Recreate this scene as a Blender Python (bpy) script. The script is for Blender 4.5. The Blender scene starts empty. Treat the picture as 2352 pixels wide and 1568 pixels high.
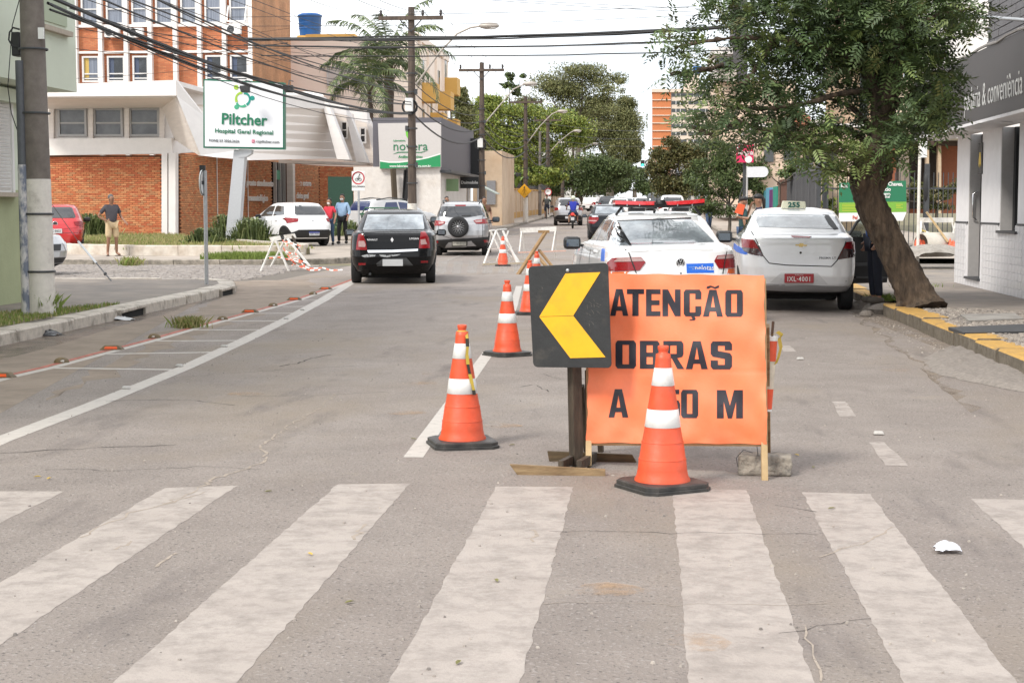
import bpy,bmesh,math,random
import numpy as np
from mathutils import Vector,Matrix
from mathutils.bvhtree import BVHTree
from mathutils.geometry import tessellate_polygon
rnd=random.Random(7)
R=math.radians
SC=bpy.context.scene
COL=SC.collection
# ------------------------------------------------------------------ camera
F_PX,CX,CY,CAMZ=3700.0,1176.0,784.0,1.49
TH=math.atan(304/F_PX);PSI=math.atan(314/F_PX*math.cos(TH))
cam=bpy.data.cameras.new('camera');camo=bpy.data.objects.new('camera',cam);COL.objects.link(camo)
cam.sensor_width=36;cam.lens=36*F_PX/2352;cam.clip_end=4000;cam.clip_start=0.1
camo.location=(0,0,CAMZ);camo.rotation_euler=(R(90)-TH,0,PSI)
SC.camera=camo
# ------------------------------------------------------------------ sky, sun, exposure
SUN_EL,SUN_AZ=R(46),R(218)
wd=bpy.data.worlds.new('World');SC.world=wd;wd.use_nodes=True
wn,wl=wd.node_tree.nodes,wd.node_tree.links
wn.clear()
wo=wn.new('ShaderNodeOutputWorld');bg=wn.new('ShaderNodeBackground');sky=wn.new('ShaderNodeTexSky')
sky.sky_type='NISHITA';sky.sun_disc=False ;sky.sun_elevation=SUN_EL;sky.sun_rotation=SUN_AZ
wtc=wn.new('ShaderNodeTexCoord');wmp=wn.new('ShaderNodeMapping');wmp.inputs['Scale'].default_value=(1,1,2.6)
wno=wn.new('ShaderNodeTexNoise');wno.inputs['Scale'].default_value=2.2;wno.inputs['Detail'].default_value=7
wno.inputs['Roughness'].default_value=.55
wr=wn.new('ShaderNodeValToRGB');wr.color_ramp.elements[0].position=.36;wr.color_ramp.elements[1].position=.58
wr.color_ramp.elements[0].color=(5.6,6.0,6.5,1);wr.color_ramp.elements[1].color=(10.6,10.6,10.6,1)
wm=wn.new('ShaderNodeMix');wm.data_type='RGBA';wm.inputs[0].default_value=.86
wl.new(wtc.outputs['Generated'],wmp.inputs['Vector']);wl.new(wmp.outputs[0],wno.inputs['Vector'])
wl.new(wno.outputs['Fac'],wr.inputs['Fac']);wl.new(sky.outputs[0],wm.inputs[6]);wl.new(wr.outputs[0],wm.inputs[7])
wl.new(wm.outputs[2],bg.inputs['Color']);bg.inputs['Strength'].default_value=.1
wl.new(bg.outputs[0],wo.inputs['Surface'])
sl=bpy.data.lights.new('sun','SUN');sl.energy=1.5;sl.angle=R(11);sl.color=(1,.95,.87)
so=bpy.data.objects.new('sun',sl);COL.objects.link(so)
_sd=Vector((math.sin(SUN_AZ)*math.cos(SUN_EL),math.cos(SUN_AZ)*math.cos(SUN_EL),math.sin(SUN_EL)))
so.rotation_euler=(-_sd).to_track_quat('-Z','Y').to_euler();so.location=(0,0,60)
SC.view_settings.view_transform='Standard';SC.view_settings.look='None'
SC.view_settings.exposure=1.0;SC.view_settings.gamma=1;SC.view_settings.use_curve_mapping=False
SC.render.engine='CYCLES'
try :
 SC.cycles.max_bounces=5;SC.cycles.transparent_max_bounces=12;SC.cycles.use_denoising=True
except Exception:pass
# ------------------------------------------------------------------ site geometry
def H(y):
 t=y-50;a=.00625*(t+math.sqrt(t*t+100))
 u=y-112;return a-.00325*(u+math.sqrt(u*u+200))
def B(y):
 u=y-150;return -.0085*(u+math.sqrt(u*u+900)) if y>20 else 0.
_s,_c,_st,_ct=math.sin(PSI),math.cos(PSI),math.sin(TH),math.cos(TH)
_R,_F,_U=Vector((_c,_s,0)),Vector((-_s*_ct,_c*_ct,-_st)),Vector((-_s*_st,_c*_st,_ct))
def ray(px,py):return _F+float((px-CX)/F_PX)*_R+float((CY-py)/F_PX)*_U
def P(px,py,h=0.):
 d=ray(px,py);t=20.
 for _ in range(60):
  if d.z>-1e-4:t=500.;break
  t=min(900,.5*t+.5*max(1,(H(t*d.y)+h-CAMZ)/d.z))
 return Vector((t*d.x,t*d.y,CAMZ+t*d.z))
def Q(px,py,Y):
 d=ray(px,py);t=Y/d.y;return Vector((t*d.x,Y,CAMZ+t*d.z))
def QX(px,py,X):
 d=ray(px,py);t=X/d.x;return Vector((X,t*d.y,CAMZ+t*d.z))
 # ------------------------------------------------------------------ materials
MATS={}
def mat(name,col=(.5,.5,.5),rough=.6,metal=0.,var=0.,vscale=6.,bump=0.,bscale=60.,spec=.5,coat=0.,col2=None ,ramp=(.35,.65),rv=0.,alpha=None ,emit=None ,detail=6.,stretch=None ,trans=0.):
 """principled surface; var = brightness variation, col2 = second colour laid in by noise, bump = fine relief"""
 if name in MATS:return MATS[name]
 m=bpy.data.materials.new(name);m.use_nodes=True ;MATS[name]=m
 n,l=m.node_tree.nodes,m.node_tree.links;b=n['Principled BSDF']
 b.inputs['Base Color'].default_value=(*col,1);b.inputs['Roughness'].default_value=rough;b.inputs['Metallic'].default_value=metal
 b.inputs['Specular IOR Level'].default_value=spec;b.inputs['Coat Weight'].default_value=coat;b.inputs['Coat Roughness'].default_value=.04
 b.inputs['Transmission Weight'].default_value=trans
 if emit:b.inputs['Emission Color'].default_value=(*emit[:3],1);b.inputs['Emission Strength'].default_value=emit[3]
 tc=n.new('ShaderNodeTexCoord');src=tc.outputs['Object']
 if stretch:
  mp=n.new('ShaderNodeMapping');mp.inputs['Scale'].default_value=stretch;l.new(src,mp.inputs['Vector']);src=mp.outputs[0]
 out=None
 if col2 is not None :
  t=n.new('ShaderNodeTexNoise');t.inputs['Scale'].default_value=vscale;t.inputs['Detail'].default_value=detail;t.inputs['Roughness'].default_value=.62
  l.new(src,t.inputs['Vector'])
  r=n.new('ShaderNodeValToRGB');r.color_ramp.elements[0].position,r.color_ramp.elements[1].position=ramp
  r.color_ramp.elements[0].color=(*col,1);r.color_ramp.elements[1].color=(*col2,1)
  l.new(t.outputs['Fac'],r.inputs['Fac']);out=r.outputs[0]
 if var:
  t=n.new('ShaderNodeTexNoise');t.inputs['Scale'].default_value=vscale*2.7;t.inputs['Detail'].default_value=8;t.inputs['Roughness'].default_value=.65
  l.new(src,t.inputs['Vector'])
  mr=n.new('ShaderNodeMapRange');mr.inputs[1].default_value=.25;mr.inputs[2].default_value=.75;mr.inputs[3].default_value=1-var;mr.inputs[4].default_value=1+var
  l.new(t.outputs['Fac'],mr.inputs[0])
  mx=n.new('ShaderNodeMix');mx.data_type='RGBA';mx.blend_type='MULTIPLY';mx.inputs[0].default_value=1
  if out:l.new(out,mx.inputs[6])
  else :mx.inputs[6].default_value=(*col,1)
  l.new(mr.outputs[0],mx.inputs[7]);out=mx.outputs[2]
 if out:l.new(out,b.inputs['Base Color'])
 if rv:
  t=n.new('ShaderNodeTexNoise');t.inputs['Scale'].default_value=vscale*1.7;t.inputs['Detail'].default_value=5;l.new(src,t.inputs['Vector'])
  mr=n.new('ShaderNodeMapRange');mr.inputs[1].default_value=.3;mr.inputs[2].default_value=.7;mr.inputs[3].default_value=max(0,rough-rv);mr.inputs[4].default_value=min(1,rough+rv)
  l.new(t.outputs['Fac'],mr.inputs[0]);l.new(mr.outputs[0],b.inputs['Roughness'])
 if bump:
  t=n.new('ShaderNodeTexNoise');t.inputs['Scale'].default_value=bscale;t.inputs['Detail'].default_value=6;t.inputs['Roughness'].default_value=.6;l.new(src,t.inputs['Vector'])
  bp=n.new('ShaderNodeBump');bp.inputs['Strength'].default_value=bump;bp.inputs['Distance'].default_value=.02
  l.new(t.outputs['Fac'],bp.inputs['Height']);l.new(bp.outputs[0],b.inputs['Normal'])
 if alpha:
  t=n.new('ShaderNodeTexNoise');t.inputs['Scale'].default_value=alpha[2];t.inputs['Detail'].default_value=9;t.inputs['Roughness'].default_value=.72;l.new(src,t.inputs['Vector'])
  mr=n.new('ShaderNodeMapRange');mr.inputs[1].default_value=alpha[0];mr.inputs[2].default_value=alpha[1];mr.inputs[3].default_value=alpha[3];mr.inputs[4].default_value=alpha[4]
  l.new(t.outputs['Fac'],mr.inputs[0]);l.new(mr.outputs[0],b.inputs['Alpha'])
 return m
def g(v):return (v,v,v)
def srgb(r,gg,b):return tuple((x/255/12.92) if x<10 else ((x/255+.055)/1.055)**2.4 for x in (r,gg,b))
# ------------------------------------------------------------------ mesh building
BASE={}
def base(o):return BASE.get(o.name,Matrix.Identity(4)) if o else Matrix.Identity(4)
class MB:
 def __init__(s):s.v,s.f,s.m,s.sm=[],[],[],[]
 def face(s,pts,mi=0,sm=False ):
  k=len(s.v);s.v+=[tuple(p) for p in pts];s.f.append(tuple(range(k,k+len(pts))));s.m.append(mi);s.sm.append(sm)
 def add(s,vs,fs,mi=0,sm=False ):
  k=len(s.v);s.v+=[tuple(p) for p in vs]
  for f in fs:s.f.append(tuple(i+k for i in f));s.m.append(mi);s.sm.append(sm)
  return s
 def box(s,c,d,rot=None ,mi=0,taper=1.):
  vs=[]
  for z in (-1,1):
   t=taper if z>0 else 1
   for x,y in ((-1,-1),(1,-1),(1,1),(-1,1)):
    p=Vector((x*d[0]/2*t,y*d[1]/2*t,z*d[2]/2))
    if rot is not None :p=rot@p
    vs.append(p+Vector(c))
  return s.add(vs,[(3,2,1,0),(4,5,6,7),(0,1,5,4),(1,2,6,5),(2,3,7,6),(3,0,4,7)],mi)
 def bar(s,p,q,w,h=None ,mi=0,roll=0.):
  p,q=Vector(p),Vector(q);d=q-p;h=h or w
  rot=d.to_track_quat('Z','Y').to_matrix()@Matrix.Rotation(roll,3,'Z')
  return s.box((p+q)/2,(w,h,d.length),rot,mi)
 def tube(s,pts,r,n=8,mi=0,cap=True ):
  pts=[Vector(p) for p in pts];rr=r if isinstance(r,(list,tuple)) else [r]*len(pts)
  vs,fs=[],[]
  d0=(pts[1]-pts[0]).normalized();u=d0.orthogonal().normalized()
  for i,p in enumerate(pts):
   d=(pts[min(i+1,len(pts)-1)]-pts[max(i-1,0)]).normalized()
   u=(u-d*u.dot(d)).normalized();w=d.cross(u)
   for k in range(n):
    a=2*math.pi*k/n;vs.append(p+(u*math.cos(a)+w*math.sin(a))*rr[i])
  for i in range(len(pts)-1):
   for k in range(n):fs.append((i*n+k,i*n+(k+1)%n,(i+1)*n+(k+1)%n,(i+1)*n+k))
  s.add(vs,fs,mi,n>5)
  if cap:
   s.face([vs[k] for k in reversed(range(n))],mi);s.face([vs[(len(pts)-1)*n+k] for k in range(n)],mi)
  return s
 def lathe(s,prof,n=24,c=(0,0,0),mi=0,axis='Z',closed=True ,sm=True ):
  vs,fs=[],[]
  for r,z in prof:
   for k in range(n):
    a=2*math.pi*k/n;x,y=r*math.cos(a),r*math.sin(a)
    p={'Z':(x,y,z),'X':(z,x,y),'Y':(x,z,y)}[axis]
    vs.append((p[0]+c[0],p[1]+c[1],p[2]+c[2]))
  for i in range(len(prof)-1):
   for k in range(n):fs.append((i*n+k,i*n+(k+1)%n,(i+1)*n+(k+1)%n,(i+1)*n+k))
  s.add(vs,fs,mi,sm)
  if closed:
   s.face(vs[:n][::-1],mi);s.face(vs[-n:],mi)
  return s
 def prism(s,poly,ext,mi=0,top=None ):
  """planar polygon (3-D points) extruded by the vector ext"""
  a=[Vector(p) for p in poly];e=Vector(ext);b_=[p+e for p in a];n=len(a);k=len(s.v)
  s.v+=[tuple(p) for p in a+b_]
  for t in tessellate_polygon([a]):
   s.f+=[tuple(k+i for i in t),tuple(k+n+i for i in reversed(t))];s.m+=[mi,mi];s.sm+=[False ]*2
  for i in range(n):
   j=(i+1)%n;s.f.append((k+i,k+j,k+n+j,k+n+i));s.m.append(mi);s.sm.append(False )
  return s
 def ball(s,c,r,n=10,mi=0,jit=0.):
  vs,fs=[],[];r=r if isinstance(r,(tuple,list)) else (r,r,r);h=n//2+1
  for i in range(h+1):
   t=math.pi*i/h
   for k in range(n):
    a=2*math.pi*k/n;q=1+rnd.uniform(-jit,jit)
    vs.append((c[0]+r[0]*q*math.sin(t)*math.cos(a),c[1]+r[1]*q*math.sin(t)*math.sin(a),c[2]+r[2]*q*math.cos(t)))
  for i in range(h):
   for k in range(n):fs.append((i*n+k,(i+1)*n+k,(i+1)*n+(k+1)%n,i*n+(k+1)%n))
  return s.add(vs,fs,mi,True )
 def build(s,name,mats,parent=None ,world=False ,bevel=0.,smooth=None ,merge=False ,solid=0.,loc=None ,rot=None ):
  me=bpy.data.meshes.new(name)
  vs=s.v
  if world and parent is not None :
   inv=base(parent).inverted();vs=[tuple(inv@Vector(v)) for v in vs]
  me.from_pydata(vs,[],s.f)
  for m in (mats if isinstance(mats,(list,tuple)) else [mats]):me.materials.append(m)
  me.polygons.foreach_set('material_index',s.m);me.polygons.foreach_set('use_smooth',s.sm if smooth is None else [smooth]*len(s.f))
  bm=bmesh.new();bm.from_mesh(me)
  if merge:bmesh.ops.remove_doubles(bm,verts=bm.verts,dist=1e-4)
  bmesh.ops.recalc_face_normals(bm,faces=bm.faces);bm.to_mesh(me);bm.free()
  o=bpy.data.objects.new(name,me);COL.objects.link(o)
  ml=Matrix.Identity(4)
  if parent is not None :o.parent=parent
  if loc is not None :o.location=loc;ml=Matrix.Translation(loc)
  if rot is not None :o.rotation_euler=rot;ml=ml@Matrix(o.rotation_euler.to_matrix()).to_4x4()
  BASE[o.name]=base(parent)@ml
  if solid:
   md=o.modifiers.new('thickness','SOLIDIFY');md.thickness=solid;md.offset=0
  if bevel:
   md=o.modifiers.new('edge','BEVEL');md.width=bevel;md.segments=2;md.limit_method='ANGLE';md.angle_limit=R(40)
  return o
def tag(o,label=None ,cat=None ,group=None ,kind=None ):
 if label:o['label']=label
 if cat:o['category']=cat
 if group:o['group']=group
 if kind:o['kind']=kind
 return o
def thing(name,label,cat,loc=(0,0,0),rz=0.,group=None ):
 o=bpy.data.objects.new(name,None );COL.objects.link(o);o.empty_display_size=.1
 o.location=loc;o.rotation_euler=(0,0,rz)
 BASE[o.name]=Matrix.Translation(loc)@Matrix.Rotation(rz,4,'Z')
 return tag(o,label,cat,group)
def copy_tree(o,parent=None ):
 c=o.copy();COL.objects.link(c)
 if parent is not None :c.parent=parent
 BASE[c.name]=BASE.get(o.name,Matrix.Identity(4))
 for ch in list(o.children):copy_tree(ch,c)
 return c
def clone(o,loc,rz=0.,label=None ,group=None ,scale=None ):
 c=copy_tree(o);c.location=loc;c.rotation_euler=(c.rotation_euler[0],c.rotation_euler[1],rz)
 if scale:c.scale=scale
 if label:c['label']=label
 if group:c['group']=group
 BASE[c.name]=Matrix.Translation(loc)@Matrix.Rotation(rz,4,'Z')
 return c
def text_mb(txt,size,M,depth=.004,bold=0.,xs=1.,align='CENTER',mb=None ,mi=0,spacing=1.):
 """flat lettering: built-in font, laid out by matrix M (x right, y up, z towards the reader)"""
 cu=bpy.data.curves.new('t','FONT');cu.body=txt;cu.size=size;cu.align_x=align;cu.align_y='CENTER'
 cu.extrude=depth/2;cu.offset=bold;cu.resolution_u=2;cu.space_character=spacing
 o=bpy.data.objects.new('t',cu);COL.objects.link(o)
 dg=bpy.context.evaluated_depsgraph_get();me=o.evaluated_get(dg).to_mesh()
 mb=mb or MB();k=len(mb.v)
 for v in me.vertices:mb.v.append(tuple(M@Vector((v.co.x*xs,v.co.y,v.co.z+depth/2))))
 for p in me.polygons:mb.f.append(tuple(k+i for i in p.vertices));mb.m.append(mi);mb.sm.append(False )
 o.to_mesh_clear();bpy.data.objects.remove(o);bpy.data.curves.remove(cu)
 return mb
def face_cam(p,rz=0.):
 return Matrix.Translation(p)@Matrix.Rotation(rz,4,'Z')@Matrix.Rotation(R(90),4,'X')
def face_right(p):
 return Matrix.Translation(p)@Matrix.Rotation(R(90),4,'Z')@Matrix.Rotation(R(90),4,'X')
def face_left(p):
 return Matrix.Translation(p)@Matrix.Rotation(R(-90),4,'Z')@Matrix.Rotation(R(90),4,'X')
 # ------------------------------------------------------------------ common materials
WHITE=mat('white_paint',(.74,.73,.71),.5,var=.05,vscale=3)
BLACK=mat('black_plastic',(.012,.012,.013),.45)
RUBBER=mat('tyre_rubber',(.014,.014,.015),.75,var=.25,vscale=9,bump=.15,bscale=90)
STEEL=mat('galvanised_steel',(.42,.43,.44),.42,.7,var=.15,vscale=8)
DARKMETAL=mat('dark_grey_metal',(.06,.062,.066),.5,.3,var=.2,vscale=6)
WOOD=mat('weathered_wood',(.17,.105,.05),.75,col2=(.33,.23,.12),vscale=3.5,var=.25,bump=.3,bscale=30,stretch=(1,1,8))
WOODPALE=mat('pale_pine_wood',(.42,.29,.14),.7,col2=(.55,.4,.22),vscale=4,var=.15,bump=.2,bscale=30)
CONC=mat('concrete',(.31,.29,.265),.85,col2=(.22,.205,.19),vscale=2.2,var=.15,bump=.25,bscale=40)
GLASSD=mat('dark_window_glass',(.018,.022,.026),.06,spec=.8,var=.3,vscale=1.5)
# ================================================================== ground, road, pavements
ASPH=mat('asphalt',(.240,.203,.180),.88,col2=(.276,.237,.211),vscale=.55,var=.16,bump=.9,bscale=60,rv=.08)
def asphalt_detail(m):
 n,l=m.node_tree.nodes,m.node_tree.links;b=n['Principled BSDF'];tc=n.new('ShaderNodeTexCoord')
 src=b.inputs['Base Color'].links[0].from_socket
 def layer(src,scale,lo,hi,col,fac,det=4,st=None ):
  t=n.new('ShaderNodeTexNoise');t.inputs['Scale'].default_value=scale;t.inputs['Detail'].default_value=det;t.inputs['Roughness'].default_value=.6
  if st:
   mp=n.new('ShaderNodeMapping');mp.inputs['Scale'].default_value=st;l.new(tc.outputs['Object'],mp.inputs['Vector']);l.new(mp.outputs[0],t.inputs['Vector'])
  else :l.new(tc.outputs['Object'],t.inputs['Vector'])
  r=n.new('ShaderNodeMapRange');r.inputs[1].default_value=lo;r.inputs[2].default_value=hi;r.inputs[3].default_value=0;r.inputs[4].default_value=fac
  l.new(t.outputs['Fac'],r.inputs[0]);x=n.new('ShaderNodeMix');x.data_type='RGBA';l.new(r.outputs[0],x.inputs[0]);l.new(src,x.inputs[6]);x.inputs[7].default_value=(*col,1)
  return x.outputs[2]
 src=layer(src,60,.58,.66,(.40,.36,.335),.55,2)
 src=layer(src,52,.60,.70,(.07,.06,.057),.75,2)
 src=layer(src,.42,.50,.66,(.265,.215,.165),.75,7,(1,.5,1))
 src=layer(src,2.3,.57,.72,(.12,.10,.095),.6,8,(1,.25,1))
 src=layer(src,1.1,.64,.74,(.30,.245,.17),.5,8)
 l.new(src,b.inputs['Base Color'])
asphalt_detail(ASPH)
PAVE=mat('pavement_concrete',(.255,.215,.18),.88,col2=(.19,.165,.145),vscale=.9,var=.22,bump=.35,bscale=45)
PAVEL=mat('pavement_light',(.42,.36,.305),.88,col2=(.28,.24,.20),vscale=1.1,var=.18,bump=.3,bscale=40)
EARTH=mat('bare_earth',(.22,.17,.115),.95,col2=(.11,.12,.05),vscale=.8,var=.3,bump=.5,bscale=20)
KERBW=mat('whitewashed_kerb',(.52,.465,.40),.85,col2=(.27,.235,.195),vscale=5,var=.2,bump=.4,bscale=35,ramp=(.5,.68))
KERBG=mat('granite_kerb',(.36,.315,.265),.88,col2=(.17,.15,.125),vscale=5,var=.25,bump=.5,bscale=40)
KERBY=mat('yellow_kerb_paint',(.50,.29,.07),.75,col2=(.30,.2,.09),vscale=5,var=.2,bump=.3,bscale=50,ramp=(.52,.72))
KERBD=mat('dark_kerb_face',(.115,.095,.068),.9,col2=(.19,.16,.125),vscale=7,var=.35,bump=.5,bscale=40)  # kerb face in darker concrete than the yellow top
PAINT=mat('road_paint',(.405,.355,.32),.75,var=.07,vscale=1.5,bump=.4,bscale=75,alpha=(.30,.56,6,.55,.97),col2=(.35,.302,.27),ramp=(.40,.75))
PAINTW=mat('cycle_lane_paint',(.48,.44,.40),.7,var=.1,vscale=5,bump=.2,bscale=75,alpha=(.28,.45,10,.6,.97))
PAINTF=mat('faded_road_paint',(.40,.37,.34),.75,var=.1,vscale=4,alpha=(.38,.62,9,.05,.7))
REDL=mat('red_lane_paint',(.48,.15,.11),.75,var=.15,vscale=6,alpha=(.3,.52,9,.15,.9))
GRASSM=mat('grass_blade',(.14,.20,.035),.7,col2=(.22,.28,.06),vscale=9,var=.3)
GRASSD=mat('dry_grass_blade',(.40,.33,.16),.75,col2=(.26,.26,.09),vscale=7,var=.3)
def sheet(name,xl,xr,ys,dz,m,parent=None ,kind='structure',nx=1):
 mb=MB();vs,fs=[],[]
 for y in ys:
  a,b_=(xl(y) if callable(xl) else xl),(xr(y) if callable(xr) else xr)
  for i in range(nx+1):vs.append((a+(b_-a)*i/nx,y,H(y)+dz))
 w=nx+1
 for j in range(len(ys)-1):
  for i in range(nx):fs.append((j*w+i,j*w+i+1,(j+1)*w+i+1,(j+1)*w+i))
 mb.add(vs,fs);o=mb.build(name,m,parent,smooth=False )
 if parent is None :o['kind']=kind
 return o
def ragged(pts,j=.09,step=.35):
 out=[]
 for (x0,y0),(x1,y1) in zip(pts,pts[1:]+pts[:1]):
  n=max(1,int(math.hypot(x1-x0,y1-y0)/step));out+=[(x0+(x1-x0)*i/n+rnd.uniform(-j,j),y0+(y1-y0)*i/n+rnd.uniform(-j,j)) for i in range(n)]
 return out
def patch(name,pts,dz,m,parent=None ,kind=None ,h=None ,smooth=False ):
 """flat outline on the ground (world xy), draped, optionally a slab of height h"""
 mb=MB();top=[(x,y,H(y)+dz) for x,y in pts]
 if h:mb.prism([(x,y,H(y)+dz-h) for x,y in pts],(0,0,h))
 else :
  for t in tessellate_polygon([[Vector(p) for p in top]]):mb.face([top[i] for i in t])
 o=mb.build(name,m,parent)
 if parent is None and kind:o['kind']=kind
 return o
YS=[-6,0,10,20,28,34,38,42,46,50,54,58,62,68,75,82,90,98,106,114,122,135,150,165,180,200,230,260,300,350,420,500,600,750,1000,1500]
ground=sheet('ground',-700,700,YS,-.03,EARTH,nx=2)
LK=lambda y:-7.15+B(y)
RKX=lambda y:3.30+B(y)
road=sheet('road',lambda y:LK(y)-.5,lambda y:RKX(y)+.3,YS,0,ASPH,nx=4)
COB=mat('cobble_stone',(.33,.29,.26),.85,col2=(.24,.215,.2),vscale=3,var=.3,bump=.3,bscale=30)
sheet('side_street',-70,-7.7,[29,34,38,41.6],-.012,mat('cobble_joint_dirt',(.14,.12,.10),.95,var=.2))
sheet('side_street',3.6,60,[30,34,38,44],-.006,mat('side_asphalt',(.17,.15,.135),.9,var=.2,bump=.4,col2=(.25,.21,.17),vscale=.7))
def cobbles():
 r=np.random.default_rng(3);V,Fs,k=[],[],0;y=30.3
 while y<41.4:
  x=-34+r.uniform(0,.1)
  d=r.uniform(.12,.16)
  while x<-8.6-max(0,(33.5-y))*.2:
   w=r.uniform(.13,.22);z0=H(y)-.012;z1=H(y)+r.uniform(-.002,.012);e=.012
   V+=[(x+.006,y+.006,z0),(x+w-.006,y+.006,z0),(x+w-.006,y+d-.006,z0),(x+.006,y+d-.006,z0),(x+e,y+e,z1),(x+w-e,y+e,z1),(x+w-e,y+d-e,z1),(x+e,y+d-e,z1)]
   Fs+=[(k+4,k+5,k+6,k+7),(k,k+1,k+5,k+4),(k+1,k+2,k+6,k+5),(k+2,k+3,k+7,k+6),(k+3,k,k+4,k+7)];k+=8
   x+=w
  y+=d
 mb=MB();mb.v,mb.f,mb.m,mb.sm=V,Fs,[0]*len(Fs),[False ]*len(Fs)
 o=mb.build('cobbles',COB);o['kind']='stuff';o['label']='rough grey cobbles paving the side street'
cobbles()
def LKn(y):return -7.02-.02*(y-17)-(.03*max(0,y-26))
ysn=[-6,0,6,10,14,17,20,23,26,28]
pl=sheet('pavement',-40,lambda y:LKn(y)-.22,ysn,.14,PAVE)
CORNER=[(LKn(28)-.22,28),(-7.78,29.0),(-7.95,29.8),(-8.5,30.2),(-11,30.3),(-40,30.3),(-40,28)]
patch('pavement_corner',CORNER,.14,PAVE,kind='structure')
pfl=sheet('pavement',-13,lambda y:-7.55+B(y),[49.0,54,60,70,80,90,100,110,120,135,150,180,230,300,400,600],.12,PAVEL)
pco=patch('pavement_corner',[(-40,41.9),(-11,41.9),(-9.6,42.3),(-8.6,43.5),(-7.9,46),(-7.6,49.0),(-13,49.0),(-40,49.0)],.12,PAVEL,kind='structure')
sheet('forecourt',-45,-13.0,[49.0,55,60,66,75,85,95],.12,PAVEL)
pr=sheet('pavement',lambda y:3.62,9,[-6,0,6,12,18,24,30.2],.15,PAVE)
prf=sheet('pavement',lambda y:3.55+B(y),lambda y:12+B(y),[44.4,50,56,64,72,80,90,100,112,125,150,180,230,300,400,600],.13,PAVEL)
def kerb(parent,path,L,w,h,m,side=1,jit=.012,skip=(),mi_top=None ,yoff=0.):
 """row of separate kerb stones along a polyline; each stone one part"""
 pts=[Vector((x,y,0)) for x,y in path];seg=[(pts[i],pts[i+1]) for i in range(len(pts)-1)]
 tot=sum((b_-a).length for a,b_ in seg)
 def at(s):
  for a,b_ in seg:
   d=(b_-a).length
   if s<=d:return a+(b_-a)*(s/d),(b_-a).normalized()
   s-=d
  return b_,(b_-a).normalized()
 s,i=0.,0
 while s<tot-.05:
  l_=min(L*rnd.uniform(.85,1.15),tot-s)
  a,d0=at(s+.008);b_,d1=at(s+l_-.008);nrm=Vector((-d0.y,d0.x,0))*side
  mb=MB();zt=rnd.uniform(-.01,.01);o_=rnd.uniform(-jit,jit)
  hh=h+zt
  za,zb=H(a.y),H(b_.y);ch=.02
  prof=[(0+o_,-.03),(0+o_,hh-ch),(ch+o_,hh),(w+o_,hh),(w+o_,-.03)]
  A=[a+nrm*u+Vector((0,0,za+v)) for u,v in prof];Bq=[b_+nrm*u+Vector((0,0,zb+v)) for u,v in prof]
  n=len(prof);vs=A+Bq
  for k in range(n-1):
   mi=0
   if mi_top is not None and k in (1,2):mi=1
   mb.face([A[k],A[k+1],Bq[k+1],Bq[k]],mi)
  mb.face(A[::-1],0);mb.face(Bq,0)
  if i not in skip:mb.build('kerb_stone',m,parent)
  s+=l_;i+=1
pathL=[(LKn(y),y) for y in (8,12,16,19,21,23,25,27,28.2)]+[(-7.62,29.2),(-7.9,30.1),(-8.6,30.45),(-11,30.5),(-16,30.5)]
kerb(pl,pathL,1.0,.3,.145,KERBW,1)
kerb(pco,[(-34,41.75),(-11.2,41.75),(-9.7,42.1),(-8.5,43.3),(-7.75,45.5),(-7.45,49)],1.1,.3,.13,KERBG,1)
kerb(pfl,[(-7.4,49),(-7.4,75),(-7.4,100),(-7.6,125)],1.2,.25,.13,KERBG,1)
kerb(pr,[(3.36,4),(3.34,12),(3.30,18),(3.28,22.9)],1.05,.32,.17,[KERBD,KERBY],-1,mi_top=1)
kerb(pr,[(3.36,24.6),(3.4,30.2)],1.05,.3,.15,[KERBD,KERBY],-1,mi_top=1)
kerb(prf,[(3.35,44.4),(3.35,70),(3.3,110)],1.2,.25,.13,KERBG,-1)
VOID=mat('drain_hollow_shade',(.01,.009,.008),.95)  # near-black block paints in the shade of the drain mouth
for px,py,w in ((298,728,.95),(512,678,.7)):
 p=P(px,py);d=thing('storm_drain','dark storm drain mouth under the white kerb, %s'%('beside the white plastic bag' if px<400 else 'at the street corner'),'drain',(LKn(p.y)-.0,p.y,0),0,'storm drains in the kerb')
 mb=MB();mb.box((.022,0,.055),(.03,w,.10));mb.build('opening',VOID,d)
 for s in (-1,1):MB().box((.02,s*(w/2+.05),.06),(.07,.1,.12),Matrix.Rotation(rnd.uniform(-.2,.2),3,'Z')).build('side_block',KERBG,d,bevel=.01)
 mb=MB();mb.box((.01,0,.125),(.12,w+.2,.05),Matrix.Rotation(.02,3,'X'));mb.build('lintel',KERBW,d,bevel=.012)
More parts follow.
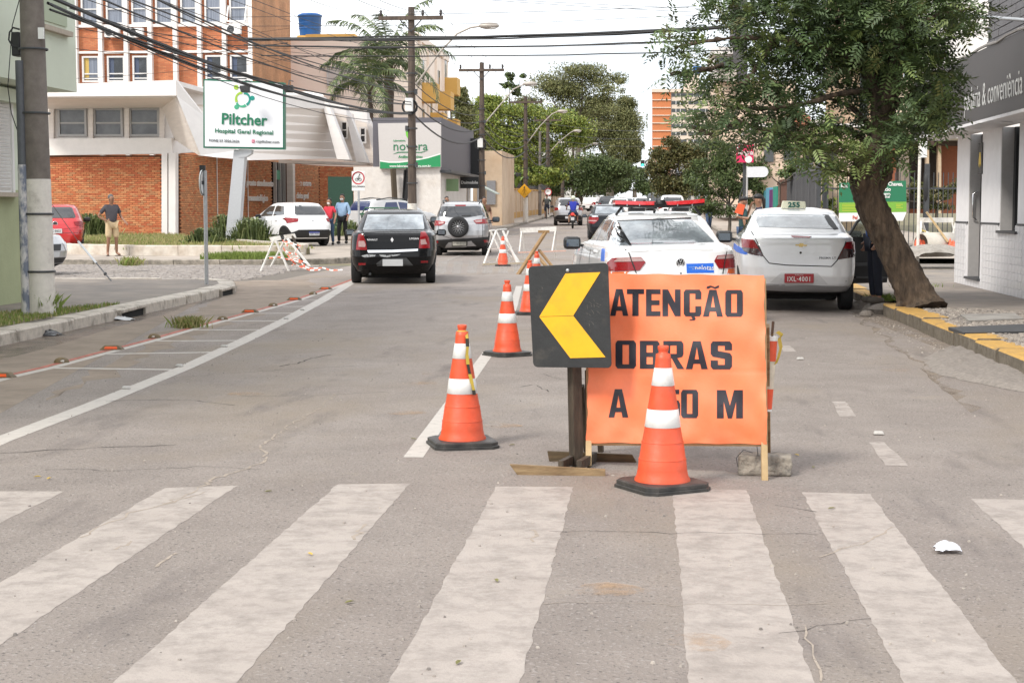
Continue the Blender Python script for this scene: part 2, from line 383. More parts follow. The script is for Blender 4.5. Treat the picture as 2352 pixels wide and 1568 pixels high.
 # ------------------------------------------------------------------ road markings
def ribbon(name,pts,w,m,parent,dz=.0015,jit=.0,world=False ):
 pts=[p if isinstance(p,Vector) else P(*p) for p in pts];mb=MB();L_,R_=[],[]
 for i,p in enumerate(pts):
  d=(pts[min(i+1,len(pts)-1)]-pts[max(i-1,0)]);d.z=0;d.normalize();n_=Vector((-d.y,d.x,0))
  ww=(w[i] if isinstance(w,(list,tuple)) else w)/2
  a=p+n_*(ww+rnd.uniform(-jit,jit));b_=p-n_*(ww+rnd.uniform(-jit,jit))
  L_.append((a.x,a.y,H(a.y)+dz));R_.append((b_.x,b_.y,H(b_.y)+dz))
 mb.add(L_+R_,[(len(pts)+i,len(pts)+i+1,i+1,i) for i in range(len(pts)-1)])
 return mb.build(name,m,parent)
def rough_quad(name,q,m,parent,dz=.0015,n=26,jit=.012):
 a,b_,c,d=[P(*p) for p in q]
 L_,R_=[],[]
 for i in range(n+1):
  t=i/n;l_=a.lerp(d,t);r_=b_.lerp(c,t)
  L_.append((l_.x+rnd.uniform(-jit,jit),l_.y,H(l_.y)+dz));R_.append((r_.x+rnd.uniform(-jit,jit),r_.y,H(r_.y)+dz))
 mb=MB();mb.add(L_+R_,[(n+1+i,i,i+1,n+2+i) for i in range(n)])
 return mb.build(name,m,parent)
for (a,b_,ya,yb,c,d) in ((-80,150,1128,1128,-700,-560),(378,545,1120,1115,-640,-262),(775,942,1112,1110,255,592),(1140,1317,1117,1118,920,1232),(1545,1715,1122,1125,1572,1880),(1842,1998,1130,1134,2085,2340),(2228,2395,1145,1148,2790,3050)):
 A,B_=P(a,ya),P(b_,yb);yn=4.1
 mb=MB();n=60;L_,R_=[],[]
 for i in range(n+1):
  t=i/n;j=.006
  L_.append((A.x+rnd.uniform(-j,j),A.y+(yn-A.y)*t,H(5)+.0015));R_.append((B_.x+rnd.uniform(-j,j),B_.y+(yn-B_.y)*t,H(5)+.0015))
 mb.add(L_+R_,[(n+1+i,i,i+1,n+2+i) for i in range(n)])
 mb.build('crosswalk_stripe',PAINT,road)
for k in range(7):rough_quad('crosswalk_stripe',[(1010+k*34,600),(1030+k*34,600),(1022+k*36,628),(1000+k*36,628)],PAINTF,road,n=6)
ribbon('cycle_lane_line',[(-900,1400),(-160,1080),(0,1011),(213,930),(426,844),(560,782),(660,733),(741,689),(808,648),(850,628)],[.17,.17,.17,.16,.16,.17,.18,.2,.18,.16],PAINTW,road,jit=.006)
thin=[(-700,1075),(-100,900),(22,867),(122,844),(237,813),(352,783),(467,750),(578,720),(686,690),(763,663),(830,638)]
ribbon('cycle_lane_line',thin,.09,PAINTW,road,jit=.005)
ribbon('red_lane_line',[P(x,y)+Vector((-.1,0,0)) for x,y in thin],.075,REDL,road,jit=.006)
for x0,y0,x1,y1 in ((122,845,404,849),(241,813,486,809),(356,783,552,782),(441,758,612,757),(519,737,660,737),(586,720,690,719),(649,704,716,704),(693,690,737,689)):
 a,b_=P(x0,y0),P(x1,y1);ribbon('cycle_lane_rung',[a.lerp(b_,t/8) for t in range(9)],.105,PAINTW,road,.0015,jit=.006)
for q in ([(1788,793),(1814,793),(1830,808),(1800,808)],[(1912,922),(1942,922),(1968,956),(1928,956)],[(1996,1015),(2032,1015),(2086,1070),(2035,1070)],[(2105,1150),(2140,1150),(2200,1210),(2160,1210)][:0] or [(1742,742),(1758,742),(1766,750),(1748,750)]):
 rough_quad('lane_dash',q,PAINT,road,n=6,jit=.006)
ribbon('centre_line',[(948,1050),(1010,965),(1065,888),(1125,806)],[.12,.12,.12,.12],PAINTW,road,jit=.004)
ribbon('centre_line',[(1160,757),(1180,700),(1192,657)],.12,PAINTW,road,jit=.004)
ribbon('edge_line',[Vector((-5.6,44,0)),Vector((-6.0,60,0)),Vector((-6.2,80,0)),Vector((-6.2,120,0))],.14,PAINTF,road)
CRKS=mat('sand_filled_crack',(.34,.285,.235),.95,var=.2,vscale=20,alpha=(.34,.46,16,.35,.95));CRKD=mat('open_crack',(.06,.05,.046),.95,var=.3,vscale=20,alpha=(.34,.5,12,.35,.95))
def crack(pts,w,m):
 out=[]
 q=[P(*p) for p in pts]
 for a,b_ in zip(q[:-1],q[1:]):
  n=max(3,int((b_-a).length/.07))
  for i in range(n):
   p=a.lerp(b_,i/n);out.append(p+Vector((rnd.uniform(-.022,.022),rnd.uniform(-.03,.03),0)))
 out.append(q[-1])
 ribbon('crack',out,[w*rnd.uniform(.2,.95) for _ in out],m,road,.0022)
for pts,w,m in (([(372,1160),(475,1112),(482,1102),(530,1088),(556,1080),(605,1060),(607,1038),(600,1027),(640,995),(668,975),(722,945),(770,905)],.026,CRKS),([(180,1235),(300,1180),(372,1160),(470,1130)],.018,CRKS),([(300,1245),(265,1262)],.02,CRKS),([(0,1040),(80,1036),(190,1030),(330,1024),(400,1023)],.02,CRKD),([(250,922),(330,918),(420,918),(540,930)],.018,CRKD),([(400,868),(520,858),(640,850),(860,838)],.012,CRKD),([(490,798),(620,793),(800,788),(960,792)],.014,CRKS),([(640,842),(690,833),(712,823),(760,815)],.03,CRKD),([(100,1078),(300,1080),(450,1072),(600,1078)],.01,CRKD),([(760,678),(880,672),(1000,668),(1130,663)],.05,CRKD),([(560,910),(720,908),(900,900)],.012,CRKD),([(1260,1218),(1500,1225),(1740,1224),(1880,1228)],.008,CRKD),([(1880,1280),(1990,1240),(2050,1210)],.02,CRKS),([(1838,1440),(1862,1500),(1885,1568)],.010,CRKS),([(1250,1385),(1500,1388),(1700,1390),(1900,1385)],.008,CRKS),([(1800,1455),(2000,1420)],.006,CRKD),([(830,1205),(815,1240)],.03,CRKS),([(1228,1215),(1226,1245)],.03,CRKS),([(410,1268),(360,1302)],.02,CRKS),([(1880,830),(1990,838),(2080,836)],.016,CRKD),([(1840,712),(1960,718),(2020,725)],.02,CRKD),([(1240,860),(1300,872),(1345,870)],.012,CRKD),([(1180,890),(1230,883),(1260,900)],.015,CRKD),([(1880,1175),(1780,1160)],.01,CRKD)):
 crack(pts,w,m)
SEAM=mat('asphalt_patch',(.20,.175,.155),.85,col2=(.27,.235,.20),vscale=2,var=.2,bump=.4,bscale=70,alpha=(.36,.6,3,.0,.75))
RUST=mat('rust_sand_stain',(.48,.30,.16),.9,alpha=(.45,.68,5,0,.45))
for px,py in ((930,948),(1000,858),(970,880),(1145,978),(1390,1355),(2060,850),(1600,1475),(560,905)):
 c=P(px,py);patch('sand_stain',[(c.x+.16*math.cos(a)*rnd.uniform(.6,1.2),c.y+.13*math.sin(a)) for a in [k*.785 for k in range(8)]],.003,RUST,road)
WET=mat('gutter_water',(.12,.10,.08),.22,var=.3,vscale=5,alpha=(.38,.62,3.0,.0,.85),spec=.6)
patch('gutter_water',[(LKn(y)+.02,y) for y in (12,15,18,21,24,27)]+[(-7.05,26),(-6.85,23),(-6.7,20),(-6.4,16.5),(-6.3,12)],.0010,WET,kind='structure')
SAND=mat('gutter_sand',(.30,.24,.19),.95,var=.1,vscale=3,bump=.3,bscale=60,alpha=(.3,.6,1.3,.6,.92))
patch('gutter_sand',[(LKn(y)+.02,y) for y in (9,15,21,24,28)]+ragged([(-7.9,30.4),(-9.2,32),(-7.2,33.5),(-5.9,29),(-5.6,24),(-5.2,18),(-4.6,12)],.14)[:-1]+[(-4.3,9)],.0006,SAND,kind='structure')
BROK=mat('broken_concrete',(.235,.205,.18),.95,var=.35,vscale=9,bump=.9,bscale=22)
mb=MB();n=22;vs=[]
for j in range(n+1):
 y=13.0+(17.4-13)*j/n;w=.75*math.sin(math.pi*min(1,(j+1)/(n*.55))/2)*(1-(j/n)**4*.8)
 for i in range(7):
  t=i/6;vs.append((3.33-w*(1-t)+(rnd.uniform(-.05,.05) if i==0 else 0),y,.008+(0 if i==0 else .035+rnd.uniform(-.012,.012))))
mb.add(vs,[(j*7+i,j*7+i+1,(j+1)*7+i+1,(j+1)*7+i) for j in range(n) for i in range(6)],0,False )
o=mb.build('concrete_strip',BROK);o['kind']='structure'
DIRTR=mat('kerbside_dirt',(.28,.225,.175),.95,var=.15,vscale=7,bump=.3,bscale=60,alpha=(.36,.62,2,0,.8))
patch('kerbside_dirt',[(3.3,12),(3.3,18),(3.28,24.6)]+ragged([(2.95,24.2),(2.85,21),(2.65,17),(2.45,12)],.10)[:-1],.0006,DIRTR,kind='structure')
# ------------------------------------------------------------------ grass and gravel (nobody could count them)
def blades(name,label,zone,n,hmin,hmax,mats,dz=.14,lean=.5,kind='stuff',w=.006):
 mb=MB()
 for _ in range(n):
  x,y=zone();h=rnd.uniform(hmin,hmax);a=rnd.uniform(0,6.28);l_=rnd.uniform(.1,lean)*h;z=H(y)+dz;ww=rnd.uniform(.6,1.4)*w
  dx,dy=math.cos(a),math.sin(a);c=(x+dx*l_*.35,y+dy*l_*.35,z+h*.6);mi=rnd.randrange(len(mats))
  mb.face([(x-dy*ww,y+dx*ww,z),(x+dy*ww,y-dx*ww,z),(c[0]+dy*ww*.7,c[1]-dx*ww*.7,c[2]),(x+dx*l_,y+dy*l_,z+h),(c[0]-dy*ww*.7,c[1]+dx*ww*.7,c[2])],mi)
 o=mb.build(name,mats);o['kind']=kind;o['label']=label;return o
def inpoly(poly):
 xs,ys=[p[0] for p in poly],[p[1] for p in poly]
 def f():
  while True :
   x,y=rnd.uniform(min(xs),max(xs)),rnd.uniform(min(ys),max(ys));c=False ;j=len(poly)-1
   for i in range(len(poly)):
    if (poly[i][1]>y)!=(poly[j][1]>y) and x<(poly[j][0]-poly[i][0])*(y-poly[i][1])/(poly[j][1]-poly[i][1])+poly[i][0]:c= not c
    j=i
   if c:return x,y
 return f
verge=[(LKn(14)-.3,13),(LKn(18)-.3,18),(LKn(22.5)-.3,22.3),(-7.9,21.0),(-8.5,19.6),(-9.5,18.8),(-11,16),(-10,13)]
patch('verge_soil',verge,.146,EARTH,kind='structure')
blades('verge_grass','bright short grass on the verge below the concrete pole',inpoly(verge),16000,.02,.06,[GRASSM,GRASSM,GRASSD],.146,w=.007)
PLANTER=[(-24,60),(-19.3,51.5),(-18.4,49.0),(-17.2,46.6),(-15,45.3),(-12,45.1),(-10.1,45.6),(-9.75,46.6),(-10.4,48.0),(-13.4,52.5),(-18.6,62.2),(-24,62.6)]
plant=patch('planter_bed',[(-16+(x+16)*.972,53+(y-53)*.972) for x,y in PLANTER],.3,EARTH,h=.25,kind='structure')
kerb(plant,[PLANTER[i] for i in (1,2,3,4,5,6,7,8,9)],1.3,.22,.42,mat('white_planter_kerb',(.62,.57,.5),.8,col2=(.45,.38,.31),vscale=2.5,var=.12,bump=.2),1,jit=.004)
blades('planter_grass','dry patchy grass in the white-kerbed planter before the hospital',inpoly(PLANTER[1:]),11000,.05,.16,[GRASSD,GRASSD,GRASSD,GRASSM],.29,w=.014)
blades('kerb_grass','green grass tuft on the far corner kerb',inpoly([(-11.9,41.9),(-9.9,42.2),(-9.8,43.4),(-11.4,43.8)]),2600,.05,.22,[GRASSM],.13,w=.012)
for i,(px,py,r_,n,hh,m,lab) in enumerate(((432,752,.2,420,.16,[GRASSD,GRASSD,GRASSM],'dry grass clump growing on the red lane line'),(104,722,.13,160,.3,[GRASSM],'grass tuft at the foot of the white painted pole'),(2030,690,.22,260,.12,[GRASSM],'weeds among the broken stones by the leaning tree'),(300,610,.3,200,.25,[GRASSM,GRASSD],'weeds in the pavement crack before the white planter'),(2110,660,.4,90,.1,[GRASSM],'thin weeds behind the leaning tree foot'))):
 c=P(px,py,.0 if i==0 else .14);mb=None
 z=(lambda c=c,r_=r_:(c.x+rnd.gauss(0,r_*.45),c.y+rnd.gauss(0,r_*.45)))
 o=blades('grass_tuft',lab,z,n,hh*.4,hh,m,.0 if i==0 else .14,lean=.9,kind='thing',w=.006);tag(o,lab,'grass tuft')
GRAV=[mat('gravel_stone',(.30,.265,.235),.9,var=.25,vscale=15),mat('gravel_stone_dark',(.19,.17,.155),.9,var=.25,vscale=15),mat('gravel_stone_pale',(.40,.355,.31),.9,var=.2,vscale=15)]
def gravel(name,label,zone,n,s0,s1,dz):
 mb=MB()
 for _ in range(n):
  x,y=zone();s=rnd.uniform(s0,s1);z=H(y)+dz;q=[1+rnd.uniform(-.35,.35) for _ in range(6)];a=rnd.uniform(0,3)
  vs=[]
  for k in range(4):vs.append((x+s*q[k]*math.cos(a+k*1.57),y+s*q[k]*math.sin(a+k*1.57),z-.2*s))
  for k in range(4):vs.append((x+s*.6*q[k]*math.cos(a+k*1.57),y+s*.6*q[k]*math.sin(a+k*1.57),z+s*.7*q[4]))
  mb.add(vs,[(4,5,6,7),(0,1,5,4),(1,2,6,5),(2,3,7,6),(3,0,4,7)],rnd.choice((0,0,0,1,2)))
 o=mb.build(name,GRAV);o['kind']='stuff';o['label']=label
gz=[tuple(P(x,y,.15)[:2]) for x,y in ((2120,712),(2240,712),(2352,722),(2420,790),(2352,800),(2260,772),(2180,745))]
patch('gravel_bed',gz,.153,mat('gravel_sand',(.34,.28,.21),.95,var=.3,vscale=12,bump=.6,bscale=40),kind='structure')
gravel('gravel','loose pale gravel along the yellow kerb',inpoly(gz),5200,.008,.035,.155)
gravel('gravel','loose stones in the gutter below the yellow kerb',lambda :(3.2-abs(rnd.gauss(0,.18)),rnd.uniform(14,24)),420,.004,.014,.0)
gravel('gravel','grit and loose pebbles scattered over the road',lambda :(rnd.uniform(-5,3.1),4.5+16*rnd.random()**1.6),900,.003,.009,.002)
# ================================================================== cones, signs, trestles
def cut_poly(poly,step,sy=None ):
 """2-D outline -> (points, faces) cut on a grid so that it can follow a curved surface"""
 bm=bmesh.new();vs=[bm.verts.new((p[0],p[1],0)) for p in poly];f=bm.faces.new(vs)
 bmesh.ops.triangulate(bm,faces=[f])
 xs,ys=[p[0] for p in poly],[p[1] for p in poly];sy=sy or step
 for ax,lo,hi,st in ((0,min(xs),max(xs),step),(1,min(ys),max(ys),sy)):
  k=math.floor(lo/st)+1
  while k*st<hi-1e-6:
   co=[0,0,0];no=[0,0,0];co[ax]=k*st+1e-5;no[ax]=1
   bmesh.ops.bisect_plane(bm,geom=bm.verts[:]+bm.edges[:]+bm.faces[:],plane_co=co,plane_no=no);k+=1
 bm.verts.index_update();out=([(v.co.x,v.co.y) for v in bm.verts],[tuple(v.index for v in f.verts) for f in bm.faces]);bm.free();return out
CONEO=mat('cone_orange',(.70,.085,.028),.46,var=.14,vscale=6,rv=.14,col2=(.50,.10,.05),ramp=(.45,.8),bump=.1,bscale=30)
CONEW=mat('cone_reflective_white',(.74,.73,.71),.4,var=.08,vscale=9,col2=(.55,.52,.48),ramp=(.55,.8))
CONEB=mat('cone_black_rubber',(.022,.022,.022),.6,var=.3,vscale=9,col2=(.06,.055,.05),bump=.15)
STICK=mat('paper_sticker',(.75,.75,.72),.6,var=.1,vscale=60)
def make_cone(label,sticker=(.245,.0)):
 t=thing('traffic_cone',label,'traffic cone',group='orange and white traffic cones')
 mb=MB()
 for k,(z0,z1,hw) in enumerate(((.0,.022,.205),(.022,.045,.197))):
  c=.05;o=[(hw,c-hw),(hw,hw-c),(hw-c,hw),(c-hw,hw),(-hw,hw-c),(-hw,c-hw),(c-hw,-hw),(hw-c,-hw)]
  hw2=hw-.012;o2=[(x*hw2/hw,y*hw2/hw) for x,y in o]
  vs=[(x,y,z0) for x,y in o]+[(x,y,z1-.006) for x,y in o]+[(x,y,z1) for x,y in o2]
  mb.add(vs,[tuple(range(7,-1,-1)),tuple(range(16,24))]+[(i,(i+1)%8,8+(i+1)%8,8+i) for i in range(8)]+[(8+i,8+(i+1)%8,16+(i+1)%8,16+i) for i in range(8)])
 mb.build('base_plate',CONEB,t)
 z=lambda c:(1425-c)*.000887+.042
 prof=[(.150,z(1425)),(.149,z(1412)),(.138,z(1392)),(.131,z(1350)),(.1265,z(1292)),(.124,z(1288)),(.1115,z(1190)),(.1095,z(1186)),(.095,z(1099)),(.081,z(986)),(.0605,z(848)),(.045,z(740)),(.041,z(690)),(.0385,z(660)),(.024,z(655)),(.0255,z(642)),(.0285,z(634)),(.030,z(616)),(.027,z(611)),(.018,z(611)),(.017,z(640))]
 MB().lathe(prof,40,closed=False ).build('body',CONEO,t)
 for a,b_,ra,rb in ((1096,989,.0945,.0815),(848,742,.0605,.0453)):
  MB().lathe([(ra+.001,z(a)),(ra+.0022,z(a)+.001),(rb+.0022,z(b_)-.001),(rb+.001,z(b_))],40,closed=False ).build('reflective_band',CONEW,t)
 for zz in (1187,1290):
  MB().lathe([(.1095 if zz==1187 else .124,z(zz+4)),((.1135 if zz==1187 else .1282),z(zz)),(.1095 if zz==1187 else .124,z(zz-4))],40,closed=False ).build('rib',CONEO,t)
 if sticker:
  zz,a=sticker;r_=np.interp(zz,[.042,.26,.66],[.150,.105,.042])+.0025;mb=MB();w=.018
  pts=[(r_*math.sin(a+i*w/r_),-r_*math.cos(a+i*w/r_)) for i in (-.55,0,.55)]
  for i in range(2):mb.face([(*pts[i],zz),(*pts[i+1],zz),(pts[i+1][0]*.965,pts[i+1][1]*.965,zz+.024),(pts[i][0]*.965,pts[i][1]*.965,zz+.024)])
  mb.build('sticker',STICK,t)
 return t
cone0=make_cone('nearest orange and white traffic cone standing in front of the orange banner',(.615,.0))
cone0.location=P(1521,1121);cone0.rotation_euler.z=R(32)
tape_c=P(1062,1023)
cones=[((1062,1023),18,'orange traffic cone with a yellow and black tape strip knotted round its neck'),((1165,816),38,'orange traffic cone standing on the centre line behind the taped cone'),((1217,722),10,'orange traffic cone half hidden by the black arrow board'),((1155,611),5,'orange traffic cone in front of the white trestle barrier'),((1233,680),20,'traffic cone under the brown wooden brace, showing top and white band')]
for (px,py),a,lab in cones:clone(cone0,P(px,py),R(a),lab)
t=thing('barrier_tape','yellow and black tape strip tied round the neck of a cone','tape',tape_c)
TAPEY=mat('tape_yellow',(.50,.36,.05),.5);TAPEK=mat('tape_black',(.03,.028,.02),.5)
mb=MB();mb.lathe([(.026,.717),(.0335,.712),(.0335,.724),(.026,.728)],20,closed=False );mb.build('knot',TAPEY,t)
pts=[(.028,-.018,.715),(.036,-.036,.68),(.040,-.046,.63),(.036,-.052,.58),(.043,-.057,.52),(.055,-.062,.46),(.070,-.066,.40),(.080,-.068,.36),(.084,-.07,.33)]
mb=MB()
for i in range(len(pts)-1):
 a,b_=Vector(pts[i]),Vector(pts[i+1]);w=.008+.002*(i%2)
 mb.face([a+Vector((-w,-.006,0)),a+Vector((w,.004,0)),b_+Vector((w,.004,0)),b_+Vector((-w,-.006,0))],0 if i%3!=1 else 1)
mb.build('loose_end',[TAPEY,TAPEK],t,solid=.001)
# ---------------- black arrow board on its wooden stand
ARB=mat('black_board_paint',(.022,.023,.024),.5,col2=(.075,.066,.055),vscale=3.2,ramp=(.56,.76),var=.3,rv=.12,bump=.1,bscale=50)
ARY=mat('reflective_yellow',(.80,.42,.012),.4,var=.06,vscale=6,col2=(.72,.36,.02),ramp=(.5,.75))
DKW=mat('dark_stained_wood',(.035,.026,.018),.7,col2=(.075,.055,.036),vscale=4,var=.35,bump=.3,bscale=30,stretch=(6,6,1))
bs=P(1325,1072)
t=thing('arrow_sign','black board with yellow arrow pointing left on a wooden stand','road sign',bs)
def brd(px,py,off=0.):k=(px-1213)/190;p=Q(px,py,9.22-.20*k);return p+Vector((-.06,-1,0))*off
c=[Vector((1213,612)),Vector((1397,603)),Vector((1405,845)),Vector((1225,843))]
def bil(u,v):return c[0].lerp(c[1],u).lerp(c[3].lerp(c[2],u),v)
pts=[]
for cu,cv,a0 in ((.055,.045,180),(.945,.045,270),(.945,.955,0),(.055,.955,90)):
 for k in range(5):
  a=R(a0+k*22.5);pts.append(bil(cu+.055*math.cos(a),cv+.045*math.sin(a)))
MB().prism([brd(*p) for p in pts],Vector((.0,.012,0))).build('board',ARB,t,world=True ,bevel=.002)
for q in ([(1299,628),(1379,625),(1317,724.4),(1239,726.7)],[(1239,727.7),(1317,725.4),(1391,820),(1310,822)]):
 MB().prism([brd(*p,.0035) for p in q],Vector((.0,.003,0))).build('arrow_half',ARY,t,world=True )
mb=MB();p=brd(1304,621,.004);mb.lathe([(.011,0),(.011,-.004),(.006,-.009),(.001,-.0095)],14,p,axis='Y',closed=False );mb.build('bolt',STEEL,t,world=True )
SCRM=mat('scratches',(.17,.15,.125),.8)
mb=MB();rs=random.Random(12)
for _ in range(30):
 cx,cy=(rs.gauss(1355,14),rs.gauss(712,26)) if rs.random()<.55 else (rs.uniform(1235,1395),rs.uniform(620,835))
 if abs(cx-(1239+abs(cy-727)*.62)-40)<46:continue
 a=rs.uniform(.3,1.5);ln=rs.uniform(4,16);w=rs.uniform(.2,.5)
 d=Vector((math.cos(a),math.sin(a)));n_=Vector((-d.y,d.x))*w;s0=Vector((cx,cy))
 mb.face([brd(*(s0-n_),.0009),brd(*(s0+d*ln*.5+Vector((1,0))),.0009),brd(*(s0+d*ln),.0009),brd(*(s0+d*ln*.5+Vector((2*w+1,0))),.0009)])
mb.build('scratches',SCRM,t,world=True )
MB().bar(Q(1315,640,9.28),Q(1324,1068,9.24),.063,.06).build('post',DKW,t,world=True ,bevel=.003)
MB().bar(Q(1334,885,9.33),Q(1352,1066,9.52),.035,.035).build('brace',DKW,t,world=True )
MB().bar(Q(1349,850,9.4),Q(1352,1062,9.4),.02,.03).build('brace',DKW,t,world=True )
def plank(name,pxq,Y,th,par,m=WOOD):return MB().prism([Q(*p,Y) for p in pxq],(0,th,0)).build(name,m,par,world=True ,bevel=.003)
plank('foot_plank',[(1170,1066),(1390,1078),(1391,1107),(1190,1093)],8.92,.028,t)
plank('foot_plank',[(1257,1036),(1452,1044),(1468,1072),(1262,1064)],9.42,.028,t,mat('old_board',(.115,.075,.036),.8,col2=(.06,.042,.022),vscale=4,var=.3,bump=.3,stretch=(1,1,8)))
for x0,x1 in ((1288,1330),(1330,1366)):MB().bar(Q(x0,1068,8.96),Q(x1,1047,9.42),.03,.05).build('cross_strut',DKW,t,world=True )
# ---------------- orange banner on its wooden frame
BAN=mat('orange_banner',(.93,.205,.082),.48,col2=(.88,.225,.10),vscale=3,var=.07,bump=.35,bscale=4,rv=.16)
INK=mat('banner_black_ink',(.019,.018,.027),.4,var=.3,vscale=5,rv=.15)
bb=P(1555,1092)
t=thing('banner_sign','orange roadworks banner reading ATENÇÃO OBRAS in black on a wooden frame','banner sign',bb)
bc=[Vector((1356,628)),Vector((1754,632)),Vector((1762,1019)),Vector((1347,1016))]
def byd(x):return 9.24-.36*(x-1350)/410
def wr_(u,v):
 s=.010*math.sin(9*u+7*v)*math.sin(5*v-3*u+1)+.007*math.sin(19*u-13*v+2)*math.sin(11*v+4*u)+.003*math.sin(31*u+17*v)
 s+=.008*math.exp(-((v-.98)/.05)**2)*math.sin(26*u)+.012*math.exp(-((u-1)/.04)**2)*(.4+math.sin(17*v))-.004*math.exp(-((v-.58)/.006)**2)
 return s
def bsurf(px,py,off=0.):
 u=(px-1352)/405;v=(py-630)/387
 return Q(px,py,byd(px)+.10*(1-v)-wr_(u,v)-off)
mb=MB();n=70;vs=[]
for j in range(n+1):
 for i in range(n+1):
  p=bc[0].lerp(bc[1],i/n).lerp(bc[3].lerp(bc[2],i/n),j/n)
  ex=(math.sin(j*.35)*1.2+math.sin(j*.9)*.7) if i in (0,n) else 0;ey=math.sin(i*.4)*1.0 if j in (0,n) else 0
  vs.append(bsurf(p.x+ex,p.y+ey))
mb.add(vs,[(j*(n+1)+i,j*(n+1)+i+1,(j+1)*(n+1)+i+1,(j+1)*(n+1)+i) for j in range(n) for i in range(n)],0,True )
mb.build('sheet',BAN,t,world=True )
_bar=lambda x0,x1,y0,y1:[(x0,y0),(x1,y0),(x1,y1),(x0,y1)]
_O=[[(0,.1),(.1,0),(.34,0),(.34,1),(.1,1),(0,.9)],[(.66,0),(.9,0),(1,.1),(1,.9),(.9,1),(.66,1)],_bar(.34,.66,0,.15),_bar(.34,.66,.85,1)]
GL={'A':[[(0,0),(.29,0),(.345,.19),(.40,.35),(.5,.80),(.5,1),(.32,1)],[(1,0),(.68,1),(.5,1),(.5,.80),(.60,.35),(.655,.19),(.71,0)],[(.345,.19),(.655,.19),(.60,.35),(.40,.35)]],'T':[_bar(0,1,.82,1),_bar(.32,.68,0,.82)],'E':[_bar(0,.38,0,1),_bar(.38,1,0,.18),_bar(.38,.93,.41,.59),_bar(.38,1,.82,1)],'N':[_bar(0,.31,0,1),_bar(.69,1,0,1),[(.31,1),(.31,.5),(.69,0),(.69,.5)]],'O':_O,'0':_O,'C':[[(0,.1),(.1,0),(.34,0),(.34,1),(.1,1),(0,.9)],_bar(.34,.66,0,.15),_bar(.34,.66,.85,1),[(.66,0),(.9,0),(1,.1),(1,.38),(.66,.38)],[(.66,.64),(1,.64),(1,.9),(.9,1),(.66,1)],[(.42,-.005),(.62,-.005),(.68,-.09),(.6,-.15),(.33,-.15),(.33,-.11),(.5,-.10)]],'B':[_bar(0,.34,0,1),_bar(.34,.66,0,.16),_bar(.34,.66,.42,.58),_bar(.34,.66,.84,1),[(.66,0),(.9,0),(1,.09),(1,.43),(.92,.5),(1,.58),(1,.91),(.9,1),(.66,1)]],'R':[_bar(0,.34,0,1),_bar(.34,.66,.38,.54),_bar(.34,.66,.84,1),[(.66,.38),(.94,.43),(1,.53),(1,.9),(.9,1),(.66,1)],[(.42,.38),(.7,.38),(1.04,0),(.7,0)]],'S':[[(0,.1),(.1,0),(.9,0),(1,.1),(1,.48),(.9,.58),(.34,.66),(.34,.84),(.66,.84),(.66,.68),(1,.68),(1,.9),(.9,1),(.1,1),(0,.9),(0,.55),(.1,.45),(.66,.37),(.66,.16),(.34,.16),(.34,.32),(0,.32)]],'5':[[(0,.1),(.1,0),(.9,0),(1,.1),(1,.5),(.9,.62),(.34,.62),(.34,.84),(.95,.84),(.95,1),(0,1),(0,.45),(.66,.45),(.66,.16),(.34,.16),(.34,.3),(0,.3)]],'M':[[(0,0),(.26,0),(.26,.6),(.42,0),(.58,0),(.74,.6),(.74,0),(1,0),(1,1),(.66,1),(.5,.45),(.34,1),(0,1)]],'~':[[(.18,1.04),(.2,1.12),(.38,1.16),(.6,1.10),(.76,1.16),(.82,1.16),(.8,1.08),(.62,1.03),(.42,1.09),(.26,1.04)]]}
C2D=lambda x,y:(x/2.599+1106,y/2.599+570)
for word,y0,y1,ls in (('ATENÇÃO',246,406,(('A',768,876),('T',868,970),('E',982,1068),('N',1080,1188),('C',1207,1312),('A',1322,1440),('~',1322,1440),('O',1455,1560))),('OBRAS',553,720,(('O',800,922),('B',945,1062),('R',1085,1205),('A',1220,1350),('S',1368,1495))),('A 50 M',843,1012,(('A',758,876),('5',1085,1185),('0',1191,1293),('M',1405,1560)))):
 for ch,x0,x1 in ls:
  mb=MB()
  for poly in GL[ch]:
   dd=[C2D(x0+(x1-x0)*x,y1-(y1-y0)*y+(x0+x1-2300)*.004) for x,y in poly]
   p2,fs=cut_poly(dd,5.8,5.5);mb.add([bsurf(*p,.0022) for p in p2],fs,0,True )
  mb.build('letter',INK,t,world=True )
for q0,q1 in (((1755,1012),(1756.5,1104)),((1352,1012),(1352,1070))):
 p,q=Q(*q0,byd(q0[0])+.02),Q(*q1,byd(q1[0])-.02)
 MB().bar(p,q,.034,.03).build('leg',WOODPALE,t,world=True ,bevel=.002)
for q0,q1,w in (((1352,640),(1352,1012),.03),((1752,640),(1756,1012),.03)):
 MB().bar(Q(*q0,byd(q0[0])+.15),Q(*q1,byd(q1[0])+.05),w,.03).build('upright',WOODPALE,t,world=True )
MB().bar(Q(1352,1018,byd(1352)+.05),Q(1756,1020,byd(1756)+.05),.022,.02).build('rail',WOODPALE,t,world=True )
MB().bar(Q(1760,748,9.15),Q(1763,1060,9.5),.035,.05).build('back_leg',WOOD,t,world=True )
MB().bar(Q(1366,760,9.6),Q(1382,1072,9.85),.03,.045).build('back_leg',DKW,t,world=True )
a,b_=Q(1773,772,9.3),Q(1762,944,9.3)
t=thing('striped_tube','worn orange and white striped plastic tube tied behind the right banner edge','delineator tube',b_)
ks=[(0,'white_end',CONEW),(.06,'orange_stripe',CONEO),(.33,'white_stripe',mat('dirty_white_plastic',(.55,.48,.38),.6,var=.2,vscale=8)),(.70,'orange_stripe',CONEO),(.97,'white_end',CONEW),(1,'',None )]
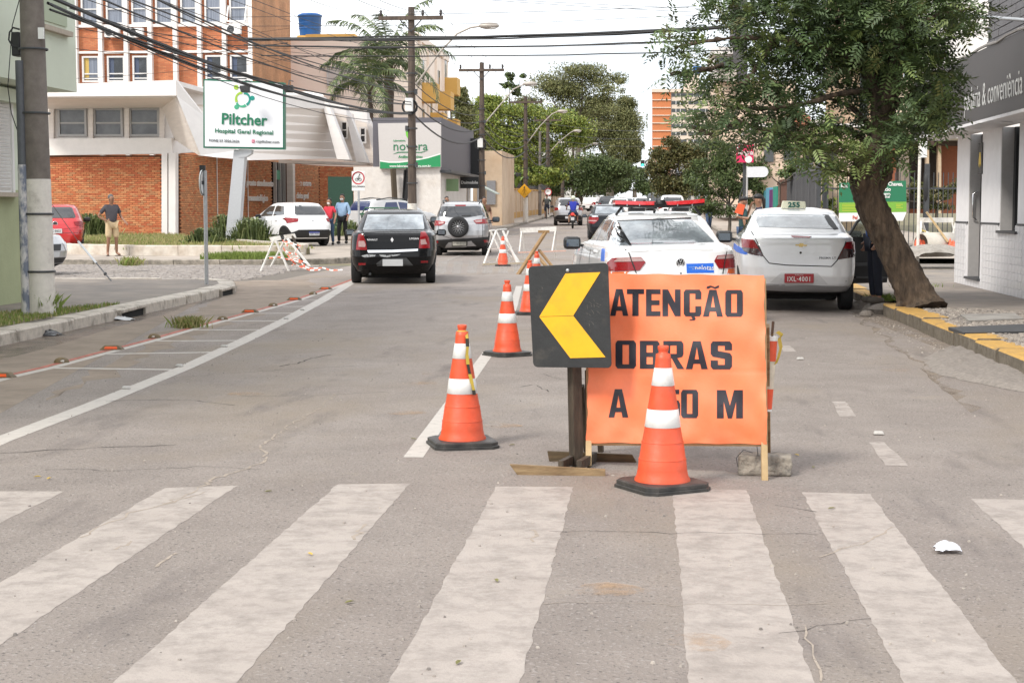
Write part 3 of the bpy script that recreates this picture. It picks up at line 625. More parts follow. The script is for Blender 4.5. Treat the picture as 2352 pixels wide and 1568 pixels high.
for (k0,nm,m),(k1,_,_) in zip(ks[:-1],ks[1:]):MB().tube([a.lerp(b_,k0),a.lerp(b_,k1-.002)],[.034-.008*k0,.034-.008*k1],16).build(nm,m,t,world=True )
MB().tube([a,Q(1776,738,9.3)],.008,6).build('iron_rod',mat('rusty_iron',(.07,.04,.025),.8),t,world=True )
mb=MB();tp=[Q(1768,772,9.26),Q(1782,764,9.26),Q(1792,772,9.26),Q(1786,780,9.27),Q(1790,800,9.26),Q(1784,824,9.26),Q(1778,838,9.27)]
for p,q in zip(tp[:-1],tp[1:]):mb.face([p,q,q+Vector((.018,0,.012)),p+Vector((.018,0,.012))])
mb.build('yellow_tape',TAPEY,t,world=True ,solid=.001)
cb=P(1757,1093)
t=thing('concrete_block','dirty grey concrete block weighing down the banner leg','concrete block',cb,R(-3))
mb=MB();mb.box((0,.07,.058),(.295,.15,.115));o=mb.build('block',mat('mortar_block',(.30,.265,.22),.95,col2=(.07,.068,.07),vscale=9,var=.3,bump=1.,bscale=28,ramp=(.48,.68)),t,bevel=.012)
sd=o.modifiers.new('sub','SUBSURF');sd.subdivision_type='SIMPLE';sd.levels=sd.render_levels=4
tx=bpy.data.textures.new('lumps','CLOUDS');tx.noise_scale=.05;dm=o.modifiers.new('lump','DISPLACE');dm.texture=tx;dm.strength=.016
mb=MB();mb.tube([(-.07,-.0,.13),(-.12,-.02,.15),(-.16,-.01,.10),(-.15,0,.05)],.0022,5);mb.tube([(-.04,0,.115),(-.05,-.01,.2),(0,-.03,.25)],.0022,5);mb.build('tie_wire',DARKMETAL,t)
# ---------------- trestles
TRW=mat('trestle_white',(.66,.64,.6),.6,col2=(.4,.36,.31),vscale=5,var=.15,ramp=(.5,.75))
TAPEO=mat('tape_orange',(.75,.12,.05),.5);TAPEW=mat('tape_white',(.75,.72,.7),.5)
def tape(name,pts,par,w=.035,world=True ):
 mb=MB();pts=[Vector(p) for p in pts];out=[]
 for i in range(len(pts)-1):
  for k in range(5):out.append(pts[i].lerp(pts[i+1],k/5))
 out.append(pts[-1])
 for i in range(len(out)-1):
  t0,t1=rnd.uniform(.5,1),rnd.uniform(.5,1);mb.face([out[i],out[i+1],out[i+1]+Vector((.01,.012,w*t1)),out[i]+Vector((.01,.012,w*t0))],(i//2)%2)
 return mb.build(name,[TAPEO,TAPEW],par,world=world,solid=.001)
tb=P(650,622)
t=thing('trestle_barrier','white folding trestle with two frames wrapped in orange and white tape','barrier',tb)
YT=tb.y
def qb(a,b_,Y0,Y1=None ,w=.06,h=.03,nm='leg',m=TRW):return MB().bar(Q(*a,Y0),Q(*b_,Y1 or Y0),w,h).build(nm,m,t,world=True )
qb((630,549),(598,625),YT,YT-.2);qb((632,549),(664,624),YT,YT-.1);qb((657,545),(622,612),YT+.9,YT+1.0);qb((672,542),(698,606),YT+.9,YT+.7,m=DKW);qb((660,548),(712,612),YT+.5,YT+.2)
MB().prism([Q(618,545,YT),Q(642,541,YT),Q(646,551,YT),Q(623,556,YT)],(0,.05,0)).build('top_board',TRW,t,world=True )
MB().prism([Q(651,540,YT+.9),Q(676,536,YT+.9),Q(680,546,YT+.9),Q(655,550,YT+.9)],(0,.05,0)).build('top_board',TRW,t,world=True )
MB().bar(Q(612,590,YT-.1),Q(650,588,YT),.05,.02).build('cross_slat',TRW,t,world=True );MB().bar(Q(678,583,YT+.6),Q(698,581,YT+.5),.05,.02).build('cross_slat',TRW,t,world=True )
tt=thing('barrier_tape','tangled orange and white tape strips trailing from the left trestle','tape',P(700,620))
for pl_ in ([(648,552),(660,566),(655,578),(672,585),(664,596),(690,604),(700,612)],[(655,556),(668,560),(690,566),(676,580),(684,592),(668,600)],[(618,594),(640,592),(662,597),(680,596),(706,606)],[(690,612),(715,618),(740,616),(760,622),(786,621)],[(672,604),(690,614),(712,622),(735,621)],[(650,570),(662,590),(676,606),(668,612)]):
 tape('strip',[Q(*p,YT+.1-.02*i) for i,p in enumerate(pl_)],tt)
t=thing('trestle_barrier','white wooden trestle with ladder sides behind the small cone','barrier',P(1150,612));Yq=P(1150,610).y
for a,b_,y0,y1 in (((1140,530),(1110,610),0,-.4),((1155,530),(1190,608),0,-.3),((1140,530),(1172,600),.6,.5),((1128,532),(1162,604),.2,.1),((1168,530),(1140,600),.9,.8),((1165,560),(1195,606),.5,.3)):qb(a,b_,Yq+y0,Yq+y1,.055,.03)
qb((1108,607),(1215,604),Yq-.4,Yq-.3,.05,.05,'foot_rail',mat('raw_beam',(.38,.32,.24),.8,var=.2));qb((1126,530),(1162,526),Yq,Yq+.6,.09,.03,'top_board');qb((1120,572),(1150,570),Yq-.2,Yq-.1,.05,.02,'cross_slat')
for q in (((1152,568),(1176,590)),((1176,566),(1152,590))):qb(*q,Yq+.4,Yq+.4,.04,.02,'cross_slat')
t=thing('trestle_barrier','long white board barrier on tubular frame standing across the lane','barrier',P(1235,600));Yq=P(1235,596).y
MB().prism([Q(1194,524,Yq),Q(1278,520,Yq),Q(1278,531,Yq),Q(1195,535,Yq)],(0,.03,0)).build('top_board',TRW,t,world=True )
for a,b_,y0,y1 in (((1198,532),(1193,578),0,-.2),((1276,530),(1268,578),0,-.2),((1200,534),(1206,596),.1,.5),((1277,530),(1276,592),.1,.5)):qb(a,b_,Yq+y0,Yq+y1,.035,.03)
qb((1190,580),(1300,576),Yq-.2,Yq-.2,.06,.03,'lower_rail',mat('pink_board',(.55,.33,.26),.7,var=.2));qb((1215,606),(1320,598),Yq,Yq,.06,.06,'floor_beam')
t=thing('wooden_brace','brown timber brace of three battens propped behind the arrow board','timber brace',P(1190,630));Yq=P(1190,630).y
TIM=mat('fresh_timber',(.235,.135,.055),.7,col2=(.32,.2,.09),vscale=4,var=.2,bump=.2)
qb((1254,532),(1189,632),Yq+.6,Yq,.09,.05,'batten',TIM);qb((1226,578),(1272,632),Yq+.35,Yq-.2,.08,.04,'batten',TIM);qb((1238,574),(1286,634),Yq+.5,Yq-.1,.06,.04,'batten',TIM);qb((1236,532),(1262,532),Yq+.58,Yq+.58,.04,.06,'end_block',TIM)
# ---------------- cycle lane markers and road studs
TACH=mat('marker_brown',(.20,.135,.06),.7,col2=(.1,.075,.045),vscale=14,var=.25);REFO=mat('orange_reflector',(.75,.10,.02),.25,var=.2,vscale=60)
def lane_marker():
 t=thing('lane_marker','brown lane marker with orange reflector bar','lane marker',group='lane markers along the red line')
 prof=[(-.125,0),(.125,0),(.075,.047),(-.075,.047)]
 mb=MB();vs=[(x,-.06 if z==0 else -.035,z) for x,z in prof]+[(x,.06 if z==0 else .035,z) for x,z in prof]
 mb.add(vs,[(0,1,2,3),(7,6,5,4),(0,4,5,1),(1,5,6,2),(2,6,7,3),(3,7,4,0)]);mb.build('block',TACH,t,bevel=.006)
 mb=MB();mb.face([(-.07,-.0575,.012),(.07,-.0575,.012),(.062,-.0445,.036),(-.062,-.0445,.036)]);mb.build('reflector',REFO,t,solid=.004);return t
def dome_marker():
 t=thing('lane_marker','brown rounded lane marker','lane marker',group='lane markers along the red line')
 mb=MB();mb.lathe([(.075,0),(.07,.02),(.052,.04),(.028,.05),(.001,.053)],18,closed=False );mb.build('dome',TACH,t)
 MB().box((.03,-.06,.02),(.03,.02,.012),Matrix.Rotation(.5,3,'X')).build('reflector',TRW,t);return t
lm,dmk=lane_marker(),dome_marker()
D3=lambda x,y:(x/2.698,y/2.698+570)
first=[True ,True ]
for i,(x,y) in enumerate(((10,800),(695,628),(1550,398),(1825,321),(2018,255))):
 lab=('brown lane marker cut by the photo edge','long brown lane marker nearest the black plastic bag, orange reflector bar','third long orange-barred lane marker, just beyond the dry grass clump','long orange-barred lane marker level with the street corner kerb','farthest orange-barred lane marker, nearest the black sedan')[i]
 p=P(*D3(x,y));o=lm if i==0 else clone(lm,p,0,lab);o.location=p;o['label']=lab;o.rotation_euler.z=R(rnd.uniform(-6,6))
for i,(x,y) in enumerate(((382,708),(957,556),(1380,443),(1692,358),(1940,287))):
 lab=('nearest brown dome marker on the red lane line','brown dome marker with white chip just before the dry grass clump','brown dome marker just after the dry grass clump','small dome marker fourth along the red line','farthest dome marker along the red line')[i]
 p=P(*D3(x,y));o=dmk if i==0 else clone(dmk,p,rnd.uniform(-.4,.4),lab);o.location=p;o['label']=lab
st=None
STW=mat('road_stud_shell',(.46,.44,.41),.5,var=.15,vscale=30)
def stud():
 t=thing('road_stud','pale road stud','road stud',group='flat studs and reflectors on the road')
 MB().box((0,0,.008),(.062,.05,.016),taper=.75).build('shell',STW,t,bevel=.005);return t
for i,(px,py,lab) in enumerate(((2018,998,'white road stud beside the lane dashes, close to the concrete block'),(1838,826,'white road stud farther up the dashed line'),(412,842,'metal stud on the thick lane line where the first rung ends'),(290,893,'white stud lying on the thick lane line below the first rung'),(515,797,'stud on the thick lane line at the second rung'),(657,733,'stud on the thick lane line at the fourth rung'),(695,713,'stud on the thick lane line at the fifth rung'))):
 p=P(px,py)
 if st is None :st=stud();o=st
 else :o=clone(st,p,rnd.uniform(-.4,.4))
 o.location=p;o['label']=lab;o.location.z+=.004
 if px>1500:o.scale=(1.15,1,1.3)
 # ---------------- litter
def leaf(px,py,c,lab):
 p=P(px,py);mb=MB();a=rnd.uniform(0,3);s=.022
 pts=[(-1,0,0),(-.3,-.38,.25),(.5,-.3,.3),(1.1,0,.1),(.5,.3,.3),(-.3,.38,.25)]
 vs=[(p.x+s*(x*math.cos(a)-y*math.sin(a)),p.y+s*(x*math.sin(a)+y*math.cos(a)),p.z+.006+s*z) for x,y,z in pts];q=(p.x,p.y,p.z+.007)
 for i in range(6):mb.face([vs[i],vs[(i+1)%6],q])
 o=mb.build('fallen_leaf',c,smooth=True );tag(o,lab,'leaf','fallen leaves on the road')
LFY=mat('yellow_leaf',(.50,.34,.05),.6);LFG=mat('olive_leaf',(.17,.16,.05),.6)
for px,py,c,lab in ((85,1097,LFY,'yellow fallen leaf left of its twin above the crosswalk'),(113,1101,LFY,'yellow fallen leaf right of its twin above the crosswalk'),(616,1131,LFG,'olive leaf on asphalt between two crosswalk stripes'),(712,1275,LFY,'yellow leaf lying on the third crosswalk stripe'),(1140,1336,LFG,'dark leaf lying on the fourth crosswalk stripe'),(1053,1525,LFG,'olive leaf at the bottom edge of the photo'),(802,1386,LFG,'olive leaf on the asphalt below the third stripe'),(1830,1047,LFY,'yellow leaf right of the concrete block'),(1868,1075,LFG,'pale leaf to the right of the banner leg'),(1910,1170,LFG,'pale leaf on asphalt at the top of the right stripes'),(1176,1024,LFG,'green leaf right of the taped cone'),(950,1010,LFG,'green leaf left of the taped cone')):leaf(px,py,c,lab)
p=P(2176,1268);mb=MB();n=9
vs=[(p.x+.055*(i/4-1)*(1+rnd.uniform(-.1,.1)),p.y+.045*(j/4-1)*(1+rnd.uniform(-.1,.1)),p.z+.006+.038*max(0,1-((i-4)/4.6)**2)*max(0,1-((j-4)/4.5)**2)+rnd.uniform(0,.012)) for j in range(n) for i in range(n)]
mb.add(vs,[(j*n+i,j*n+i+1,(j+1)*n+i+1,(j+1)*n+i) for j in range(n-1) for i in range(n-1)])
tag(mb.build('crumpled_paper',mat('white_paper',(.72,.73,.8),.7),solid=.001),'crumpled white paper lying on the asphalt near the right stripes','paper')
def crumple(name,c,rx,ry,h,m,label,cat,n=12,sharp=.5):
 mb=MB();vs=[]
 for j in range(n):
  for i in range(n):
   u,v=i/(n-1)*2-1,j/(n-1)*2-1;k=max(0,1-u*u*.9-v*v*.8)
   vs.append((c.x+rx*u*(1+rnd.uniform(-.12,.12)),c.y+ry*v*(1+rnd.uniform(-.12,.12)),c.z+.008+h*k**.6*rnd.uniform(1-sharp,1)))
 mb.add(vs,[(j*n+i,j*n+i+1,(j+1)*n+i+1,(j+1)*n+i) for j in range(n-1) for i in range(n-1)],0,True )
 return tag(mb.build(name,m),label,cat)
crumple('plastic_bag',P(90,770),.24,.16,.08,mat('black_bag_plastic',(.018,.018,.022),.25),'torn black plastic bag lying in the wet gutter','plastic bag')
crumple('plastic_bag',P(268,735),.22,.12,.05,mat('white_bag_plastic',(.6,.6,.6),.4),'flattened white plastic bag beside the storm drain','plastic bag')
mb=MB();mb.ball((0,0,.02),(.05,.04,.03),8,jit=.2);tag(mb.build('dark_stone',mat('dark_stone',(.03,.03,.032),.8),loc=P(55,722,.14)),'small black lump on the grass left of the pole','stone')
# ================================================================== vehicles
def paint(name,col,metal=0.,rough=.28):return mat(name,col,rough,metal,coat=1. if col[0]>.1 else .28,spec=.5 if col[0]>.1 else .1,var=.03,vscale=1.2)
PWHITE=paint('car_paint_white',(.82,.82,.825));PBLACK=paint('car_paint_black',(.009,.009,.010),0,.22);PSILVER=paint('car_paint_silver',(.42,.42,.43),.55,.32)
PRED=paint('car_paint_red',(.50,.012,.016));PGREY=paint('car_paint_grey',(.10,.105,.11),.4,.3);PDARK=paint('car_paint_dark',(.02,.022,.026),.2,.25);PBEIGE=paint('car_paint_pale_silver',(.52,.51,.5),.4,.3)
GLCAR=mat('car_glass',(.035,.042,.048),.04,spec=1.,coat=1.);GLLT=mat('car_glass_sky_sheen',(.16,.18,.20),.04,spec=1.,coat=1.,var=.45,vscale=1.3,col2=(.34,.38,.41),ramp=(.42,.6));GLDK=mat('car_glass_tinted',(.012,.012,.014),.05,spec=.9,coat=1.)  # pale patches in the lighter glass paint in the sky reflection
LRED=mat('tail_lens_red',(.25,.004,.008),.18,coat=.25,var=.25,vscale=18);LWHITE=mat('tail_lens_clear',(.42,.27,.26),.2,coat=.3,var=.2,vscale=25);LSMOKE=mat('tail_lens_smoked',(.06,.035,.035),.15,coat=1.);LORAN=mat('lamp_lens_orange',(.7,.2,.02),.2,coat=1.)
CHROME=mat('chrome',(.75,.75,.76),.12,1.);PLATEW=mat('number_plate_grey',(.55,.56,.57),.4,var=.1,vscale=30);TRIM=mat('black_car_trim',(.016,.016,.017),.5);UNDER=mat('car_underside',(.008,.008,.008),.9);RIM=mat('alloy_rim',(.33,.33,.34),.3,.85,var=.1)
SEAMC=mat('panel_gap',(.02,.02,.02),.8);HLAMP=mat('head_lamp',(.55,.57,.6),.08,coat=1.,var=.3,vscale=20)
def pch(xs,ys,q):return np.interp(q,xs,ys)
class Car:
 def __init__(s,name,label,cat,loc,rz,levels,paintm,wheels,kz=1.,group=None ,wr=.30,map_=None ,track=None ):
  s.t=thing(name,label,cat,loc,rz,group);s.lv=[(z*kz,*r) for z,*r in levels];s.map=map_
  s.body(paintm);s.paint=paintm
  for sy in wheels:
   for sx in (-1,1):s.wheel(sx*(track or s.hw(.4)-.10),sy,wr)
 def hw(s,z):return float(np.interp(z,[l[0] for l in s.lv],[l[3] for l in s.lv]))
 def body(s,m):
  zs=[l[0] for l in s.lv];z_d=sorted(set([round(z,4) for z in zs]+[round(z,4) for z in np.linspace(zs[0],zs[-1],44)]))
  def ev(col):
   v=np.interp(z_d,zs,[l[col] for l in s.lv]);k=v.copy();k[1:-1]=.5*v[1:-1]+.25*(v[:-2]+v[2:]);return k
  yr,yf,hw,nn=ev(1),ev(2),ev(3),ev(4);M=84;mb=MB();rings=[]
  tt=np.linspace(0,2*np.pi,721)
  for i,z in enumerate(z_d):
   n=nn[i];cx,cy=np.cos(tt),np.sin(tt)
   x=hw[i]*np.sign(cx)*np.abs(cx)**(2/n);y=(yr[i]+yf[i])/2+(yf[i]-yr[i])/2*np.sign(cy)*np.abs(cy)**(2/n)
   dl=np.hypot(np.diff(x)*1.6,np.diff(y));al=np.concatenate([[0],np.cumsum(dl)]);q=np.linspace(0,al[-1],M+1)[:-1]
   rings.append(list(zip(np.interp(q,al,x),np.interp(q,al,y),[z]*M)))
  vs=[p for r in rings for p in r];fs=[(i*M+k,i*M+(k+1)%M,(i+1)*M+(k+1)%M,(i+1)*M+k) for i in range(len(rings)-1) for k in range(M)]
  k0=len(vs);vs.append((0,(yr[-1]+yf[-1])/2,z_d[-1]+.004));L=len(rings)-1
  fs+=[(L*M+k,L*M+(k+1)%M,k0) for k in range(M)];fs.append(tuple(reversed(range(M))))
  mb.add(vs,fs,0,True );s.bvh=BVHTree.FromPolygons([Vector(v) for v in vs],fs)
  y0_,y1_=s.lv[0][1]+.12,s.lv[0][2]-.3;MB().box((0,(y0_+y1_)/2,s.lv[0][0]-.035),(s.lv[0][3]*1.5,y1_-y0_,.09)).build('under_car_shade_box',UNDER,s.t)  # box added to block light and darken the road under the car
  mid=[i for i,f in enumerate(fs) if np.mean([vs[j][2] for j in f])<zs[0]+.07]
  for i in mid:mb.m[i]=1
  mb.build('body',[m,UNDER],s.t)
 def hit(s,o,d):
  r=s.bvh.ray_cast(Vector(o),Vector(d))
  if r[0] is None :
   r=s.bvh.find_nearest(Vector(o)+Vector(d)*3);return r[0],Vector((0,0,0))
  return r[0],r[1]
 def loc(s,px,py):cx,gy,sc=s.map;return (px-cx)/sc,(gy-py)/sc
 def decal(s,name,poly,m,off=.006,side='rear',step=.05,px=True ,par=None ,label=None ,skirt=True ):
  """flush panel following the body: outline given in rear view (or side view)"""
  if px and side=='rear':poly=[s.loc(*p) for p in poly]
  pts,fs=cut_poly(poly,step);mb=MB();out=[];inn=[]
  for u,v in pts:
   if side=='rear':p,n=s.hit((u,-4,v),(0,1,0));n=-n if n.y>0 else n
   elif side=='front':p,n=s.hit((u,9,v),(0,-1,0));n=-n if n.y<0 else n
   elif side=='top':p,n=s.hit((u,v,4),(0,0,-1));n=-n if n.z<0 else n
   else :p,n=s.hit((side*3,u,v),(-side,0,0));n=-n if n.x*side<0 else n
   out.append(p+n*off);inn.append(p-n*.004)
  mb.add(out,fs,0,True )
  if skirt:
   ed={}
   for f in fs:
    for a,b_ in zip(f,f[1:]+f[:1]):ed[(a,b_)]=1
   for a,b_ in ed:
    if (b_,a) not in ed:mb.face([out[a],out[b_],inn[b_],inn[a]])
  o=mb.build(name,m,par or s.t)
  if label:o['label']=label
  return o
 def line(s,name,pts,w,m=None ,off=.0025,side='rear',px=True ):
  m=m or SEAMC
  if px and side=='rear':pts=[s.loc(*p) for p in pts]
  pts=[Vector(p) for p in pts];mb=MB();q=[]
  for a,b_ in zip(pts[:-1],pts[1:]):
   k=max(2,int((b_-a).length/.05));q+=[a.lerp(b_,i/k) for i in range(k)]
  q.append(pts[-1]);L_,R_=[],[]
  for i,p in enumerate(q):
   d=(q[min(i+1,len(q)-1)]-q[max(i-1,0)]).normalized();nn=Vector((-d.y,d.x))*w/2
   for lst,e in ((L_,p+nn),(R_,p-nn)):
    if side=='rear':h_,n=s.hit((e.x,-4,e.y),(0,1,0));n=-n if n.y>0 else n
    else :h_,n=s.hit((side*3,e.x,e.y),(-side,0,0));n=-n if n.x*side<0 else n
    lst.append(h_+n*off)
  mb.add(L_+R_,[(len(q)+i,len(q)+i+1,i+1,i) for i in range(len(q)-1)]);return mb.build(name,m,s.t)
 def wheel(s,x,y,r,w=.19):
  sg=1 if x>0 else -1
  mb=MB();mb.lathe([(r*.62,-w/2),(r*.93,-w/2),(r*.985,-w*.4),(r,-w*.25),(r,w*.25),(r*.985,w*.4),(r*.93,w/2),(r*.62,w/2)],32,(0,0,0),axis='X')
  wh=mb.build('wheel',RUBBER,s.t,loc=(x,y,r))
  mb=MB();mb.lathe([(r*.64,sg*w*.40),(r*.60,sg*w*.50),(r*.56,sg*w*.44),(r*.5,sg*w*.30)],28,axis='X',closed=False )
  for k in range(7):
   a=k*math.tau/7;mb.bar((sg*w*.42,r*.08*math.cos(a),r*.08*math.sin(a)),(sg*w*.44,r*.57*math.cos(a),r*.57*math.sin(a)),.03,.03)
  mb.lathe([(r*.16,sg*w*.38),(r*.16,sg*w*.48),(.001,sg*w*.5)],12,axis='X',closed=False );mb.build('rim',RIM,wh)
  MB().lathe([(r*.5,sg*w*.28),(.001,sg*w*.28)],20,axis='X',closed=False ).build('hub_disc',UNDER,wh)
  ar=r*1.17
  s.decal('wheel_well_shade',[(y+ar*math.cos(a),r+ar*math.sin(a)) for a in [k*math.pi/12-.25 for k in range(15)] if r+ar*math.sin(a)>s.lv[0][0]+.02],UNDER,.004,side=sg,px=False ,skirt=False )  # black disc on the body paints in the shaded wheel well
 def mirror(s,x,y,z,m,glass=True ,sz=(.2,.1,.14)):
  o=MB().box((0,0,0),(sz[0],sz[1],sz[2])).build('side_mirror',m,s.t,loc=(x,y,z),bevel=min(sz)*.42)
  sgn=1 if x>0 else -1
  MB().bar((-sgn*sz[0]*.4,0,-.03),(-sgn*.19,.03,-.05),.05,.04).build('mirror_arm',TRIM,o)
  if glass:MB().box((0,-sz[1]*.5,0),(sz[0]*.72,.006,sz[2]*.6)).build('mirror_glass',mat('mirror_glass',(.10,.115,.13),.05,.9),o,bevel=.002)
 def text(s,txt,px,py,size,m,par=None ,xs=1.,bold=0.,off=.008,name='lettering',tilt=0.):
  u,v=s.loc(px,py);p,n=s.hit((u,-4,v),(0,1,0));mb=text_mb(txt,size,face_cam((p.x,p.y-off,p.z),0)@Matrix.Rotation(tilt,4,'Z'),.002,bold,xs,spacing=1.08);return mb.build(name,m,par or s.t)
 def plate(s,px,py,w,h,m,txt=None ,tm=None ,off=.02,size=None ,sub=None ):
  u,v=s.loc(px,py) if s.map else (px,py);ys=[s.hit((u+a*w/2,-4,v+b_*h/2),(0,1,0))[0].y for a in (-1,0,1) for b_ in (-1,1)];y=min(ys)-off
  mb=MB();mb.box((u,y,v),(w,.012,h));o=mb.build('number_plate',m,s.t,bevel=.004)
  if txt:text_mb(txt,size or h*.72,face_cam((u,y-.0075,v-h*(.1 if sub else 0))),.002,.0018,.84,spacing=1.16).build('plate_text',tm or TRIM,o)
  if sub:text_mb(sub,h*.17,face_cam((u,y-.0075,v+h*.36)),.002,0).build('plate_text',tm or TRIM,o)
  return o
SEDAN=[(.19,.34,3.95,.72,6),(.25,.14,4.08,.79,7),(.38,.03,4.18,.84,7),(.52,.0,4.22,.862,7),(.68,.02,4.20,.868,7),(.84,.06,4.08,.862,7),(.97,.07,3.88,.842,7),(1.015,.12,3.5,.815,7),(1.035,.32,3.2,.785,6.5),(1.06,.50,2.98,.755,6),(1.22,.74,2.68,.69,5.5),(1.36,.98,2.38,.625,5),(1.425,1.14,2.18,.58,4.5),(1.455,1.32,2.0,.51,4),(1.475,1.6,1.8,.3,3)]
HATCH=[(.20,.30,3.45,.68,6),(.26,.10,3.58,.75,7),(.40,.02,3.66,.80,7),(.55,.0,3.68,.83,7),(.72,.03,3.64,.84,7),(.90,.10,3.5,.83,6.5),(.98,.14,3.2,.81,6.5),(1.03,.17,2.9,.785,6),(1.2,.27,2.55,.72,5.5),(1.36,.40,2.2,.65,5),(1.43,.50,2.02,.6,4.5),(1.465,.70,1.85,.52,4),(1.485,1.1,1.5,.3,3)]
def dress_hatch(c,glass=GLDK,rear_low=TRIM,plate=None ,k=1.,lamps=True ,txt=None ,ptm=None ,detail=True ):
 """windows, lamps, bumper and plate for a plain hatchback built at local scale"""
 top=c.lv[-1][0];L=c.lv[3][2];W=c.hw(.7)
 f=lambda z:z*top/1.485
 c.decal('rear_window',[(-.56,f(1.05)),(.56,f(1.05)),(.60,f(1.09)),(.50,f(1.36)),(.42,f(1.385)),(-.42,f(1.385)),(-.50,f(1.36)),(-.60,f(1.09))],glass,.006,px=False )
 for sd in (-1,1):
  y0,y1=L*.17,L*.70
  c.decal('side_window',[(L*.19,f(1.06)),(L*.40,f(1.02)),(L*.40,f(1.37)),(L*.25,f(1.345))],glass,.005,side=sd,px=False )
  c.decal('side_window',[(L*.42,f(1.02)),(L*.66,f(1.0)),(L*.57,f(1.33)),(L*.42,f(1.37))],glass,.005,side=sd,px=False )
  if lamps:c.decal('tail_lamp',[(sd*(W-.30),f(.93)),(sd*(W-.02),f(.97)),(sd*(W+.05),f(.82)),(sd*(W-.03),f(.78)),(sd*(W-.26),f(.83))][::sd],LRED,.014,px=False )
  if detail:
   c.line('door_gap',[(L*.41,f(.35)),(L*.41,f(1.0))],.008,side=sd);c.line('door_gap',[(L*.66,f(.35)),(L*.66,f(.98))],.008,side=sd);c.line('door_gap',[(L*.235,f(.72)),(L*.24,f(1.02))],.008,side=sd)
   for yy in (.30,.50):c.decal('door_handle',[(L*yy,f(.86)),(L*yy+.16,f(.855)),(L*yy+.16,f(.885)),(L*yy,f(.89))],c.paint,.028,side=sd,px=False )
 c.decal('rear_bumper',[(-W+.1,f(.30)),(W-.1,f(.30)),(W-.05,f(.45)),(W-.25,f(.56)),(-W+.25,f(.56)),(-W+.05,f(.45))],rear_low,.014,px=False )
 if plate:c.plate(0,f(.43) if rear_low is TRIM else f(.66),.40,.13,plate,txt,ptm)
 c.decal('windscreen',[(-.55,f(1.06)),(.55,f(1.06)),(.46,f(1.37)),(-.46,f(1.37))],glass,.006,side='front',px=False )
 for sd in (-1,1):c.mirror(sd*(W+.08),L*.64,f(1.0),TRIM,False )
 # ---------------- black sedan
lp=P(902,653);A_=lambda x,y:(x/4.677+771.3,y/4.677+368.7)
c=Car('black_sedan','dusty black sedan with scuffed bumper and chrome strip driving away on the left','car',lp,R(7.5),SEDAN,PBLACK,(.72,3.35),group='cars driving away down the street',map_=(A_(608,0)[0],654,118.5))
D=lambda nm,pts,m,off=.006,**k:c.decal(nm,[A_(*p) for p in pts],m,off,**k)
D('rear_window',[(318,580),(928,577),(952,732),(940,742),(280,748),(276,738)],GLLT)
D('window_seal',[(312,570),(935,567),(928,577),(318,580)],TRIM,.005)
lamp=D('tail_lamp',[(238,795),(287,788),(318,870),(332,962),(214,960),(222,880)],LRED,.016);D('lamp_lens',[(246,868),(300,862),(318,905),(312,930),(240,928)],LWHITE,.022,par=lamp)
lamp=D('tail_lamp',[(915,772),(962,766),(1000,830),(1012,942),(893,945),(900,860)],LRED,.016);D('lamp_lens',[(912,848),(962,842),(976,900),(915,906)],LWHITE,.022,par=lamp)
D('chrome_strip',[(335,964),(600,962),(885,950),(882,972),(610,986),(345,990)],CHROME,.02)
D('bumper_recess',[(430,1108),(505,1050),(760,1046),(832,1128),(440,1136)],PGREY,.004)
for q in ([(268,1022),(330,1008),(425,1012),(415,1030),(300,1042)],[(460,1010),(560,1016),(700,1006),(660,1022),(540,1040),(480,1030)]):D('paint_scuff',q,mat('bare_scuff',(.42,.43,.44),.6,alpha=(.42,.5,22,0,.95)),.003,skirt=False )
for q in ([(238,1102),(315,1102),(315,1122),(238,1125)],[(915,1080),(990,1078),(990,1099),(915,1101)]):D('bumper_reflector',q,LRED,.01)
c.plate(*A_(610,1098),.40,.132,PLATEW)
c.text('RENAULT',*A_(388,850),.045,CHROME,name='badge_text',bold=.001);c.text('LOGAN',*A_(842,838),.05,CHROME,name='badge_text',bold=.001)
u,v=c.loc(*A_(603,850));y_=c.hit((u,-4,v),(0,1,0))[0].y
mb=MB();mb.prism([(u,y_-.006,v+.05),(u+.03,y_-.006,v),(u,y_-.006,v-.05),(u-.03,y_-.006,v)],(0,.012,0));mb.build('badge',CHROME,c.t)
c.line('boot_gap',[A_(286,772),A_(600,762),A_(930,764)],.012);c.line('boot_gap',[A_(300,775),A_(330,940),A_(345,990)],.009);c.line('boot_gap',[A_(920,768),A_(893,940),A_(885,975)],.009);c.line('bumper_gap',[A_(215,962),A_(330,966)],.009);c.line('bumper_gap',[A_(893,950),A_(1010,944)],.009)
for sd in (-1,1):
 c.decal('side_window',[(1.0,1.08),(1.75,1.06),(1.75,1.36),(1.3,1.33)],GLDK,.005,side=sd,px=False );c.decal('side_window',[(1.8,1.06),(2.75,1.05),(2.35,1.32),(1.8,1.36)],GLDK,.005,side=sd,px=False )
 c.line('door_gap',[(1.78,.35),(1.78,1.04)],.008,side=sd);c.line('door_gap',[(1.02,.7),(.98,1.04)],.008,side=sd)
 c.mirror(sd*.97,2.72,.98,PBLACK)
mb=MB();mb.tube([(-.45,.3,.2),(-.45,.12,.2)],.025,10);mb.build('exhaust_pipe',DARKMETAL,c.t)
mb=MB();mb.box((0,.45,.21),(1.1,.06,.02));mb.build('rear_axle',STEEL,c.t)
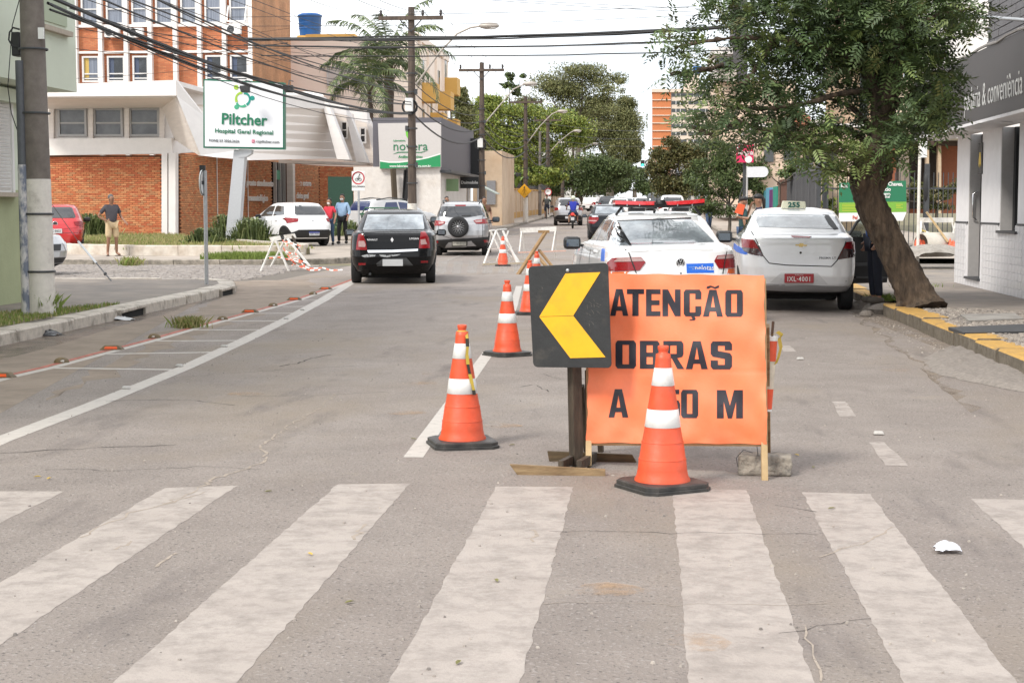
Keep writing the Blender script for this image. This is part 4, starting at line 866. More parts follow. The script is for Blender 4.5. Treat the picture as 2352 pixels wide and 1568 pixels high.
# ---------------- silver off-roader with spare wheel
SUV=[(.24,.34,3.7,.70,6),(.30,.14,3.85,.78,7),(.45,.04,3.96,.835,7),(.62,.0,4.0,.855,7),(.80,.01,3.96,.862,7),(.98,.04,3.85,.85,7),(1.10,.08,3.6,.82,6.5),(1.15,.10,3.2,.80,6.5),(1.35,.17,2.85,.735,6),(1.52,.27,2.5,.665,5.5),(1.60,.36,2.3,.625,5),(1.65,.55,2.1,.56,4.5),(1.675,1.0,1.7,.35,3)]
c=Car('spare_wheel_car','silver compact off-roader with a spare wheel on its tailgate','car',P(1058,588),R(3.5),SUV,PSILVER,(.78,3.28),wr=.335,group='cars driving away down the street',map_=(A_(1335,0)[0],589.5,74.4))
D('rear_window',[(1122,507),(1560,500),(1588,595),(1560,598),(1420,622),(1330,630),(1240,622),(1098,608)],GLDK)
for q,ql in (([(1055,655),(1170,665),(1165,690),(1115,712),(1052,712)],[(1100,672),(1162,675),(1150,690),(1105,695)]),([(1470,655),(1560,640),(1625,630),(1632,690),(1500,692)],[(1480,660),(1560,648),(1560,672),(1500,680)])):
 lamp=D('tail_lamp',q,LRED,.016);D('lamp_lens',ql,LWHITE,.022,par=lamp)
D('rear_bumper',[(1082,862),(1240,852),(1400,846),(1642,828),(1652,930),(1500,938),(1150,945),(1085,912)],TRIM,.03)
D('skid_plate',[(1160,938),(1205,884),(1240,880),(1240,925),(1405,922),(1410,876),(1450,870),(1500,920)],PSILVER,.04)
for q in ([(1570,860),(1632,862),(1630,888),(1580,886)],[(1082,870),(1100,870),(1100,890),(1084,890)]):D('bumper_reflector',q,LRED,.04)
D('brake_lamp',[(1270,491),(1388,490),(1384,503),(1275,504)],LRED,.012)
c.line('tailgate_gap',[A_(1098,612),A_(1100,800),A_(1240,850)],.012);c.line('tailgate_gap',[A_(1570,600),A_(1566,830)],.012);c.line('bumper_gap',[A_(1060,800),A_(1100,805)],.01)
u,v=c.loc(*A_(1312,724));r_=.325
mb=MB();mb.lathe([(r_*.6,-.22),(r_*.8,-.235),(r_*.96,-.2),(r_,-.14),(r_*.97,-.04),(r_*.7,.04)],36,(u,0,v),axis='Y',closed=False );sw=mb.build('spare_wheel',RUBBER,c.t)
mb=MB();mb.lathe([(r_*.66,-.20),(r_*.62,-.215),(r_*.58,-.19),(r_*.5,-.1),(.001,-.1)],30,(u,0,v),axis='Y',closed=False );mb.build('rim',UNDER,sw)
mb=MB()
for k in range(8):
 a=k*math.tau/8
 for da in (-.22,.22):mb.bar((u+.05*math.cos(a),-.195,v+.05*math.sin(a)),(u+r_*.6*math.cos(a+da),-.19,v+r_*.6*math.sin(a+da)),.018,.02)
mb.lathe([(.06,-.18),(.055,-.2),(.001,-.205)],14,(u,0,v),axis='Y',closed=False );mb.build('spokes',RIM,sw)
c.plate(*A_(1322,900),.42,.13,mat('muddy_plate',(.36,.34,.29),.6,var=.25,vscale=25),'ITW-2117',mat('plate_faint_text',(.12,.12,.11),.6))
c.line('wiper',[A_(1345,606),A_(1445,603)],.03,TRIM,.02)
for sd in (-1,1):
 c.decal('side_window',[(.25,1.2),(.62,1.18),(.62,1.5),(.40,1.48)],GLDK,.005,side=sd,px=False );c.decal('side_window',[(.72,1.18),(1.6,1.15),(1.6,1.54),(.75,1.52)],GLDK,.005,side=sd,px=False );c.decal('side_window',[(1.66,1.15),(2.7,1.12),(2.25,1.49),(1.66,1.54)],GLDK,.005,side=sd,px=False )
 c.line('door_gap',[(1.63,.4),(1.63,1.12)],.01,side=sd);c.line('door_gap',[(.75,.75),(.70,1.15)],.01,side=sd);c.mirror(sd*1.0,2.6,1.1,TRIM,sz=(.24,.12,.18))
 for yy in (.85,1.8):c.decal('door_handle',[(yy,.98),(yy+.18,.975),(yy+.18,1.01),(yy,1.015)],TRIM,.03,side=sd,px=False )
 mb=MB();mb.tube([(sd*.56,.5,1.62),(sd*.57,.65,1.69),(sd*.57,1.3,1.715),(sd*.56,2.0,1.69),(sd*.55,2.15,1.64)],.022,8);mb.build('roof_rail',DARKMETAL,c.t)
t_person_heads=[]
# ---------------- white patrol sedan with red light bar
V_=lambda x,y:(x/4.677+1173.3,y/4.677+402.3);M_=lambda x,y:(x/3.899+1575.6,y/3.899+335.2)
c=Car('patrol_car','white sedan with a red light bar on its roof behind the orange banner','car',P(1556,747),R(10.5),SEDAN,PWHITE,(.72,3.2),kz=.985,map_=(1556,747,179))
PC=c
c.decal('rear_window',[V_(1182,515),(1624,506),M_(340,872),V_(1195,765)],GLLT)
c.decal('window_seal',[V_(1172,505),(1626,502),(1624,506),V_(1182,515)],TRIM,.005)
lamp=c.decal('tail_lamp',[V_(*p) for p in ((1128,898),(1290,885),(1398,884),(1448,940),(1380,1025),(1080,1040),(1095,945))],LRED,.014);c.decal('lamp_lens',[V_(*p) for p in ((1180,896),(1292,888),(1396,890),(1432,928),(1300,932),(1140,938))],LWHITE,.02,par=lamp)
lamp=c.decal('tail_lamp',[M_(*p) for p in ((290,985),(370,980),(455,980),(487,1060),(487,1100),(300,1102),(260,1035))],LRED,.014);c.decal('lamp_lens',[M_(*p) for p in ((294,990),(452,984),(470,1010),(370,1015),(280,1018))],LWHITE,.02,par=lamp)
c.line('lamp_gap',[V_(1272,830),V_(1290,885),V_(1342,1055)],.013,off=.023);c.line('boot_gap',[V_(1200,770),V_(1272,830)],.013);c.line('boot_gap',[M_(375,950),M_(330,1150)],.013,off=.023);c.line('boot_edge',[V_(1290,828),V_(1700,808),V_(2190,812)],.01,mat('white_crease_shade',(.5,.5,.5),.5))  # shade along the boot edge painted as a grey line
ORS=mat('orange_stripe',(.75,.14,.03),.4)
c.decal('orange_stripe',[V_(*p) for p in ((1070,1048),(1275,1036),(1240,1060),(1066,1075))],ORS,.004);c.decal('orange_stripe',[M_(*p) for p in ((395,1105),(490,1104),(490,1150),(380,1150))],ORS,.004)
BLUE=mat('blue_sticker',(.012,.13,.62),.35)
bl=c.decal('blue_sticker',[V_(*p) for p in ((1888,955),(2186,949),(2188,1052),(1890,1056))],BLUE,.004)
c.text('pelotas',*V_(2085,1000),.092,WHITE,par=None ,xs=.88,bold=.0015,off=.007,name='sticker_text');c.text('cidade',*V_(1945,990),.03,mat('pale_blue',(.3,.5,.85),.5),off=.007,name='sticker_text');c.text('de',*V_(1958,1012),.03,MATS['pale_blue'],off=.007,name='sticker_text')
def roundel(c,px,py,r,kind='VW'):
 u,v=c.loc(px,py) if c.map else (px,py);y=c.hit((u,-4,v),(0,1,0))[0].y-.006
 mb=MB();mb.lathe([(r,.012),(r,-.006),(r*.86,-.008),(r*.84,-.002)],28,(u,y,v),axis='Y',closed=False );o=mb.build('badge',CHROME,c.t)
 MB().lathe([(r*.85,-.0015),(.0005,-.0015)],24,(u,y,v),axis='Y',closed=False ).build('badge_field',TRIM,o)
 mb=MB()
 def st(a,b_):mb.bar((u+a[0]*r,y-.004,v+a[1]*r),(u+b_[0]*r,y-.004,v+b_[1]*r),r*.15,.006,roll=0)
 for sx in (-1,1):
  st((sx*.30,.80),(0,.10));st((sx*.72,.42),(sx*.33,-.72));st((sx*.33,-.72),(0,-.05))
 mb.build('badge_letters',CHROME,o)
roundel(c,*V_(1824,945),.058)
c.decal('boot_lock',[V_(1815,1050),V_(1835,1050),V_(1835,1062),V_(1815,1062)],TRIM,.005)
lb=MB();rb=MB();zb,yb=1.50,1.35
for i in range(12):
 x0,x1=-.61+i*.1017,-.61+(i+1)*.1017;f=lambda x:.035*(x/.61)**2*(1 if x>0 else .3)
 for mbb,z0,z1 in ((rb,.0,.035),(lb,.035,.085)):
  vs=[]
  for x in (x0,x1):
   for (yy,zz) in ((-.12,z0),(.12,z0),(.10,z1),(-.10,z1)):vs.append((x*1.0,yb+yy,zb+zz+f(x)))
  mbb.add(vs,[(0,1,2,3),(7,6,5,4),(0,4,5,1),(1,5,6,2),(2,6,7,3),(3,7,4,0)])
LB=rb.build('light_bar',TRIM,c.t);lb.build('red_lens',mat('light_bar_red',(.62,.02,.025),.2,coat=1.),LB)
mb=MB();mb.lathe([(.07,0),(.07,.05),(.055,.06)],20,(0,yb-.14,zb+.045));mb.box((0,yb-.11,zb+.04),(.16,.08,.07));mb.build('siren',TRIM,LB)
for x in (-.45,-.28,.24,.44):MB().box((x,yb-.118,zb+.035),(.012,.01,.03)).build('clip',STEEL,LB)
for sx in (-1,1):MB().bar((sx*.5,yb,zb+.01),(sx*.585,yb,1.40),.05,.03).build('mount',TRIM,LB);MB().box((sx*.3,yb,1.475),(.2,.2,.05)).build('foot',TRIM,LB)
mb=MB();mb.tube([(-.13,.98,1.43),(-.12,.97,1.475)],.018,8);mb.tube([(-.12,.97,1.475),(-.10,.9,1.66)],.005,6);mb.build('antenna',TRIM,c.t)
for sd in (-1,1):
 c.decal('side_window',[(.98,1.07),(1.25,1.06),(1.25,1.32),(1.12,1.30)],GLDK,.005,side=sd,px=False );c.decal('side_window',[(1.3,1.06),(1.85,1.05),(1.85,1.35),(1.33,1.33)],GLLT,.005,side=sd,px=False );c.decal('side_window',[(1.92,1.05),(2.8,1.04),(2.4,1.31),(1.92,1.35)],GLLT,.005,side=sd,px=False )
 c.line('door_gap',[(1.88,.35),(1.88,1.36)],.03,TRIM,side=sd);c.decal('door_handle',[(1.4,.9),(1.58,.895),(1.58,.925),(1.4,.93)],PWHITE,.03,side=sd,px=False )
 c.mirror(sd*1.0,2.65,1.0,TRIM,sz=(.25,.12,.18));c.decal('blue_sticker',[(.62,.80),(.86,.80),(.92,.96),(.70,.96)],BLUE,.004,side=sd,px=False );c.decal('orange_stripe',[(.3,.62),(.7,.55),(3.2,.55),(3.2,.66),(.8,.68),(.35,.74)],ORS,.004,side=sd,px=False )
 # ---------------- white taxi
TAXI=[(.24,.40,3.9,.70,6),(.29,.18,4.05,.77,7),(.38,.04,4.15,.82,7),(.50,.0,4.2,.85,7),(.66,.01,4.18,.865,7),(.84,.05,4.08,.862,7),(.98,.08,3.88,.842,7),(1.07,.10,3.5,.815,7),(1.10,.22,3.2,.79,6.5),(1.125,.36,2.98,.765,6),(1.25,.58,2.68,.70,5.5),(1.38,.84,2.38,.635,5),(1.455,1.04,2.18,.585,4.5),(1.485,1.26,2.0,.51,4),(1.505,1.6,1.8,.3,3)]
c=Car('taxi','white taxi sedan with red number plate and roof sign 255, door open','car',P(1834,717),R(-1.5),TAXI,PWHITE,(.74,3.27),map_=(1834,717,158))
D=lambda nm,pts,m,off=.006,**k:c.decal(nm,[M_(*p) for p in pts],m,off,**k)
D('rear_window',[(654,616),(1290,632),(1340,690),(1372,756),(664,740),(646,690)],GLLT)
D('window_trim',[(1252,631),(1302,633),(1374,757),(1332,762),(1290,718)],TRIM,.009)
for q,ql in (([(512,845),(610,850),(655,925),(690,992),(600,976),(530,950),(515,900)],[(516,920),(652,930),(688,990),(600,974),(532,950)]),([(1425,868),(1480,864),(1506,874),(1500,1000),(1345,1020),(1395,925)],[(1396,928),(1503,932),(1499,1000),(1347,1018)])):
 D('lamp_seal',[((x-1008)*1.0+1008+(8 if x>1008 and x<1460 else 0)*-1+(8 if 560<x<1008 else 0),y+3) for x,y in q],TRIM,.008);lamp=D('tail_lamp',q,LRED,.014);D('lamp_lens',ql,LSMOKE,.018,par=lamp)
D('brake_lamp',[(938,813),(1118,822),(1096,832),(960,829)],LRED,.008)
c.line('boot_gap',[M_(*p) for p in ((596,776),(640,870),(692,990),(745,1055),(900,1072),(1290,1082),(1345,1024),(1395,925),(1432,830))],.014);c.line('bumper_gap',[M_(515,955),M_(600,980),M_(690,994)],.008)
GOLD=mat('gold_badge',(.45,.33,.13),.3,.8)
mb=MB()
for q in ([(978,888),(1010,888),(1012,878),(1046,880),(1044,890),(1080,893),(1072,904),(1042,903),(1038,912),(1004,910),(1008,902),(974,900)],):
 pts=[c.loc(*M_(*p)) for p in q];y=c.hit((0,-4,pts[0][1]),(0,1,0))[0].y;mb.prism([(a,y-.01,b_) for a,b_ in pts],(0,.014,0))
mb.build('badge',GOLD,c.t)
u,v=c.loc(*M_(1021,962));y=c.hit((u,-4,v),(0,1,0))[0].y
MB().lathe([(.017,.006),(.016,-.006),(.009,-.007),(.008,-.002),(.001,-.002)],16,(u,y,v),axis='Y',closed=False ).build('boot_lock',TRIM,c.t)
c.text('PRISMA LT',*M_(1256,1008),.042,mat('badge_grey',(.15,.15,.16),.3,.6),bold=.001,name='badge_text',xs=1.15)
PLR=mat('red_plate',(.38,.012,.02),.4,var=.1,vscale=20)
D('plate_recess_shade',[(752,1228),(850,1138),(1170,1140),(1262,1240),(1180,1245),(850,1238)],mat('white_shade',(.66,.66,.665),.35,coat=1.),.003)  # greyer white on a flush panel paints the plate recess shade
c.plate(*M_(1008,1187),.415,.132,PLR,'IXL·4001',WHITE,sub='RS PELOTAS')
D('lower_bumper',[(560,1232),(850,1240),(1180,1250),(1480,1262),(1440,1316),(1000,1312),(600,1290)],mat('bumper_grey',(.40,.40,.41),.4,coat=.5),.006);D('bumper_valance',[(600,1290),(1000,1312),(1440,1316),(1430,1330),(700,1330)],TRIM,.006)
for x,y in ((852,1195),(1166,1206),(1424,1212)):D('parking_sensor',[(x+7*math.cos(k),y+7*math.sin(k)) for k in [i*.785 for i in range(8)]],PLATEW,.003)
for sd in (-1,1):
 c.decal('side_window',[(1.05,1.14),(1.8,1.12),(1.8,1.40),(1.3,1.37)],GLDK,.005,side=sd,px=False );c.decal('side_window',[(1.86,1.12),(2.75,1.10),(2.4,1.36),(1.86,1.40)],GLDK,.005,side=sd,px=False );c.line('door_gap',[(1.83,.35),(1.83,1.42)],.028,TRIM,side=sd)
 c.decal('blue_stripe',[(.15,.82),(.5,.84),(3.2,.84),(3.2,.93),(.6,.93),(.2,.90)],BLUE,.004,side=sd,px=False );c.mirror(sd*1.02,2.62,1.04,TRIM,sz=(.26,.12,.19))
ts=MB();ts.prism([(-.20,1.30,1.49),(.18,1.30,1.49),(.165,1.30,1.595),(-.175,1.30,1.605)],(0,.10,0));ts=ts.build('roof_sign',mat('taxi_sign_cream',(.66,.66,.52),.5),c.t,bevel=.012)
text_mb('255',.105,face_cam((-.005,1.296,1.542)),.004,.004,1.15).build('sign_number',mat('sign_green',(.01,.10,.085),.5),ts)
mb=MB();mb.prism([(.88,2.05,.32),(1.55,2.55,.32),(1.62,2.60,.8),(1.60,2.58,1.02),(.88,2.05,1.06)],(-.03,.05,0));dr=mb.build('open_door',mat('door_inner_black',(.012,.012,.013),.6),c.t,bevel=.01)
mb=MB();fp=[(.88,2.05,1.05),(1.02,2.15,1.28),(1.2,2.28,1.40),(1.36,2.40,1.36),(1.60,2.58,1.02)]
mb.tube(fp,.024,6);mb.build('window_frame',TRIM,dr)
mb=MB();mb.face(fp);mb.build('window_pane',mat('clear_pane',(.35,.4,.36),.05,trans=.9,spec=.6),dr,solid=.004)
mb=MB();mb.ball((1.22,2.2,1.02),(.09,.05,.07),12);mb.build('side_mirror',TRIM,dr)
mb=MB();mb.bar((1.0,2.1,.62),(1.5,2.47,.62),.05,.05);mb.bar((1.0,2.1,.42),(1.52,2.48,.4),.05,.03);mb.build('arm_rest',DARKMETAL,dr)
# ---------------- the parked and passing hatchbacks
KW=[(z*1.0,*r) for z,*r in HATCH]
c=Car('white_hatchback','white hatchback with black bumper parked on the hospital forecourt','car',P(722,566,.12),R(41),KW,PWHITE,(.62,3.02),kz=1.02,wr=.30);dress_hatch(c,GLDK,TRIM,PLATEW,txt='IZA 1E37',ptm=mat('plate_blue_text',(.05,.06,.15),.5))
c.decal('plate_band',[(-.2,.468),(.2,.468),(.2,.505),(-.2,.505)],mat('plate_blue_band',(.02,.04,.35),.5),.034,px=False )
for sd in (-1,1):c.decal('wheel_moulding',[(.62+r*math.cos(a),.3+r*math.sin(a)) for r,rng in ((.42,range(0,13)),(.35,range(12,-1,-1))) for a in [k*math.pi/12 for k in rng]],TRIM,.012,side=sd,px=False );c.decal('sill_moulding',[(1.0,.30),(2.7,.30),(2.7,.42),(1.0,.40)],TRIM,.012,side=sd,px=False )
mb=MB();y_=c.hit((0,-4,.88),(0,1,0))[0].y;mb.prism([(0,y_-.008,.93),(.03,y_-.008,.88),(0,y_-.008,.83),(-.03,y_-.008,.88)],(0,.012,0));mb.build('badge',CHROME,c.t)
c=Car('red_hatchback','red hatchback parked behind the concrete pole, rear lamp showing','car',P(128,581,.12),R(19),HATCH,PRED,(.66,3.0),kz=1.0,wr=.31);dress_hatch(c,GLDK,PRED,PLATEW,txt='IYC·0621',ptm=TRIM);c.decal('bumper_valance',[(-.7,.24),(.7,.24),(.76,.36),(-.76,.36)],TRIM,.012,px=False );roundel(c,0,.88,.075)
c.line('tailgate_crease',[(-.8,.77),(0,.70),(.8,.77)],.02,mat('red_crease_shade',(.3,.008,.01),.3),px=False );c.line('bumper_gap',[(-.8,.60),(.8,.60)],.012,px=False )  # darker red line paints the shade in the tailgate crease
c=Car('silver_hatchback','silver hatchback nose poking out behind the white painted pole','car',Vector((Q(151,600,35).x-3.9,35.7,0)),R(-100),HATCH,PSILVER,(.66,2.95));dress_hatch(c,GLDK,PSILVER)
for sd in (-1,1):c.decal('head_lamp',[(sd*.42,.72),(sd*.74,.74),(sd*.78,.58),(sd*.5,.55)][::sd],HLAMP,.01,side='front',px=False )
c.decal('grille',[(-.34,.70),(.34,.70),(.26,.56),(-.26,.56)],TRIM,.008,side='front',px=False );c.decal('bumper_intake',[(-.55,.40),(.55,.40),(.5,.28),(-.5,.28)],TRIM,.008,side='front',px=False );c.decal('front_plate',[(-.2,.53),(.2,.53),(.2,.42),(-.2,.42)],PLATEW,.02,side='front',px=False )
c=Car('parked_estate_car','pale silver estate car parked behind the green dumpster','car',Vector((-11.6,63.5,H(63.5)+.12)),R(-38),SUV,PBEIGE,(.78,3.25),kz=.95,wr=.31);dress_hatch(c,mat('blueish_glass',(.02,.03,.09),.06,spec=.8),PBEIGE)
mb=MB()
for sd in (-1,1):mb.tube([(sd*.56,.6,1.55),(sd*.56,1.3,1.64),(sd*.54,2.1,1.58)],.02,6)
mb.build('roof_rail',DARKMETAL,c.t)
tz=Q(1306,517,93)
c=Car('silver_crossover','silver crossover beside the blue-shirted motorcyclist','car',(tz.x,93,H(93)),R(4),SUV,PSILVER,(.78,3.25),kz=.97,wr=.33,group='cars driving away down the street');dress_hatch(c,GLDK,TRIM,PLATEW)
bz=66.5
c=Car('dark_saloon','dark saloon half hidden on the left of the patrol car','car',(-1.62,bz,H(bz)),R(3),SEDAN,PDARK,(.75,3.3),group='cars driving away down the street')
c.decal('rear_window',[(-.58,1.07),(.58,1.07),(.5,1.37),(-.5,1.37)],GLLT,.006,px=False )
for sd in (-1,1):l_=c.decal('tail_lamp',[(sd*.42,.93),(sd*.80,.95),(sd*.87,.70),(sd*.62,.66),(sd*.45,.80)][::sd],LRED,.014,px=False );c.decal('lamp_lens',[(sd*.5,.80),(sd*.84,.82),(sd*.85,.77),(sd*.52,.76)][::sd],LWHITE,.02,px=False ,par=l_);c.mirror(sd*.98,2.7,.98,PDARK);c.decal('side_window',[(1.0,1.08),(2.75,1.05),(2.35,1.32),(1.3,1.33)],GLDK,.005,side=sd,px=False )
c.plate(0,.6,.4,.13,PLATEW);c.decal('boot_badge',[(-.7,.99),(-.45,.99),(-.45,.95),(-.7,.95)],CHROME,.01,px=False )
def far_car(m,kz,lab,loc,rz=0.,lv=HATCH,glass=GLDK):
 c=Car('distant_car',lab,'car',loc,rz,lv,m,(.66,3.0),kz=kz,group='cars in the distant traffic');dress_hatch(c,glass,TRIM if m is not PWHITE else PWHITE,PLATEW,detail=False );return c.t
fc=[]
spots=[(1422,118,PWHITE,'white car just above the left end of the red light bar'),(1395,140,PGREY,'grey car beside the white van in the far traffic'),(1440,165,PSILVER,'silver car in the middle of the far queue'),(1474,150,PWHITE,'white car right of centre in the far queue'),(1545,96,PWHITE,'white car beyond the right half of the red light bar'),(1573,84,PBEIGE,'pale car roof showing right of the light bar'),(1462,205,PDARK,'dark car deep in the far queue'),(1430,220,PWHITE,'white car far down the left lane'),(1484,230,PSILVER,'silver car far down the right lane'),(1450,270,PWHITE,'white car near the vanishing end of the street'),(1470,300,PGREY,'grey car near the vanishing end of the street'),(1438,330,PSILVER,'silver car small at the end of the street'),(1412,180,PSILVER,'silver car behind the white van'),(1508,128,PGREY,'grey car glimpsed over the patrol car roof'),(1458,380,PWHITE,'tiny white car at the end of the street')]
proto={}
for px,Y,m,lab in spots:
 x=Q(px,480,Y).x;key=m.name
 if key not in proto:proto[key]=far_car(m,1.02 if m is not PGREY else 1.12,lab,(x,Y,H(Y)),R(1.5))
 else :clone(proto[key],(x,Y,H(Y)),R(1.5),lab,scale=(1,1,rnd.uniform(.96,1.18)))
VAN=[(.26,.1,4.0,.74,7),(.4,.02,4.12,.83,8),(.7,.0,4.15,.86,8),(1.0,.01,3.9,.86,8),(1.15,.03,3.4,.84,8),(1.5,.06,3.0,.79,8),(1.75,.10,2.75,.74,7),(1.84,.2,2.6,.68,6),(1.87,.6,2.2,.5,4)]
vy=185;vx=Q(1368,480,vy).x
c=Car('white_van','white panel van turning out at the left of the far queue','van',(vx+.6,vy,H(vy)),R(42),VAN,PWHITE,(.7,3.1),wr=.32)
for sd in (-1,1):c.decal('side_window',[(2.2,1.15),(3.2,1.1),(2.8,1.6),(2.2,1.65)],GLDK,.006,side=sd,px=False );c.decal('tail_lamp',[(sd*.72,.75),(sd*.86,.75),(sd*.84,1.05),(sd*.72,1.05)][::sd],LRED,.01,px=False )
# ---------------- motorcycle
def wheel2(t,y,r,w=.09):
 mb=MB();mb.lathe([(r*.82,-w/2),(r*.97,-w*.4),(r,0),(r*.97,w*.4),(r*.82,w/2),(r*.8,0)],26,axis='X',closed=False );o=mb.build('wheel',RUBBER,t,loc=(0,y,r))
 mb=MB();mb.lathe([(r*.83,-w*.3),(r*.77,-w*.2),(r*.77,w*.2),(r*.83,w*.3)],24,axis='X',closed=False )
 for k in range(10):a=k*.628;mb.bar((0,.03*math.cos(a),.03*math.sin(a)),(0,r*.78*math.cos(a),r*.78*math.sin(a)),.008)
 mb.build('rim',STEEL,o)
def motorbike(lab,loc,rz,red=True ):
 t=thing('motorcycle',lab,'motorcycle',loc,rz,'motorcycles on the street');wheel2(t,.3,.3,.11);wheel2(t,1.55,.3,.09)
 mb=MB();mb.tube([(-.09,1.5,.35),(-.09,1.32,.95)],.025,8);mb.tube([(.09,1.5,.35),(.09,1.32,.95)],.025,8);mb.build('fork',STEEL,t)
 mb=MB();mb.ball((0,.95,.5),(.16,.22,.18),12);mb.bar((0,.3,.32),(0,1.2,.42),.14,.08);mb.build('engine',DARKMETAL,t)
 mb=MB();mb.ball((0,1.05,.83),(.15,.26,.13),14);mb.build('fuel_tank',PRED if red else PDARK,t)
 mb=MB();mb.prism([(-.13,.1,.78),(.13,.1,.78),(.11,.85,.76),(-.11,.85,.76)],(0,0,.09));mb.build('saddle',TRIM,t,bevel=.03)
 mb=MB();mb.tube([(-.38,1.15,1.02),(-.2,1.27,1.0),(.2,1.27,1.0),(.38,1.15,1.02)],.015,8);mb.build('handlebar',TRIM,t)
 for sx in (-1,1):
  mb=MB();mb.tube([(sx*.3,1.2,1.02),(sx*.36,1.2,1.16)],.008,6);mb.ball((sx*.38,1.19,1.2),(.06,.02,.04),10);mb.build('side_mirror',TRIM,t)
  MB().ball((sx*.14,-.02,.68),(.04,.04,.035),10).build('indicator',LORAN,t)
 MB().ball((0,-.02,.76),(.09,.06,.06),12).build('tail_lamp',mat('tail_lamp_lit',(.6,.01,.01),.3,emit=(1,.03,.02,1.2)),t)
 MB().box((0,-.06,.52),(.18,.01,.16)).build('number_plate',PLATEW,t)
 mb=MB();mb.prism([(-.09,-.05,.58),(.09,-.05,.58),(.07,.35,.66),(-.07,.35,.66)],(0,0,.03));mb.build('mudguard',TRIM,t)
 mb=MB();mb.tube([(.17,.7,.3),(.19,.1,.36)],.04,10);mb.build('exhaust_pipe',STEEL,t);return t
my=86.5;mx=Q(1317,480,my).x
MOTO=motorbike('red-lamped motorcycle ridden by a person in a blue shirt',(mx,my-.9,H(my)),R(2))
MOTO2y=150;MOTO2=motorbike('dark motorcycle far ahead beside the white van',(Q(1398,480,MOTO2y).x,MOTO2y,H(MOTO2y)),R(3),False )
# ---------------- bicycle
by=115;bx=Q(1256.5,480,by).x
t=thing('bicycle','bicycle ridden away along the left kerb','bicycle',(bx,by-.8,H(by)),R(3))
wheel2(t,.34,.34,.045);wheel2(t,1.4,.34,.045)
mb=MB()
for a,b_ in (((0,.34,.34),(0,.62,.8)),((0,.62,.8),(0,1.2,.85)),((0,.8,.32),(0,1.2,.8)),((0,.8,.32),(0,.6,.85)),((0,.34,.34),(0,.8,.32)),((0,1.4,.34),(0,1.2,.95))):mb.tube([a,b_],.017,6)
mb.build('frame',DARKMETAL,t);MB().box((0,.58,.9),(.14,.26,.05)).build('saddle',TRIM,t)
mb=MB();mb.tube([(-.32,1.1,1.0),(0,1.22,.98),(.32,1.1,1.0)],.013,6);mb.build('handlebar',TRIM,t)
# ================================================================== buildings
def bricktex(name,c1,c2,mo,bw=.23,bh=.072,rough=.85):
 m=bpy.data.materials.new(name);m.use_nodes=True ;n,l=m.node_tree.nodes,m.node_tree.links;b=n['Principled BSDF'];b.inputs['Roughness'].default_value=rough
 tc=n.new('ShaderNodeTexCoord');sp=n.new('ShaderNodeSeparateXYZ');l.new(tc.outputs['Object'],sp.inputs[0]);ad=n.new('ShaderNodeMath');l.new(sp.outputs[0],ad.inputs[0]);l.new(sp.outputs[1],ad.inputs[1])
 cb=n.new('ShaderNodeCombineXYZ');l.new(ad.outputs[0],cb.inputs[0]);l.new(sp.outputs[2],cb.inputs[1])
 t=n.new('ShaderNodeTexBrick');t.inputs['Scale'].default_value=1;t.inputs['Brick Width'].default_value=bw;t.inputs['Row Height'].default_value=bh;t.inputs['Mortar Size'].default_value=.009
 for k,c in (('Color1',c1),('Color2',c2),('Mortar',mo)):t.inputs[k].default_value=(*c,1)
 l.new(cb.outputs[0],t.inputs['Vector']);nz=n.new('ShaderNodeTexNoise');nz.inputs['Scale'].default_value=.8;nz.inputs['Detail'].default_value=6;l.new(tc.outputs['Object'],nz.inputs['Vector'])
 mr=n.new('ShaderNodeMapRange');mr.inputs[1].default_value=.3;mr.inputs[2].default_value=.7;mr.inputs[3].default_value=.75;mr.inputs[4].default_value=1.25;l.new(nz.outputs['Fac'],mr.inputs[0])
 mx=n.new('ShaderNodeMix');mx.data_type='RGBA';mx.blend_type='MULTIPLY';mx.inputs[0].default_value=1;l.new(t.outputs['Color'],mx.inputs[6]);l.new(mr.outputs[0],mx.inputs[7]);l.new(mx.outputs[2],b.inputs['Base Color'])
 bp=n.new('ShaderNodeBump');bp.inputs['Strength'].default_value=.6;bp.inputs['Distance'].default_value=.01;bp.invert=True ;l.new(t.outputs['Fac'],bp.inputs['Height']);l.new(bp.outputs[0],b.inputs['Normal']);MATS[name]=m;return m
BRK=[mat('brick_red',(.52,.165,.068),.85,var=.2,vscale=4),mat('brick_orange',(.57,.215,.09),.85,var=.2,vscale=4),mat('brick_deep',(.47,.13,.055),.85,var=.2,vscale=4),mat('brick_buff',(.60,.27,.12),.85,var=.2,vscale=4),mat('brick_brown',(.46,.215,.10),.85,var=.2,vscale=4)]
MORT=mat('brick_mortar',(.15,.07,.04),.95,var=.2)
BTEX=bricktex('tower_brick',(.44,.125,.05),(.55,.2,.085),(.30,.15,.09));BTEX2=bricktex('tower_brick_pale',(.47,.22,.10),(.54,.28,.14),(.36,.2,.12))
PLASTER=mat('white_plaster',(.76,.72,.69),.75,var=.07,vscale=.8,bump=.1,bscale=15);BOARDM=mat('board_marked_concrete',(.72,.66,.61),.8,var=.1,vscale=1.0,bump=.3,bscale=9,stretch=(.3,.3,3))
CURT=mat('curtain_glass',(.10,.12,.16),.12,col2=(.23,.25,.30),vscale=5,stretch=(4,1,.05),ramp=(.38,.6),spec=.7,coat=.6);CURTD=mat('dark_room_glass',(.015,.016,.018),.08,spec=.7,coat=.5,col2=(.05,.055,.065),vscale=2,ramp=(.5,.7))
FRAME=mat('white_window_frame',(.62,.61,.60),.5,var=.05);FRAMEG=mat('grey_window_frame',(.40,.39,.38),.5,var=.1)
